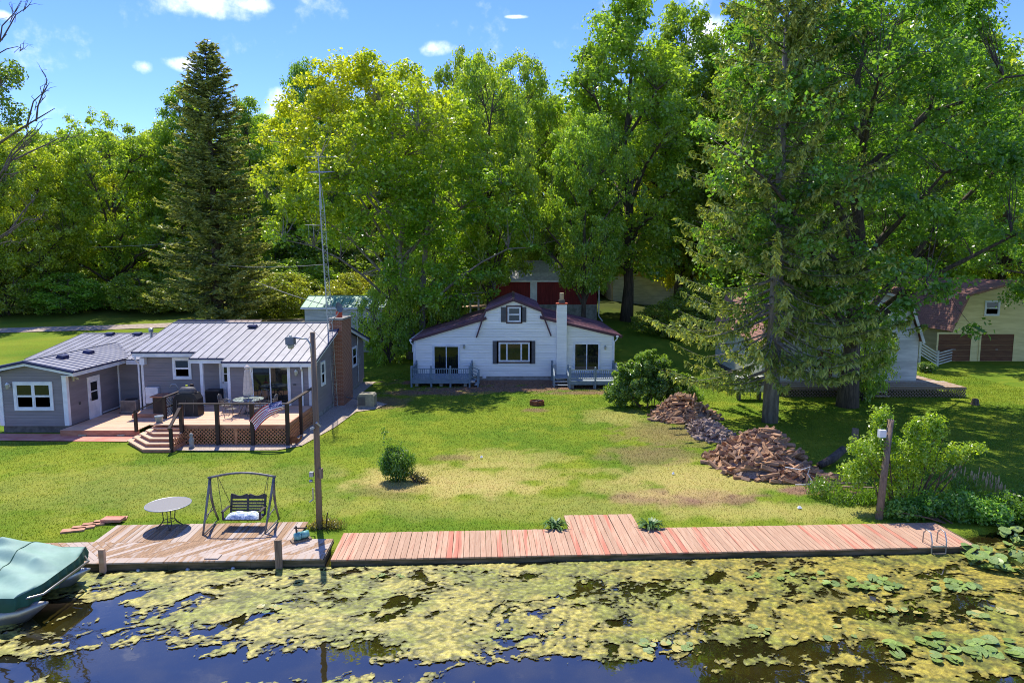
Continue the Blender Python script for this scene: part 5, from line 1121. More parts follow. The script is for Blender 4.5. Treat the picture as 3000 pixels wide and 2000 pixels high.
# fire ring
fp = G(1573, 1185); fr_ = thing('fire_ring', 'low rusty iron fire ring with ash on the cottage lawn', 'fire pit', fp)
n = 28; vs = []; fs = []
for rr, z in ((.40, -.02), (.40, .24), (.37, .24), (.37, .0)):
    vs += [(fp.x + rr * 1.05 * math.cos(a), fp.y + rr * math.sin(a), z) for a in np.linspace(0, 2 * math.pi, n, endpoint=False)]
for k in range(3): fs += [(k * n + i, k * n + (i + 1) % n, (k + 1) * n + (i + 1) % n, (k + 1) * n + i) for i in range(n)]
B().add(vs, fs).build('ring', RUST, fr_); B().lathe([(.36, .06), (.2, .12), (.04, .15)], fp, 16).build('ash_bed', ASH, fr_, True)
B().bar(fp + Vector((-.3, -.1, .2)), fp + Vector((.28, .12, .24)), .04).bar(fp + Vector((-.1, -.25, .22)), fp + Vector((.15, .25, .22)), .035).build('charred_stick', DEAD, fr_)
# ================================================================ right-hand cottage
YC = 42.9
rc = thing('cream_cottage', 'old cream clapboard gambrel cottage half hidden behind the spruce', 'house', (21, 47, 0))
FC = lambda px, py: W(px, py, YC)
cx1, cx0 = FC(2691, 1000).x, FC(2236, 1000).x; cm = (cx0 + cx1) / 2
ez, kz, az_ = FC(2691, 990).z, FC(2657, 881).z, FC(2657, 881).z + 1.25; kx = cx1 - FC(2657, 881).x
gpoly = [(cx0, .45), (cx1, .45), (cx1, ez), (cx1 - kx, kz), (cm, az_), (cx0 + kx, kz), (cx0, ez)]
B().prism([(u, YC, z) for u, z in gpoly], (0, 10, 0)).build('wall', SIDE_OLD, rc)
siding('siding', rc, gpoly, (0, YC, 0), (1, 0, 0), (0, -1, 0), SIDE_OLD, pitch=.2, lap=.025)
siding('siding', rc, [(YC, .45), (YC + 10, .45), (YC + 10, ez), (YC, ez)], (cx1, 0, 0), (0, 1, 0), (1, 0, 0), SIDE_OLD, pitch=.2, lap=.025)
B().box(cx0 + .05, cx1 - .05, YC + .05, YC + 9.9, -.3, .45).build('foundation', FOUND, rc)
rfc = B().bar((cm, YC - .3, az_ + .12), (cm, YC + 10.2, az_ + .12), .22, .06).build('roof', SHINGLE, rc)
for s in (1, -1):
    e_, k_, a_ = Vector((cm + s * (cx1 - cm + .18), 0, ez - .25)), Vector((cm + s * (cx1 - kx - cm + .08), 0, kz + .06)), Vector((cm, 0, az_ + .08))
    for lo, hi in ((e_, k_), (k_, a_)):
        t = (hi - lo).normalized(); nn = Vector((-t.z, 0, t.x)); nn = nn if nn.z > 0 else -nn
        n = max(6, int((hi - lo).length / .2))
        for i in range(n):
            p0, p1 = lo.lerp(hi, i / n), lo.lerp(hi, (i + 1) / n)
            B().prism([p0 + Vector((0, YC - .3, 0)) + nn * .03, p0 + Vector((0, YC + 10.2, 0)) + nn * .03, p1 + Vector((0, YC + 10.2, 0)) + nn * .012, p1 + Vector((0, YC - .3, 0)) + nn * .012], nn * .03).build('shingle_course', SHINGLE, rfc)
        B().bar(lo + Vector((0, YC - .32, -.06)), hi + Vector((0, YC - .32, -.06)), .05, .16).build('rake_board', SIDE_OLD, rfc)
fc = Face((0, YC, 0), (1, 0, 0), (0, -1, 0))
q0, q1 = FC(2556, 944), FC(2600, 890); fc.window(rc, q0.x, q1.x, q0.z, q1.z, glass=DARKGLASS, base=.026)
q0, q1 = FC(2320, 1088), FC(2420, 1045); fc.window(rc, q0.x, q1.x, q0.z, q1.z, cols=2, base=.026)
q0, q1 = FC(2285, 935), FC(2330, 890); fc.window(rc, q0.x, q1.x, q0.z, q1.z, glass=DARKGLASS, base=.026)
dr = fc.slab(B(), FC(2450, 0).x, FC(2450, 0).x + .95, .62, 2.65, .026, .07).build('door', BROWN_DOOR, rc); fc.slab(B(), FC(2450, 0).x + .08, FC(2450, 0).x + .13, 1.5, 1.65, .071, .11).build('handle', STEEL, dr)
B().tube([(FC(2622, 870).x, 47, 5), (FC(2622, 870).x, 47, W(2622, 842, 47).z)], .12, 10).lathe([(.2, 0), (.2, .1), (.06, .18)], (FC(2622, 870).x, 47, W(2622, 846, 47).z), 10).build('flue_pipe', STEEL, rc)
pd = thing('cottage_deck', 'low weathered deck with lattice skirt before the cream cottage', 'deck', (22, 41.5, 0))
dx0, dx1, dyf = W(2290, 1150, 40.7).x, W(2829, 1150, 40.7).x, 40.7
plank_run(pd, 'deck_board', OLD_DECK, (dx0, dyf, .62), (0, 1, 0), (1, 0, 0), 15, .144, dx1 - dx0, gap=.008, jitter=.01)
plank_run(pd, 'deck_board', OLD_DECK, (cx1 + .05, dyf + 2.16, .62), (0, 1, 0), (1, 0, 0), 21, .144, dx1 - cx1 - .4, gap=.008, jitter=.01)
B().box(dx0, dx1, dyf - .05, dyf - .005, .50, .61).box(dx1 - .002, dx1 + .04, dyf, dyf + 2.1, .50, .61).build('rim_board', POST_GREY, pd)
lattice('lattice_panel', pd, POST_GREY, (dx0, dyf - .03, 0), (1, 0, 0), dx1 - dx0, .02, .5, step=.14, wd=.04); lattice('lattice_panel', pd, POST_GREY, (dx1, dyf, 0), (0, 1, 0), 2.1, .02, .5, step=.14, wd=.04)
mx = W(2500, 1150, 40.4).x
for k in range(2): B().box(mx - .2, mx + 2.0, dyf - .36 - .3 * k, dyf - .08 - .3 * k, .36 - .2 * k, .40 - .2 * k).build('step', OLD_DECK, pd)
tk_ = thing('oil_tank', 'pale horizontal fuel tank standing left of the cream cottage', 'tank', (W(2190, 1150, 40).x, 40, 0))
c = W(2190, 1120, 40); B().tube([(c.x - .75, 40, .95), (c.x - .7, 40, .95), (c.x + .9, 40, .95), (c.x + .95, 40, .95)], [.35, .5, .5, .35], 18).build('drum', SIDE_OLD, tk_, True)
for x in (c.x - .5, c.x + .7): B().box(x - .05, x + .05, 39.75, 40.25, -.05, .55).build('leg', IRON, tk_)

# ================================================================ yellow garage
YG = 55.6
gg = thing('yellow_garage', 'pale yellow gambrel garage with brown doors and brown shingle roof', 'garage', (41, 60, 0))
FG = lambda px, py: W(px, py, YG)
gx0 = FG(2789, 1000).x; gxm = FG(2962, 1000).x; gx1 = 2 * gxm - gx0
gez, gk, gaz = FG(2789, 959).z, FG(2836, 866), FG(2962, 826).z; gkx = gk.x - gx0
gp = [(gx0, .05), (gx1, .05), (gx1, gez), (gx1 - gkx, gk.z), (gxm, gaz), (gx0 + gkx, gk.z), (gx0, gez)]
B().prism([(u, YG, z) for u, z in gp], (0, 13, 0)).build('wall', SIDE_YEL, gg)
siding('siding', gg, gp, (0, YG, 0), (1, 0, 0), (0, -1, 0), SIDE_YEL, pitch=.2, lap=.025)
siding('siding', gg, [(-YG - 13, .05), (-YG, .05), (-YG, gez), (-YG - 13, gez)], (gx0, 0, 0), (0, -1, 0), (-1, 0, 0), SIDE_YEL, pitch=.2, lap=.025)
rfg = B().bar((gxm, YG - .3, gaz + .12), (gxm, YG + 13.3, gaz + .12), .22, .06).build('roof', SHINGLE, gg)
for s in (1, -1):
    e_, k_, a_ = Vector((gxm + s * (gx1 - gxm + .3), 0, gez - .3)), Vector((gxm + s * (gx1 - gkx - gxm + .08), 0, gk.z + .06)), Vector((gxm, 0, gaz + .08))
    for lo, hi in ((e_, k_), (k_, a_)):
        t = (hi - lo).normalized(); nn = Vector((-t.z, 0, t.x)); nn = nn if nn.z > 0 else -nn
        n = max(6, int((hi - lo).length / .19))
        for i in range(n):
            p0, p1 = lo.lerp(hi, i / n), lo.lerp(hi, (i + 1) / n)
            B().prism([p0 + Vector((0, YG - .3, 0)) + nn * .035, p0 + Vector((0, YG + 13.3, 0)) + nn * .035, p1 + Vector((0, YG + 13.3, 0)) + nn * .012, p1 + Vector((0, YG - .3, 0)) + nn * .012], nn * .03).build('shingle_course', SHINGLE, rfg)
        B().bar(lo + Vector((0, YG - .32, -.05)), hi + Vector((0, YG - .32, -.05)), .05, .14).build('rake_board', SHINGLE, rfg)
fgg = Face((0, YG, 0), (1, 0, 0), (0, -1, 0))
for a, e in ((2820, 2921), (2952, 3053)):
    u0, u1, z1 = FG(a, 0).x, FG(e, 0).x, FG(0, 978).z
    f = B(); fgg.slab(f, u0 - .14, u0, .06, z1 + .14, .026, .07); fgg.slab(f, u1, u1 + .14, .06, z1 + .14, .026, .07); fgg.slab(f, u0, u1, z1, z1 + .14, .026, .07); dd = f.build('garage_door', SIDE_YEL, gg)
    for k in range(5): fgg.slab(B(), u0 + .004, u1 - .004, .06 + (z1 - .06) * k / 5 + .008, .06 + (z1 - .06) * (k + 1) / 5 - .004, .026, .045).build('door_panel', BROWN_DOOR, dd)
    fgg.slab(B(), (u0 + u1) / 2 - .1, (u0 + u1) / 2 + .1, 1.0, 1.05, .046, .09).build('handle', STEEL, dd)
q0, q1 = FG(2882, 925), FG(2930, 880); fgg.window(gg, q0.x, q1.x, q0.z, q1.z, glass=DARKGLASS, base=.026)
# split rail fence between cottage and garage
fe = thing('rail_fence', 'low pale wooden rail fence between the cream cottage and the yellow garage', 'fence', (34, 54, 0))
fa, fb, fc2 = W(2694, 1030, 52), Vector((W(2746, 1053, 53.0).x, 53.0, .0)), Vector((gx0 - .05, YG - .2, 0))
for a, e in (((fa.x, 52, 1.0), (fb.x, 53, 0)), ((fb.x, 53, 0), (fc2.x, fc2.y, 0))):
    a, e = Vector(a), Vector(e)
    for k in range(5): B().bar(a + Vector((0, 0, .15 + .22 * k)), e + Vector((0, 0, .15 + .22 * k)), .04, .10).build('rail', SIDE_OLD, fe)
for p in (fb, fa): B().box(p.x - .08, p.x + .08, p.y - .08, p.y + .08, -.1, 1.25 + (1.0 if p is fa else 0)).build('post', SIDE_OLD, fe)

# ================================================================ buildings behind
def simple_gable(name, label, x0, x1, y0, y1, zb, ze, zr_, wallm, roofm, axis='x', base=None, panel=.9, over=.25):
    r = thing(name, label, 'shed' if 'shed' in name else ('barn' if 'barn' in name else 'trailer'), ((x0 + x1) / 2, (y0 + y1) / 2, zb))
    ym = (y0 + y1) / 2
    B().prism([(x0, y0, zb), (x0, y1, zb), (x0, y1, ze), (x0, ym, zr_ - .1), (x0, y0, ze)], (x1 - x0, 0, 0)).build('wall', wallm, r)
    rr = B().box(x0 - over, x1 + over, ym - .1, ym + .1, zr_ - .01, zr_ + .05).build('roof', roofm, r); dz = (zr_ - ze) / (ym - y0) * over
    roof_panels(rr, (x0 - over, y0 - over, ze - dz), (x1 + over, y0 - over, ze - dz), (x1 + over, ym, zr_), (x0 - over, ym, zr_), roofm, panel)
    roof_panels(rr, (x0 - over, y1 + over, ze - dz), (x1 + over, y1 + over, ze - dz), (x1 + over, ym, zr_), (x0 - over, ym, zr_), roofm, panel)
    B().box(x0 - over, x1 + over, y0 - over - .03, y0 - over + .02, ze - dz - .14, ze - dz - .005).build('eave_trim', WHITE, rr)
    return r
Yt = 55.5; a, e = W(895, 985, Yt), W(1100, 985, Yt); ze = W(1000, 897, Yt).z; zr_ = W(1000, 867, Yt + 2).z
tr = simple_gable('green_roof_trailer', 'pale trailer with a mint green metal roof behind the grey house', a.x, e.x + .6, Yt, Yt + 4.2, .3, ze, zr_, SIDE_OLD, ROOF_GREEN, panel=.6)
siding('siding', tr, [(a.x, .5), (e.x + .6, .5), (e.x + .6, ze - .1), (a.x, ze - .1)], (0, Yt, 0), (1, 0, 0), (0, -1, 0), SIDE_OLD, pitch=.32, lap=.02)
ft = Face((0, Yt, 0), (1, 0, 0), (0, -1, 0))
for p0, p1 in ((938, 966), (1040, 1058)): ft.window(tr, W(p0, 0, Yt).x, W(p1, 0, Yt).x, W(0, 955, Yt).z, W(0, 925, Yt).z, t=.06, glass=DARKGLASS, double=False, base=.022)
Yb = 66; a, e = W(1440, 900, Yb), W(1749, 900, Yb); gb = gz(a.x + 3, Yb)
bn = simple_gable('red_barn', 'dark red barn with pale roof and white block base behind the white cottage', a.x, e.x, Yb, Yb + 8, W(0, 892, Yb).z, W(0, 818, Yb).z, W(0, 764, Yb + 4).z, BARN_RED, ROOF_PALE, panel=.8)
B().box(a.x, e.x, Yb - .06, Yb + 8, gb - 1.0, W(0, 892, Yb).z).build('block_base', CONCRETE, bn)
me = MB().box(0, .27, Yb - .03 - root_loc(bn).y, Yb - root_loc(bn).y, W(0, 891, Yb).z - root_loc(bn).z, W(0, 822, Yb).z - root_loc(bn).z).mesh('board', BARN_RED)
for k in range(int((e.x - a.x) / .3)): link('wall_board', me, bn, (a.x + .02 + .3 * k - root_loc(bn).x, 0, 0))
B().box(W(1556, 0, Yb).x, W(1577, 0, Yb).x, Yb - .08, Yb - .035, W(0, 890, Yb).z, W(0, 825, Yb).z).build('barn_door', WHITE, bn)
B().tube([(e.x + .15, Yb - .2, W(0, 830, Yb).z), (e.x + .15, Yb - .2, W(0, 925, Yb).z), (e.x + .5, Yb - .5, W(0, 940, Yb).z)], .06, 8).build('downspout', WHITE, bn)
Ym = 84; a, e = W(1792, 800, Ym), W(1985, 800, Ym); gm = gz(a.x, Ym)
mh = thing('tan_trailer', 'tan mobile home with a low arched roof among the trees', 'trailer', ((a.x + e.x) / 2, Ym, gm))
zt, zs = W(0, 762, Ym).z, W(0, 800, Ym).z
B().prism([(a.x, Ym, gm - .5), (e.x, Ym, gm - .5), (e.x, Ym, zt - .25), ((a.x + e.x) / 2, Ym, zt + .35), (a.x, Ym, zt - .25)], (0, 14, 0)).build('wall', TAN, mh)
B().prism([(a.x - .3, Ym - .25, zt - .3), ((a.x + e.x) / 2, Ym - .25, zt + .36), (e.x + .3, Ym - .25, zt - .3), (e.x + .3, Ym - .25, zt - .2), ((a.x + e.x) / 2, Ym - .25, zt + .48), (a.x - .3, Ym - .25, zt - .2)], (0, 14.5, 0)).build('roof', ROOF_PALE, mh)
B().box(a.x + .2, e.x - .2, Ym - .04, Ym, gm - .5, zs - .4).build('skirting', SIDE_OLD, mh)
Face((0, Ym, 0), (1, 0, 0), (0, -1, 0)).window(mh, a.x + 2.0, a.x + 3.2, zs - .2, zs + 1.0, t=.08, glass=DARKGLASS)
# small brown-roofed shed behind the grey house roof
p = W(560, 955, 50); simple_gable('brown_roof_shed', 'low shed with dull brown metal roof behind the grey house', -25.5, -19.5, 50.5, 54.5, 0, W(0, 962, 50.3).z, W(0, 938, 52.5).z, SIDE_GREY, mat('dull_brown_roof_metal', srgb(150, 130, 122), srgb(130, 112, 106), rough=.6), panel=.5)
# ramp with railing left of the cottage roof
ra = thing('plank_ramp', 'pale plank ramp with a white railing left of the cottage roof', 'ramp', W(1380, 905, 60))
p0, p1 = W(1345, 900, 60), W(1428, 895, 60)
B().bar(p0, p1, 2.2, .12).build('deck', DECK_RED, ra)
for px in (1378, 1402): q = W(px, 905, 59.2); B().box(q.x - .08, q.x + .08, 59.1, 59.26, gz(q.x, 59), W(0, 866, 59.2).z).build('post', WHITE, ra)
B().bar(W(1360, 866, 59.2), W(1402, 867, 59.2), .08).bar(W(1360, 885, 59.2), W(1402, 886, 59.2), .05).build('rail', STEEL, ra)
# lane and sandy drive
def strip(name, pts, wd, m, z=.05):
    b = B(); vs = []; n = len(pts)
    P = []
    for i in range(n - 1):
        for t in np.linspace(0, 1, 12, endpoint=False): P.append(Vector(pts[i]).lerp(Vector(pts[i + 1]), t))
    for p in P:
        for s in np.linspace(-.5, .5, 7): y = p.y + s * wd; vs.append((p.x, y, gz(p.x, y) + z))
    b.add(vs, [(i * 7 + j, (i + 1) * 7 + j, (i + 1) * 7 + j + 1, i * 7 + j + 1) for i in range(len(P) - 1) for j in range(6)])
    return tag(b.build(name, m, None, True), kind='structure')
strip('lane', [(-80, 61), (-52, 62.5), (-38, 64.5), (-28, 66.5), (-20, 68), (-8, 70)], 2.2, LANE)
strip('sandy_drive', [(-27, 62), (-21, 60), (-15.5, 59)], 5, SAND, .06)

# ================================================================ woodpiles
def log_mesh(seed, m, L=.45):
    r_ = random.Random(seed); n = r_.choice((3, 4, 3, 5)); R_ = r_.uniform(.06, .1)
    pr0 = [(R_ * math.cos(2 * math.pi * k / n + r_.uniform(-.3, .3)) * r_.uniform(.8, 1.2), R_ * math.sin(2 * math.pi * k / n + r_.uniform(-.3, .3))) for k in range(n)]
    return MB().prism([(-L / 2, y, z) for y, z in pr0], (L, r_.uniform(-.02, .02), r_.uniform(-.02, .02))).mesh('log', m)
LOGS = [log_mesh(i, LOG, .58 + .03 * (i % 5)) for i in range(14)]; LOGSG = [log_mesh(40 + i, LOG_GREY, .42 + .02 * (i % 4)) for i in range(10)]
def woodpile(label, cx, cy, rx, ry, h, n, meshes, seed, spread=1.0, base_m=None):
    r_ = random.Random(seed); t = thing('woodpile', label, 'woodpile', (cx, cy, 0))
    cm_ = base_m or LOG_GREY
    nn = 20; vs = [(cx, cy, h * .62)]; fs = []
    for k, q in enumerate((.35, .65, .95)):
        for i in range(nn): a = 2 * math.pi * i / nn; rr = q * (1 + .12 * math.sin(3 * a + seed)); vs.append((cx + rx * rr * math.cos(a), cy + ry * rr * math.sin(a), h * (1 - q ** 1.7) * .62 - .03))
    fs += [(0, 1 + i, 1 + (i + 1) % nn) for i in range(nn)]
    for k in range(2): fs += [(1 + k * nn + i, 1 + (k + 1) * nn + i, 1 + (k + 1) * nn + (i + 1) % nn, 1 + k * nn + (i + 1) % nn) for i in range(nn)]
    B().add(vs, fs).build('log_core', cm_, t)
    for i in range(n):
        q = r_.random() ** .55 * (1.04 if i % 9 else 1.18); a = r_.uniform(0, 2 * math.pi); rr = q * (1 + .12 * math.sin(3 * a + seed))
        x, y = cx + rx * rr * math.cos(a), cy + ry * rr * math.sin(a); z = max(.05, h * (1 - q ** 1.7) * (.86 + .22 * math.sin(2.3 * x + 1.7 * y + seed)) + r_.uniform(-.05, .07))
        o = link('log', r_.choice(meshes), t, (x - cx, y - cy, z)); o.rotation_euler = (r_.uniform(0, 6.28), r_.gauss(0, .32), r_.gauss(.3, .4) if r_.random() < .8 else r_.uniform(0, 6.28))
    return t
woodpile('tallest near heap of freshly split tan firewood at the lawn edge', 9.9, 26.6, 1.85, 1.9, 1.42, 290, LOGS, 1)
woodpile('far heap of split firewood beside the leafy bush', 8.9, 35.3, 1.65, 1.3, 1.1, 230, LOGS, 2)
woodpile('low grey weathered stack of firewood between the two heaps', 9.4, 31.9, .85, 1.9, .7, 200, LOGSG, 3)
woodpile('scattered low spill of firewood pieces at the foot of the near heap', 10.9, 25.0, 1.5, .55, .32, 70, LOGS, 4)
p = G(2440, 1370); tag(B().tube([p + Vector((-.6, -.1, .12)), p + Vector((0, .15, .3)), p + Vector((.75, .75, .55))], [.14, .17, .15], 10).build('fallen_log', BARK, None, True), 'dark leaning log section behind the near woodpile', 'log')
for i, (px, py, L, a) in enumerate(((2360, 1418, 2.3, .05), (2440, 1425, 1.6, -.12))):
    p = G(px, py, .08); tag(B().bar(p, p + Vector((L * math.cos(a), L * math.sin(a), .02)), .09, .05).build('loose_pole', [DEAD, POST_GREY][i]), ['long thin pole lying on the soil at the near woodpile', 'shorter grey pole lying on the bare soil'][i], 'pole')
p = G(2330, 1360, .7); tag(B().tube([p + Vector(q) for q in ((-.5, -.3, .0), (0, -.5, -.05), (.35, -.45, .05), (.25, -.5, -.2), (.4, -.62, -.45), (.2, -.75, -.52), (-.3, -.8, -.5))], .015, 6).build('hose', WHITE, None, True), 'white hose trailing over the near woodpile', 'hose')
for i, (px, py, s) in enumerate(((2030, 1247, .09), (1972, 1388, .05), (2342, 1488, .07), (1410, 1340, .06))):
    p = G(px, py, .03); tag(B().add([p + Vector(q) for q in ((-s, -s * .7, 0), (s, -s, .02), (s * .8, s, .06), (-s * .7, s * .8, .03), (0, 0, .09))], [(0, 1, 4), (1, 2, 4), (2, 3, 4), (3, 0, 4), (3, 2, 1, 0)]).build('paper_scrap', WHITE),
        ['white scrap lying on the far woodpile edge', 'small white scrap on the worn lawn', 'white scrap on the grass behind the red dock', 'pale chip on the bare patch in the lawn'][i], 'scrap')

# ================================================================ posts at the right shore
pw = G(2573, 1522)
po = thing('leaning_post', 'tall leaning round wooden post wrapped by the dockside shrub', 'post', pw)
tp = W(2610, 1228, 21.6); B().tube([pw + Vector((0, 0, -.4)), pw.lerp(tp, .5), tp], [.115, .105, .095], 14).build('shaft', POLE_WOOD, po, True)
c = pw.lerp(tp, .86); B().box(c.x - .35, c.x - .15, c.y - .12, c.y + .05, c.z - .12, c.z + .12).build('junction_box', WHITE, po)
p = G(2503, 1310); tag(B().tube([p + Vector((0, 0, -.2)), p + Vector((0, 0, .85))], [.15, .14], 12).build('short_post', POST_GREY), 'short thick grey post standing behind the dockside shrub', 'post')
p = G(2856, 1185); st_ = thing('tree_stump', 'small dark stump on the shaded lawn near the cottage deck', 'stump', p); B().lathe([(.28, -.05), (.2, .1), (.17, .32), (.12, .36)], p, 9).build('wood', BARK, st_)
# soil ring of the lawn shrub handled in the lawn colours
# ================================================================ vegetation
LEAF = leaf_mat('broad_leaf'); NEEDLE = leaf_mat('spruce_needle', trans=.35, tcol=(1.25, 1.2, .5), gloss=.02); BLADE = leaf_mat('grass_blade', trans=.35, tcol=(1.2, 1.2, .45), gloss=.012)
def unit(a): return a / np.maximum(np.linalg.norm(a, axis=1, keepdims=True), 1e-6)
def leaf_mesh(name, C, Nn, D, L, Wd, col, m):
    Nn = unit(Nn); D = unit(D - Nn * (D * Nn).sum(1, keepdims=True)); S = np.cross(Nn, D); n = len(C)
    V = np.empty((n, 4, 3), np.float32); h = (D * (L / 2)[:, None]); s = S * (Wd / 2)[:, None]; f = Nn * (Wd * .22)[:, None]
    V[:, 0] = C - h; V[:, 1] = C + s + f - h * .15; V[:, 2] = C + h; V[:, 3] = C - s + f - h * .15
    F = np.arange(4 * n).reshape(n, 4)
    return np_mesh(name, V.reshape(-1, 3), F, m, False, np.repeat(col, 4, axis=0))
def blob_noise(P, seed, s):
    r_ = np.random.default_rng(seed); v = 0
    for k in range(5):
        w_ = r_.normal(size=3) * s; v = v + np.sin(P @ w_ + r_.uniform(0, 6.28))
    return v / 5
GREEN, GREEN2, YEL, DARK = [np.array(srgb(*c)) for c in ((180, 194, 84), (144, 172, 80), (208, 206, 60), (60, 90, 36))]
def broadleaf(seed, name, H=20., cb=.22, Rr=7.5, ncl=560, per=85, leaf=.28, base=GREEN, base2=GREEN2, shape='round', gap=-.25, off=(0, 0), rc=(.55, 1.05), nl=14, trunk_r=.38, bark=None, fork=None, yellow=None, cut=None, flat=.68, dens=1.0):
    g = np.random.default_rng(seed); ph = g.uniform(0, 6.28, 6)
    N_ = ncl * 5; u = g.random(N_); az = g.uniform(0, 6.283, N_)
    prof = {'round': lambda u: np.sin(np.pi * (u * .84 + .12)) ** .6, 'tall': lambda u: np.sin(np.pi * (u * .86 + .10)) ** .75 * (1 - .15 * u), 'broad': lambda u: np.sin(np.pi * (u ** .9 * .78 + .18)) ** .55}[shape]
    r0 = Rr * prof(u) * (1 + .20 * np.sin(2 * az + ph[0] + 3 * u) + .16 * np.sin(3 * az + ph[1] - 6 * u) + .10 * np.sin(5 * az + ph[2] + 9 * u))
    q = .22 + .78 * g.random(N_) ** .5
    P = np.stack([off[0] * u ** .7 + r0 * q * np.cos(az), off[1] * u ** .7 + r0 * q * np.sin(az), H * (cb + (1 - cb) * u * .97)], 1)
    keep = (g.random(N_) < prof(u) ** 1.5 + .1) & (blob_noise(P, seed + 9, .75) > gap)
    if cut is not None: keep &= ~cut(P)
    P = P[keep][:ncl]; n = len(P)
    # wood
    tb_ = B(); top = np.array([off[0] * .8, off[1] * .8, H * .86]); tp_ = []
    wob = g.normal(size=(8, 2)) * .018 * H
    for k in range(8):
        t = k / 7; tp_.append(np.array([top[0] * t ** 1.5, top[1] * t ** 1.5, -.4 + (H * .86 + .4) * t]) + np.array([wob[k, 0] * t, wob[k, 1] * t, 0]))
    tr_ = [trunk_r * (1.35 if k == 0 else 1) * (1 - .86 * (k / 7)) + .02 for k in range(8)]
    tb_.tube(tp_, tr_, 9)
    if fork is not None: tb_.tube([(fork[0], fork[1], -.3), (fork[0] * 1.1, fork[1], H * .22), (fork[0] * 1.6, fork[1], H * .42), (fork[0] * 3.2, fork[1] * 2, H * .66)], [trunk_r * .95, trunk_r * .8, trunk_r * .55, .06], 8)
    nodes = [np.array(tp_[k]) * (1 - f) + np.array(tp_[k + 1]) * f for k in range(2, 7) for f in (0, .5)]; nrad = [.12] * len(nodes)
    far = P[np.argsort(-np.linalg.norm(P[:, :2] - np.array(off) * .5, axis=1))]
    chosen = []
    for c in far:
        if all(np.linalg.norm(c - d) > Rr * .62 for d in chosen): chosen.append(c)
        if len(chosen) >= nl: break
    for c in chosen:
        dist = np.linalg.norm(c[:2] - np.array([0, 0])); z0 = np.clip(c[2] - dist * g.uniform(.55, .95), H * cb * .65, H * .75)
        t = (z0 + .4) / (H * .86 + .4) * 7; k = int(min(6, t)); a = np.array(tp_[k]) * (1 - (t - k)) + np.array(tp_[k + 1]) * (t - k)
        pts = [a + (c - a) * s + np.array([0, 0, 1.]) * (.14 * dist * math.sin(math.pi * s) * (1 if c[2] > z0 else .5)) + g.normal(size=3) * .12 * (0 < s < 1) for s in (0, .2, .4, .6, .8, 1)]
        r1 = max(.06, trunk_r * .42 * (1 - .5 * z0 / H)); tb_.tube(pts, [r1 * (1 - .85 * s) + .012 for s in (0, .2, .4, .6, .8, 1)], 6, False)
        nodes += pts[1:]
    Nd = np.array(nodes)
    for c in P:
        d = np.linalg.norm(Nd - c, axis=1) + np.where(Nd[:, 2] > c[2] + .3, 3, 0); a = Nd[np.argmin(d)]
        if d.min() > .3: mid = (a + c) / 2 + g.normal(size=3) * .15 + np.array([0, 0, .1]); tb_.tube([a, mid, c], [.024, .017, .007], 4, False)
    # leaves
    k = np.maximum(20, (per * g.uniform(.55, 1.4, n)).astype(int)); rad = g.uniform(*rc, n); idx = np.repeat(np.arange(n), k); M_ = len(idx)
    d = unit(g.normal(size=(M_, 3))); rr = g.random(M_) ** .42
    C = P[idx] + d * (rad[idx] * rr)[:, None] * np.array([1, 1, flat]) * (1 + .25 * np.sin(4 * d[:, :1] + idx[:, None]))
    Nn = d * .55 + np.array([0, 0, .55]) + g.normal(size=(M_, 3)) * .55; D = g.normal(size=(M_, 3)) + d * .5 + np.array([0, 0, -.35])
    L = leaf * g.uniform(.65, 1.3, M_)
    ct = np.clip(.5 + .5 * blob_noise(P, seed + 3, .5) + g.normal(size=n) * .25, 0, 1)[idx][:, None]
    col = base * ct + base2 * (1 - ct)
    if yellow is not None:
        f = np.clip(yellow(P) + g.normal(size=n) * .12, 0, 1)[idx][:, None] * g.uniform(.6, 1, (M_, 1)); col = col * (1 - f) + YEL * f
    col = col * g.uniform(.72, 1.28, (M_, 1))
    me = leaf_mesh(name + '_crown', C, Nn, D, L, L * g.uniform(.55, .8, M_), col, LEAF)
    tm = tb_.mesh(name + '_trunk', bark or BARK, smooth=True)
    return tm, me, H, Rr
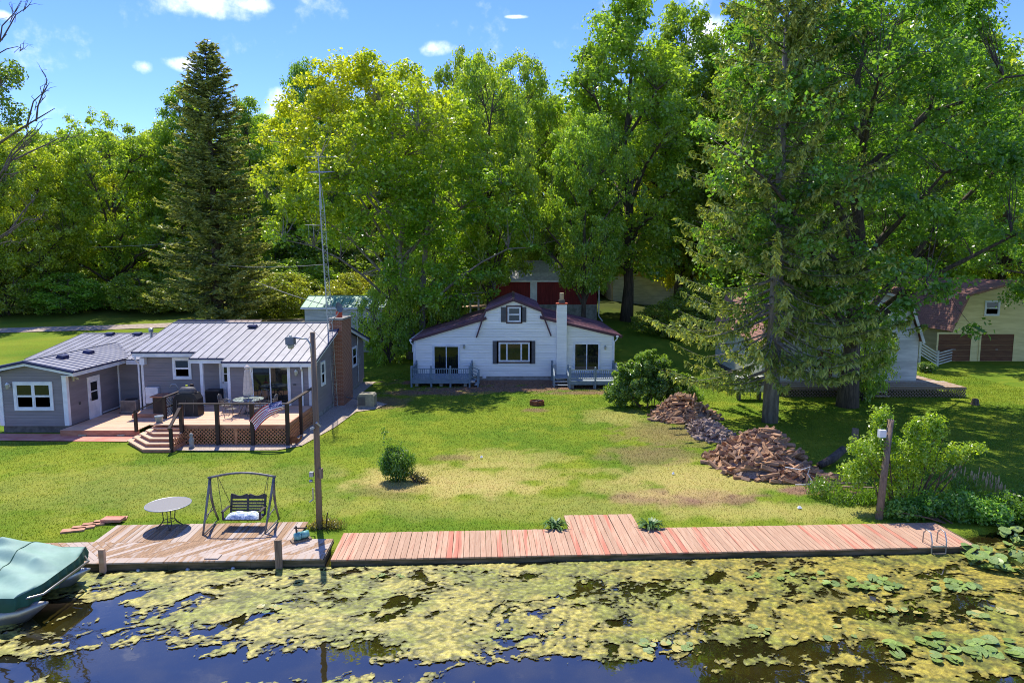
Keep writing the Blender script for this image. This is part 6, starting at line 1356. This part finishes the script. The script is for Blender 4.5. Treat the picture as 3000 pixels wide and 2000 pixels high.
def conifer(seed, name, H=25., Rr=5., cb=.04, step=.42, nb=7, droop=.25, hang=0.0, taper=.85, leafL=.34, base=np.array(srgb(62, 88, 46)), tip=np.array(srgb(104, 116, 52)), trunk_r=.36, thin=0.0, lowcut=0.0, bark=None, base_bare=0):
    g = np.random.default_rng(seed); tb_ = B(); tb_.tube([(0, 0, -.4), (.05, 0, H * .35), (-.04, .03, H * .7), (0, 0, H * .99)], [trunk_r * 1.2, trunk_r * .85, trunk_r * .45, .02], 10)
    Cs, Ns, Ds, Ls, Ws, Co = [], [], [], [], [], []
    z = H * cb
    while z < H * .985:
        u = (z / H - cb) / (1 - cb); n = nb if u < .85 else nb - 2
        for k in range(n):
            if g.random() < thin * (1 - .5 * u): continue
            a = g.uniform(0, 6.283)
            if z < lowcut and math.cos(a) > .1 and g.random() < .85: continue
            Lb = (Rr * (1 - u) ** taper + .25) * g.uniform(.62, 1.12)
            if u < .12: Lb *= .65 + 3 * u
            dr_ = droop * g.uniform(.5, 1.5) * (1 - u * .8); ca, sa = math.cos(a), math.sin(a); rise = .55 * u ** 2
            S_ = np.linspace(0, 1, 7); zz = z + Lb * (rise * S_ - dr_ * np.sin(S_ * 2.3) + .10 * S_ ** 3)
            pts = np.stack([ca * Lb * S_, sa * Lb * S_, zz], 1)
            tb_.tube(pts[[0, 2, 4, 6]], [.035 + .012 * Lb * (1 - u), .03, .02, .006], 4, False)
            m = int(max(6, Lb / .105)); s = g.uniform(.10, 1, m) ** .8; j = np.minimum((s * 6).astype(int), 5); f = s * 6 - j
            base_p = pts[j] * (1 - f)[:, None] + pts[j + 1] * f[:, None]; tang = unit(pts[j + 1] - pts[j])
            side = np.cross(tang, [0, 0, 1.]); side = unit(side); sg = np.where(g.random(m) < .5, -1, 1)[:, None]
            tw = (.22 + .16 * Lb * (1 - s) * .6) * g.uniform(.6, 1.2, m)
            for q, fr in ((0.30, .8), (.75, 1.0)):
                if hang: dirv = tang * .25 + side * sg * .45 + np.array([0, 0, -hang]) + g.normal(size=(m, 3)) * .18
                else: dirv = tang * .55 + side * sg * .75 + np.array([0, 0, -.22]) + g.normal(size=(m, 3)) * .2
                dirv = unit(dirv)
                Cs.append(base_p + dirv * (tw * q)[:, None] + g.normal(size=(m, 3)) * .03); Ds.append(dirv); Ns.append(np.array([0, 0, 1.]) + g.normal(size=(m, 3)) * .6 if not hang else g.normal(size=(m, 3)) * .7 + tang * .3)
                Ls.append(leafL * g.uniform(.7, 1.25, m) * (.8 + .5 * tw)); Ws.append(leafL * g.uniform(.22, .38, m) * fr)
                t = np.clip(s * .8 + g.normal(size=m) * .25, 0, 1)[:, None] * (.35 + .65 * q); Co.append((base * (1 - t) + tip * t) * g.uniform(.75, 1.25, (m, 1)))
            # upper side foliage along the branch itself
            Cs.append(base_p + np.array([0, 0, .02])); Ds.append(tang + g.normal(size=(m, 3)) * .25); Ns.append(np.array([0, 0, 1.]) + g.normal(size=(m, 3)) * .4); Ls.append(leafL * .9 * np.ones(m)); Ws.append(leafL * .3 * np.ones(m)); Co.append(np.repeat(base[None] * .9, m, 0) * g.uniform(.8, 1.2, (m, 1)))
        z += step * g.uniform(.7, 1.3) * (1 - .35 * u)
    me = leaf_mesh(name + '_crown', np.concatenate(Cs), np.concatenate(Ns), np.concatenate(Ds), np.concatenate(Ls), np.concatenate(Ws), np.concatenate(Co), NEEDLE)
    return tb_.mesh(name + '_trunk', bark or BARK, smooth=True), me, H, Rr
def plant_tree(proto, name, label, px, Y, topy, hw, rz=0., tint=(1, 1, 1), group=None, x=None, zb=None):
    tm, me, H, Rr = proto; X = W(px, 900, Y).x if x is None else x; zb = gz(X, Y) if zb is None else zb; zt = W(px, topy, Y).z
    r = thing(name, label, 'tree', (X, Y, zb), group, rz); sz = (zt - zb) / H; sr = hw * Y / 2000 / Rr if hw else sz; r.scale = (sr, sr, sz)
    t = link('trunk', tm, r); c = link('crown', me, r); c.color = (*tint, 1); return r
P_A = broadleaf(1, 'oak', cb=.13, ncl=560, gap=-.14); P_B = broadleaf(2, 'tall_oak', H=24, cb=.14, Rr=6.2, ncl=600, shape='tall', gap=-.18, trunk_r=.42, nl=14)
P_C = broadleaf(3, 'open_oak', H=21, cb=.22, Rr=7.2, ncl=440, per=92, gap=-.02, rc=(.55, 1.1), nl=14)
P_Y = broadleaf(4, 'maple', H=23, cb=.20, Rr=8.2, ncl=820, per=88, leaf=.26, gap=-.22, off=(-2.2, 0), shape='broad', trunk_r=.30, bark=BARK_PALE, fork=(.75, .3), base=np.array(srgb(158, 186, 62)), base2=np.array(srgb(122, 168, 62)),
                cut=lambda P: (P[:, 0] < -1.0) & (P[:, 2] < 8.6), yellow=lambda P: np.clip((P[:, 2] - 9) / 11, 0, 1) * .75 + np.clip((-P[:, 0] - 1) / 8, 0, .5) * np.clip((P[:, 2] - 5) / 6, 0, 1) - .08)
P_O = broadleaf(5, 'big_oak', H=26, cb=.20, Rr=9.5, ncl=900, per=100, leaf=.235, shape='broad', gap=-.12, trunk_r=.50, nl=18, base=np.array(srgb(158, 186, 82)), base2=np.array(srgb(120, 160, 74)), rc=(.5, 1.0), cut=lambda P: (P[:, 0] > 2.0) & (P[:, 2] < 9.5))
P_S1 = conifer(6, 'spruce', H=28, Rr=5.2, cb=.03, step=.38, nb=9, droop=.20, taper=.66, leafL=.46, base=np.array(srgb(140, 158, 98)), tip=np.array(srgb(200, 196, 116)))
P_S2 = conifer(7, 'weeping_spruce', H=27, Rr=6.3, cb=.09, step=.44, nb=7, droop=.30, hang=1.0, taper=.55, leafL=.40, thin=.2, lowcut=3.9, base=np.array(srgb(140, 162, 82)), tip=np.array(srgb(204, 206, 112)), trunk_r=.34, bark=BARK_PALE)
P_U = broadleaf(8, 'bush', H=4.2, cb=.04, Rr=2.4, ncl=150, per=110, leaf=.14, gap=-.4, rc=(.3, .6), nl=8, trunk_r=.06)
print('protos', [len(p[1].polygons) for p in (P_A, P_B, P_C, P_Y, P_O, P_S1, P_S2, P_U)])

plant_tree(P_Y, 'maple_tree', 'large yellow green maple with two pale trunks left of the white cottage', 1203, 54, 150, 330, 0.0)
plant_tree(P_S1, 'spruce_tree', 'tall dark pointed spruce behind the grey house', 640, 64, 118, 190, .4)
plant_tree(P_S2, 'spruce_tree', 'tall open spruce with drooping branches right of the firewood', 2270, 34.2, -190, 370, 0.0)
plant_tree(P_O, 'oak_tree', 'massive oak with a thick furrowed trunk before the cream cottage', 2498, 38.0, -160, 470, 0.0, (.76, .86, .78))
plant_tree(P_A, 'oak_tree', 'round oak with a dark trunk beyond the lane left of the spruce', 345, 80, 300, 190, 1.0, (.95, 1.0, .8))
plant_tree(P_A, 'oak_tree', 'yellow topped oak at the far left wood edge', 130, 74, 350, 170, 2.6, (1.25, 1.12, .8))
plant_tree(P_C, 'oak_tree', 'green oak at the left margin behind the dead branches', -10, 70, 390, 150, 4.0, (1.05, 1.0, .9))
plant_tree(P_B, 'oak_tree', 'dark green oak rising left behind the tall spruce', 555, 84, 232, 140, .2, (.8, .9, .75))
plant_tree(P_B, 'oak_tree', 'green oak rising right behind the tall spruce', 745, 82, 262, 105, 1.9, (.8, .92, .8))
plant_tree(P_C, 'oak_tree', 'dark crowned oak peeking over the yellow maple', 925, 92, 175, 120, 3.0, (.62, .8, .75))
plant_tree(P_C, 'oak_tree', 'open oak showing bare limbs right of the maple top', 1375, 74, 130, 125, .9, (1.0, 1.0, .8))
plant_tree(P_C, 'oak_tree', 'forked oak with knobbly top left of the tallest trees', 1510, 69, 150, 150, 5.0, (1.05, 1.05, .85))
plant_tree(P_B, 'oak_tree', 'very tall dark trunked oak behind the red barn', 1835, 68, -70, 230, 2.0, (.85, .95, .75))
plant_tree(P_A, 'oak_tree', 'golden green tree between the tallest oak and the drooping spruce', 2015, 80, 200, 150, 2.0, (1.45, 1.15, .7))
plant_tree(P_C, 'young_maple', 'small leafy maple in front of the red barn', 1710, 60, 310, 140, .3, (.95, 1.05, .9))
plant_tree(P_C, 'young_maple', 'tall slender maple beside the left end of the red barn', 1432, 59, 150, 150, 2.2, (1.1, 1.1, .9))
plant_tree(P_B, 'oak_tree', 'leafy tree standing between the barn and the tan trailer', 1600, 76, 260, 150, 1.2, (.95, 1.0, .85))
plant_tree(P_B, 'oak_tree', 'tall tree behind the drooping spruce', 2170, 74, -60, 210, .7, (.85, .9, .7))
plant_tree(P_A, 'oak_tree', 'broad tree behind the massive oak', 2400, 70, -40, 260, 1.7, (.8, .88, .72))
plant_tree(P_B, 'oak_tree', 'tall dark trunk tree behind the yellow garage', 2690, 76, -90, 240, 4.4, (.85, .9, .7))
plant_tree(P_A, 'oak_tree', 'bright yellow green tree at the right edge behind the garage', 2930, 84, 60, 240, 5.2, (1.3, 1.2, .75))
plant_tree(P_O, 'oak_tree', 'oak overhanging the yellow garage from the right edge', 3230, 48, 20, 330, .9, (.85, .92, .85))
plant_tree(P_B, 'oak_tree', 'tall leafy oak between the tallest dark oak and the drooping spruce', 1985, 77, -20, 190, 3.3, (.95, .98, .8))
# wood behind: alike trunks and crowns
rw = random.Random(5)
i = 0
for Y, y0, step in ((100, 335, 150), (122, 372, 165)):
    px = -260
    while px < 3300:
        t = rw.uniform(.85, 1.25); lift = 90 if px > 1500 else (-10 if px < 800 else 60)
        plant_tree((P_A, P_B, P_C)[i % 3], 'wood_tree', 'tree crown in the wood rising behind the nearer trees', px + rw.uniform(-30, 30), Y + rw.uniform(-5, 5), y0 - lift + rw.uniform(-35, 35), 150, rw.uniform(0, 6), (t, rw.uniform(.95, 1.15), .85), 'trees of the wood behind'); px += step; i += 1
for px, Y, ty, hw in ((25, 71, 760, 110), (110, 76, 770, 120), (205, 72, 800, 110), (290, 84, 790, 110), (410, 74, 800, 110), (480, 72, 830, 90), (540, 76, 790, 100), (760, 74, 790, 90), (830, 70, 800, 100), (880, 78, 760, 120),
                      (1290, 64, 790, 90), (1340, 70, 800, 100), (1960, 62, 880, 90), (2050, 66, 820, 110), (2640, 82, 800, 110), (2760, 84, 790, 120), (1130, 62, 830, 100), (1030, 66, 800, 90), (2160, 60, 860, 100), (1900, 95, 740, 120), (620, 84, 780, 120), (2500, 80, 790, 120), (2880, 88, 780, 130), (60, 90, 690, 150), (180, 88, 680, 150), (300, 92, 660, 150), (420, 90, 690, 150), (540, 92, 680, 150), (780, 90, 690, 150), (880, 92, 680, 150), (1000, 88, 690, 150), (1290, 88, 690, 150), (1420, 90, 690, 150), (1560, 92, 690, 150), (1700, 92, 680, 150), (2060, 92, 690, 150), (2200, 90, 700, 150), (2350, 92, 690, 150), (2600, 94, 700, 150), (2780, 96, 690, 150), (2960, 92, 700, 150), (-40, 84, 700, 150)):
    r = plant_tree(P_U, 'understory_bush', 'dense leafy bush in the undergrowth at the wood edge', px, Y, ty, hw, rw.uniform(0, 6), (rw.uniform(.7, 1.05), rw.uniform(.8, 1.0), .8), 'undergrowth bushes'); r['category'] = 'bush'
plant_tree(P_U, 'young_maple', 'low young maple with broad leaves before the right half of the cream cottage', 2542, 39.6, 890, 78, 1.0, (.9, 1.0, .9))['category'] = 'tree'
for px, Y, ty, hw, lab in ((1140, 52.5, 800, 85, 'low leafy maple sapling before the mint roofed trailer'), (1275, 56, 690, 110, 'bright maple sapling behind the left roof of the white cottage')): plant_tree(P_U, 'young_maple', lab, px, Y, ty, hw, 2.0, (1.0, 1.08, .9))
# half-dead tree at the left edge: bare limbs reaching into view
dt = thing('half_dead_tree', 'half dead tree with bare grey limbs at the left edge', 'tree', (-35.5, 42, 0))
g = random.Random(9); db = B(); db.tube([(-35.5, 42, -.4), (-35.3, 42, 6), (-35.0, 41.8, 12), (-34.4, 41.5, 18.5)], [.4, .33, .24, .05], 9)
tips = []
def limb(a, e, r, depth):
    a, e = Vector(a), Vector(e); pts = [a.lerp(e, t) + Vector((g.uniform(-.15, .15), g.uniform(-.1, .1), .25 * math.sin(math.pi * t) + g.uniform(-.1, .1))) * (1 if 0 < t < 1 else 0) for t in (0, .25, .5, .75, 1)]
    db.tube(pts, [r, r * .8, r * .62, r * .42, r * .15], 6, False)
    if depth:
        for k in range(4):
            t = g.uniform(.4, .95); b0 = a.lerp(e, t); L = (e - a).length * g.uniform(.25, .45); d = (e - a).normalized() + Vector((g.uniform(-.7, .7), g.uniform(-.5, .5), g.uniform(-.4, .8))); limb(b0, b0 + d.normalized() * L, r * .42, depth - 1)
    else: tips.append(e)
limb((-35.1, 41.8, 12), W(160, 318, 41), .13, 2); limb((-34.9, 41.8, 13), W(30, 210, 41), .14, 2); limb((-34.6, 41.6, 16), W(20, 100, 41), .10, 2)
limb((-35.3, 42, 8), W(70, 430, 41), .14, 2); limb((-35.3, 42, 6.5), W(60, 660, 41), .13, 2)
db.build('trunk', DEAD, dt, True)
lc = np.array([tuple(W(px, py, 41 + g.uniform(-1, 1))) for px, py in ((30, 200), (10, 240), (50, 215), (20, 310), (0, 280), (60, 330), (-20, 200), (-30, 350), (30, 350), (5, 215), (40, 235))]); gg_ = np.random.default_rng(4)
idx = np.repeat(np.arange(len(lc)), 130); d = unit(gg_.normal(size=(len(idx), 3))); C = lc[idx] + d * (.55 * gg_.random(len(idx)) ** .4)[:, None] - np.array([-35.5, 42, 0])
link('crown', leaf_mesh('dead_crown', C, d + gg_.normal(size=d.shape), gg_.normal(size=d.shape), np.full(len(idx), .2), np.full(len(idx), .13), np.repeat((GREEN2 * .8)[None], len(idx), 0) * gg_.uniform(.6, 1.3, (len(idx), 1)), LEAF), dt)

# ---------------- shrubs
def shrub(name, label, cat, c, blobs, n, leaf, base, base2, seed, stems=6, asp=.6, up=.5, m=None, bark=None, upright=False):
    """blobs: (dx, dy, z, rx, ry, rz, weight)"""
    g = np.random.default_rng(seed); r = thing(name, label, cat, c); wts = np.array([q[6] for q in blobs], float); wts /= wts.sum(); idx = g.choice(len(blobs), n, p=wts)
    bl = np.array([q[:6] for q in blobs], float); sub = 75; cc = unit(g.normal(size=(len(blobs) * sub, 3))) * (g.random((len(blobs) * sub, 1)) ** .45); ci = idx * sub + g.integers(0, sub, n)
    C = bl[idx, :3] + cc[ci] * bl[idx, 3:6] * .88 + unit(g.normal(size=(n, 3))) * (g.random((n, 1)) ** .4) * np.minimum(bl[idx, 3:6], .42) * .5
    C[:, 2] = np.maximum(C[:, 2], .02); d = unit(C - bl[idx, :3])
    Nn = d * .5 + np.array([0, 0, up]) + g.normal(size=(n, 3)) * .55; D = (np.array([0, 0, 1.]) + g.normal(size=(n, 3)) * .3 + d * .3) if upright else g.normal(size=(n, 3)) + d * .4
    t = np.clip(.5 + .6 * blob_noise(C, seed, 2.0), 0, 1)[:, None]; col = (base * t + base2 * (1 - t)) * g.uniform(.7, 1.3, (n, 1)); L = leaf * g.uniform(.6, 1.3, n)
    link('foliage', leaf_mesh(name + '_leaves', C, Nn, D, L, L * asp, col, m or LEAF), r)
    b = B()
    for k in range(stems):
        q = blobs[g.integers(0, len(blobs))]; e = np.array(q[:3]) + g.normal(size=3) * np.array(q[3:6]) * .4; s0 = np.array([q[0] * .25, q[1] * .25, -.1]) + np.append(g.normal(size=2) * .12, 0)
        b.tube([s0, (s0 + e) / 2 + np.append(g.normal(size=2) * .1, .1), e], [.03, .022, .008], 5, False)
    o = link('stem', b.mesh('stem', bark or TWIG), r); return r
LB = G(1905, 1195)
shrub('leafy_bush', 'large rounded leafy bush between the right porch and the firewood', 'bush', LB, [(-.7, .3, 1.4, 1.8, 1.3, 1.45, 3), (.9, 0, 1.3, 1.7, 1.3, 1.3, 3), (0, .4, 2.3, 1.3, 1.0, 1.0, 2), (-1.7, .3, .9, .9, .8, .9, 1), (2.0, -.2, .8, 1.0, .8, .8, 1)], 46000, .125, np.array(srgb(150, 176, 84)), np.array(srgb(104, 138, 68)), 21, 14)
SB = G(1163, 1408)
shrub('evergreen_shrub', 'small upright dark green shrub in a worn ring in the lawn', 'shrub', SB, [(0, 0, .5, .66, .55, .5, 3), (.05, 0, .85, .58, .48, .4, 2), (-.15, 0, 1.1, .3, .26, .3, 1), (.35, .05, .75, .35, .3, .4, 1), (-.4, .05, .6, .3, .3, .4, 1)], 14000, .085, np.array(srgb(126, 158, 66)), np.array(srgb(80, 124, 56)), 22, 8, .35, .2, upright=True)
shrub('wild_sprout', 'thin leafy sprout rising above the small lawn shrub', 'shrub', SB + Vector((-.25, .1, .6)), [(-.12, 0, .9, .22, .15, .4, 2), (-.22, 0, 1.25, .16, .12, .25, 1), (.4, .1, .75, .08, .08, .35, .5)], 260, .07, np.array(srgb(130, 160, 70)), np.array(srgb(96, 134, 56)), 23, 1)
shrub('dry_weed_clump', 'dry twiggy weeds at the right foot of the lawn shrub', 'weeds', SB + Vector((.75, -.05, 0)), [(0, 0, .18, .35, .25, .22, 1), (.2, -.1, .1, .3, .2, .12, 1)], 900, .06, np.array(srgb(150, 130, 90)), np.array(srgb(100, 112, 60)), 24, 12)
DS = G(2660, 1505)
YG1, YG2 = np.array(srgb(186, 202, 78)), np.array(srgb(134, 170, 62))
shrub('dockside_shrub', 'tall loose yellow green shrub growing round the leaning post', 'shrub', DS, [(-.9, .5, 1.9, .95, .7, .75, 3), (.5, .5, 1.7, .9, .7, .85, 3), (-.75, .6, 2.9, .42, .4, .65, 1.3), (.95, .5, 2.75, .38, .35, .55, 1.0), (.35, .5, 2.65, .30, .3, .5, .8), (1.7, .4, 1.9, .55, .4, .35, 1.0), (2.2, .3, 2.1, .4, .3, .2, .5), (-1.6, .4, 1.3, .5, .5, .45, 1.2), (-.2, .3, .9, .8, .5, .6, 1.2)], 15000, .095, YG1, YG2, 25, 18)
RS = G(2830, 1530)
shrub('shoreline_shrub', 'low glossy green shrub at the end of the red dock', 'shrub', RS, [(0, .2, .45, .9, .7, .5, 3), (-.9, .4, .4, .8, .6, .45, 2), (.8, -.1, .35, .7, .6, .4, 2), (-1.8, .3, .3, .8, .4, .35, 1.5)], 12000, .10, np.array(srgb(150, 190, 88)), np.array(srgb(98, 148, 66)), 26, 10)
shrub('waterside_weeds', 'tangle of green weeds on the bank at the right edge', 'weeds', G(2950, 1530), [(0, .3, .4, .9, .8, .45, 2), (1.4, .6, .4, 1.0, .9, .5, 2), (.6, -.3, .2, .8, .5, .3, 1)], 7000, .11, np.array(srgb(126, 160, 62)), np.array(srgb(78, 122, 48)), 27, 8)
shrub('weedy_grass_bank', 'long weedy grass behind the dock around the leaning post', 'weeds', G(2500, 1470), [(0, 0, .2, 1.2, .6, .25, 2), (1.2, -.2, .25, 1.0, .6, .3, 2), (2.6, .2, .3, 1.2, .7, .35, 2), (-.8, .5, .35, .7, .5, .35, 1), (4.0, .8, .3, 1.0, .8, .35, 1.5)], 11000, .12, np.array(srgb(142, 168, 66)), np.array(srgb(92, 132, 50)), 28, 4, .25, .1, upright=True)
shrub('pole_foot_weeds', 'dry yellowed weeds at the foot of the utility pole', 'weeds', G(955, 1545), [(0, 0, .15, .35, .2, .2, 2), (.35, -.05, .12, .3, .2, .15, 1), (-.35, -.15, .1, .2, .15, .12, .6)], 1600, .11, np.array(srgb(176, 160, 96)), np.array(srgb(120, 128, 66)), 29, 6, .2, .1, upright=True)
shrub('foundation_bush', 'small pale hosta like bush beside the cream cottage corner', 'bush', W(2710, 1090, 45) * 1, [(0, 0, .3, .7, .6, .35, 1)], 1800, .16, np.array(srgb(150, 170, 110)), np.array(srgb(88, 122, 56)), 30, 3)
for k, (px, lab) in enumerate(((1625, 'dark green hosta clump left of the dock landing'), (1905, 'dark green hosta clump right of the dock landing'))):
    c = G(px, 1550); h_ = thing('hosta', lab, 'plant', c); g = random.Random(50 + k)
    for q in range(46):
        a = g.uniform(0, 6.283); L = g.uniform(.22, .42); wd = .035; d = Vector((math.cos(a), math.sin(a), 0)); s = Vector((-d.y, d.x, 0)) * wd; o = d * g.uniform(0, .08); z1 = g.uniform(.14, .3)
        P5 = [o, o + d * L * .35 + Vector((0, 0, z1 * .8)), o + d * L * .75 + Vector((0, 0, z1)), o + d * L * 1.15 + Vector((0, 0, z1 * .55))]; vs = []
        for i5, p5 in enumerate(P5): w5 = (.4, 1, .9, .05)[i5]; vs += [c + p5 - s * w5, c + p5 + s * w5]
        b = B(); b.add(vs, [(0, 1, 3, 2), (2, 3, 5, 4), (4, 5, 7, 6)]); o5 = b.build('leaf', mat('hosta_leaf', srgb(92, 124, 56), srgb(64, 98, 42), rough=.45, rnd=.25, scale=8), h_)
# seed-headed grass stems
sg_ = thing('seed_head_grass', 'row of tall grass stems with tan seed heads on the shaded lawn', 'grass', G(2820, 1420)); g = random.Random(77); b1, b2 = B(), B()
for k in range(62):
    t = g.random(); p = G(2765 + 180 * t + g.uniform(-14, 14), 1418 + 48 * t + g.uniform(-14, 22)); h = g.uniform(.35, .55); ln = Vector((g.uniform(-.02, .10), 0, h)); b1.tube([p, p + ln], .006, 3, False); b2.tube([p + ln, p + ln * 1.12, p + ln * 1.38, p + ln * 1.45], [.008, .022, .018, .004], 5)
b1.build('stem', mat('pale_grass_stem', srgb(170, 170, 90), rough=.9), sg_, kind='stuff'); b2.build('seed_head', SEED, sg_, kind='stuff')

# ---------------- water lilies
PADM = mat('lily_pad_green', srgb(150, 166, 104), srgb(120, 142, 76), rough=.3, scale=5, rnd=.25, c3=srgb(164, 152, 84), spec=.5); PADM2 = mat('spatterdock_leaf', srgb(138, 156, 82), srgb(108, 134, 62), rough=.3, scale=5, rnd=.22, spec=.5)
def pad_mesh(seed, m):
    g = random.Random(seed); n = 16; vs = [(0, 0, .004)]
    for k in range(n + 1):
        a = .22 + (2 * math.pi - .44) * k / n; r = 1 + .06 * math.sin(3 * a + seed); vs.append((r * math.cos(a), .88 * r * math.sin(a), .03 * math.sin(2 * a + seed) + .02))
    return MB().add(vs, [(0, k + 1, k + 2) for k in range(n)]).mesh('lily_pad', m)
PADS = [pad_mesh(s, PADM) for s in range(5)]; PADS2 = [pad_mesh(10 + s, PADM2) for s in range(5)]
def lily(label, px, py, rx, ry, n, size, meshes, seed, lift=0.0):
    g = random.Random(seed); c = G(px, py, WATER_Z); r = thing('water_lily', label, 'water lily', c)
    for k in range(n):
        a = g.uniform(0, 6.283); q = g.random() ** .5; s = size * g.uniform(.65, 1.15); o = link('leaf', g.choice(meshes), r, (rx * q * math.cos(a), ry * q * math.sin(a), .035 + g.uniform(0, .02) + lift * g.random()))
        o.scale = (s, s, s); t = .08 + lift * 1.2; o.rotation_euler = (g.gauss(0, t), g.gauss(0, t), g.uniform(0, 6.28))
for a in (('cluster of round lily pads near the dock, left of the ladder', 2530, 1715, 1.0, .32, 24, .13, PADS2, 1, .08), ('large lily pad cluster at the lower right', 2730, 1905, 1.1, .55, 30, .14, PADS2, 2, .06), ('lily pads along the lower right edge', 2930, 1905, .6, .35, 14, .15, PADS2, 3, .06),
          ('lily pads in front of the dock ladder', 2790, 1720, .8, .35, 18, .13, PADS2, 4, .07), ('pale floating pads at bottom centre right', 1945, 1895, .6, .28, 12, .12, PADS, 5), ('few pale pads near the fallen twig', 1560, 1840, .9, .3, 6, .10, PADS, 6),
          ('pale lily pads below the left end of the boardwalk', 1130, 1690, .6, .12, 5, .10, PADS, 7), ('thin scatter of pads midway along the boardwalk', 2300, 1690, 1.1, .3, 9, .11, PADS2, 8, .04), ('small pads floating in the golden algae at right', 2360, 1850, 1.4, .35, 9, .11, PADS, 9), ('broad patch of pads right of centre near the ladder', 2640, 1790, .9, .2, 8, .12, PADS, 10, .03),
          ('dense raised spatterdock leaves at the right shore', 2925, 1650, .95, .75, 60, .17, PADS2, 11, .28), ('raised spatterdock leaves at the right picture edge', 3010, 1590, .8, .7, 40, .17, PADS2, 12, .3), ('two pale pads on the algae in front of the platform', 760, 1790, .5, .2, 4, .10, PADS, 13), ('pads drifting at far right below the shore leaves', 2890, 1800, .7, .25, 10, .13, PADS, 14, .03)): lily(*a)

# ---------------- grass blades over the near lawn
def grass():
    g = np.random.default_rng(12); n = 430000; y = 19.0 + (50 - 19.0) * g.random(n) ** 1.35; x = g.uniform(-27, 33, n)
    ok = (y > dock_y(x) + 1.93)
    for x0, x1, y0, y1 in ((-27, -9.0, 32, 47), (-17.6, -9.4, 28.5, 47), (-9.0, -7.4, 36.5, 39.5), (-27, -17, 30.2, 37), (xl - .2, xr + .2, 46, 60), (-12.1, -6.0, 17, 20.5), (dx0, dx1, 40.6, 55), (1.5, 4.1, 19, 21.1), (-14.9, -9.2, 28.7, 30)): ok &= ~((x > x0) & (x < x1) & (y > y0) & (y < y1))
    x, y = x[ok], y[ok]; n = len(x); z = ground_h(x, y); h = g.uniform(.015, .042, n) * (1 + .5 * fbm(x * .5, y * .5, 77)); a = g.uniform(0, 6.283, n); wd = g.uniform(.006, .013, n) * (1 + (y - 20) / 25); lx_, ly_ = g.normal(size=n) * h * .6, g.normal(size=n) * h * .6
    V = np.empty((n, 3, 3), np.float32); V[:, 0] = np.stack([x - wd * np.cos(a), y - wd * np.sin(a), z - .005], 1); V[:, 1] = np.stack([x + wd * np.cos(a), y + wd * np.sin(a), z - .005], 1); V[:, 2] = np.stack([x + lx_, y + ly_, z + h], 1)
    c = lawn_colour(x, y) * g.uniform(.8, 1.25, (n, 1))
    tag(link('grass', np_mesh('grass', V.reshape(-1, 3), np.arange(3 * n).reshape(n, 3), BLADE, False, np.repeat(c, 3, 0))), 'short mown grass blades of the lawn', 'grass', kind='stuff')
grass()
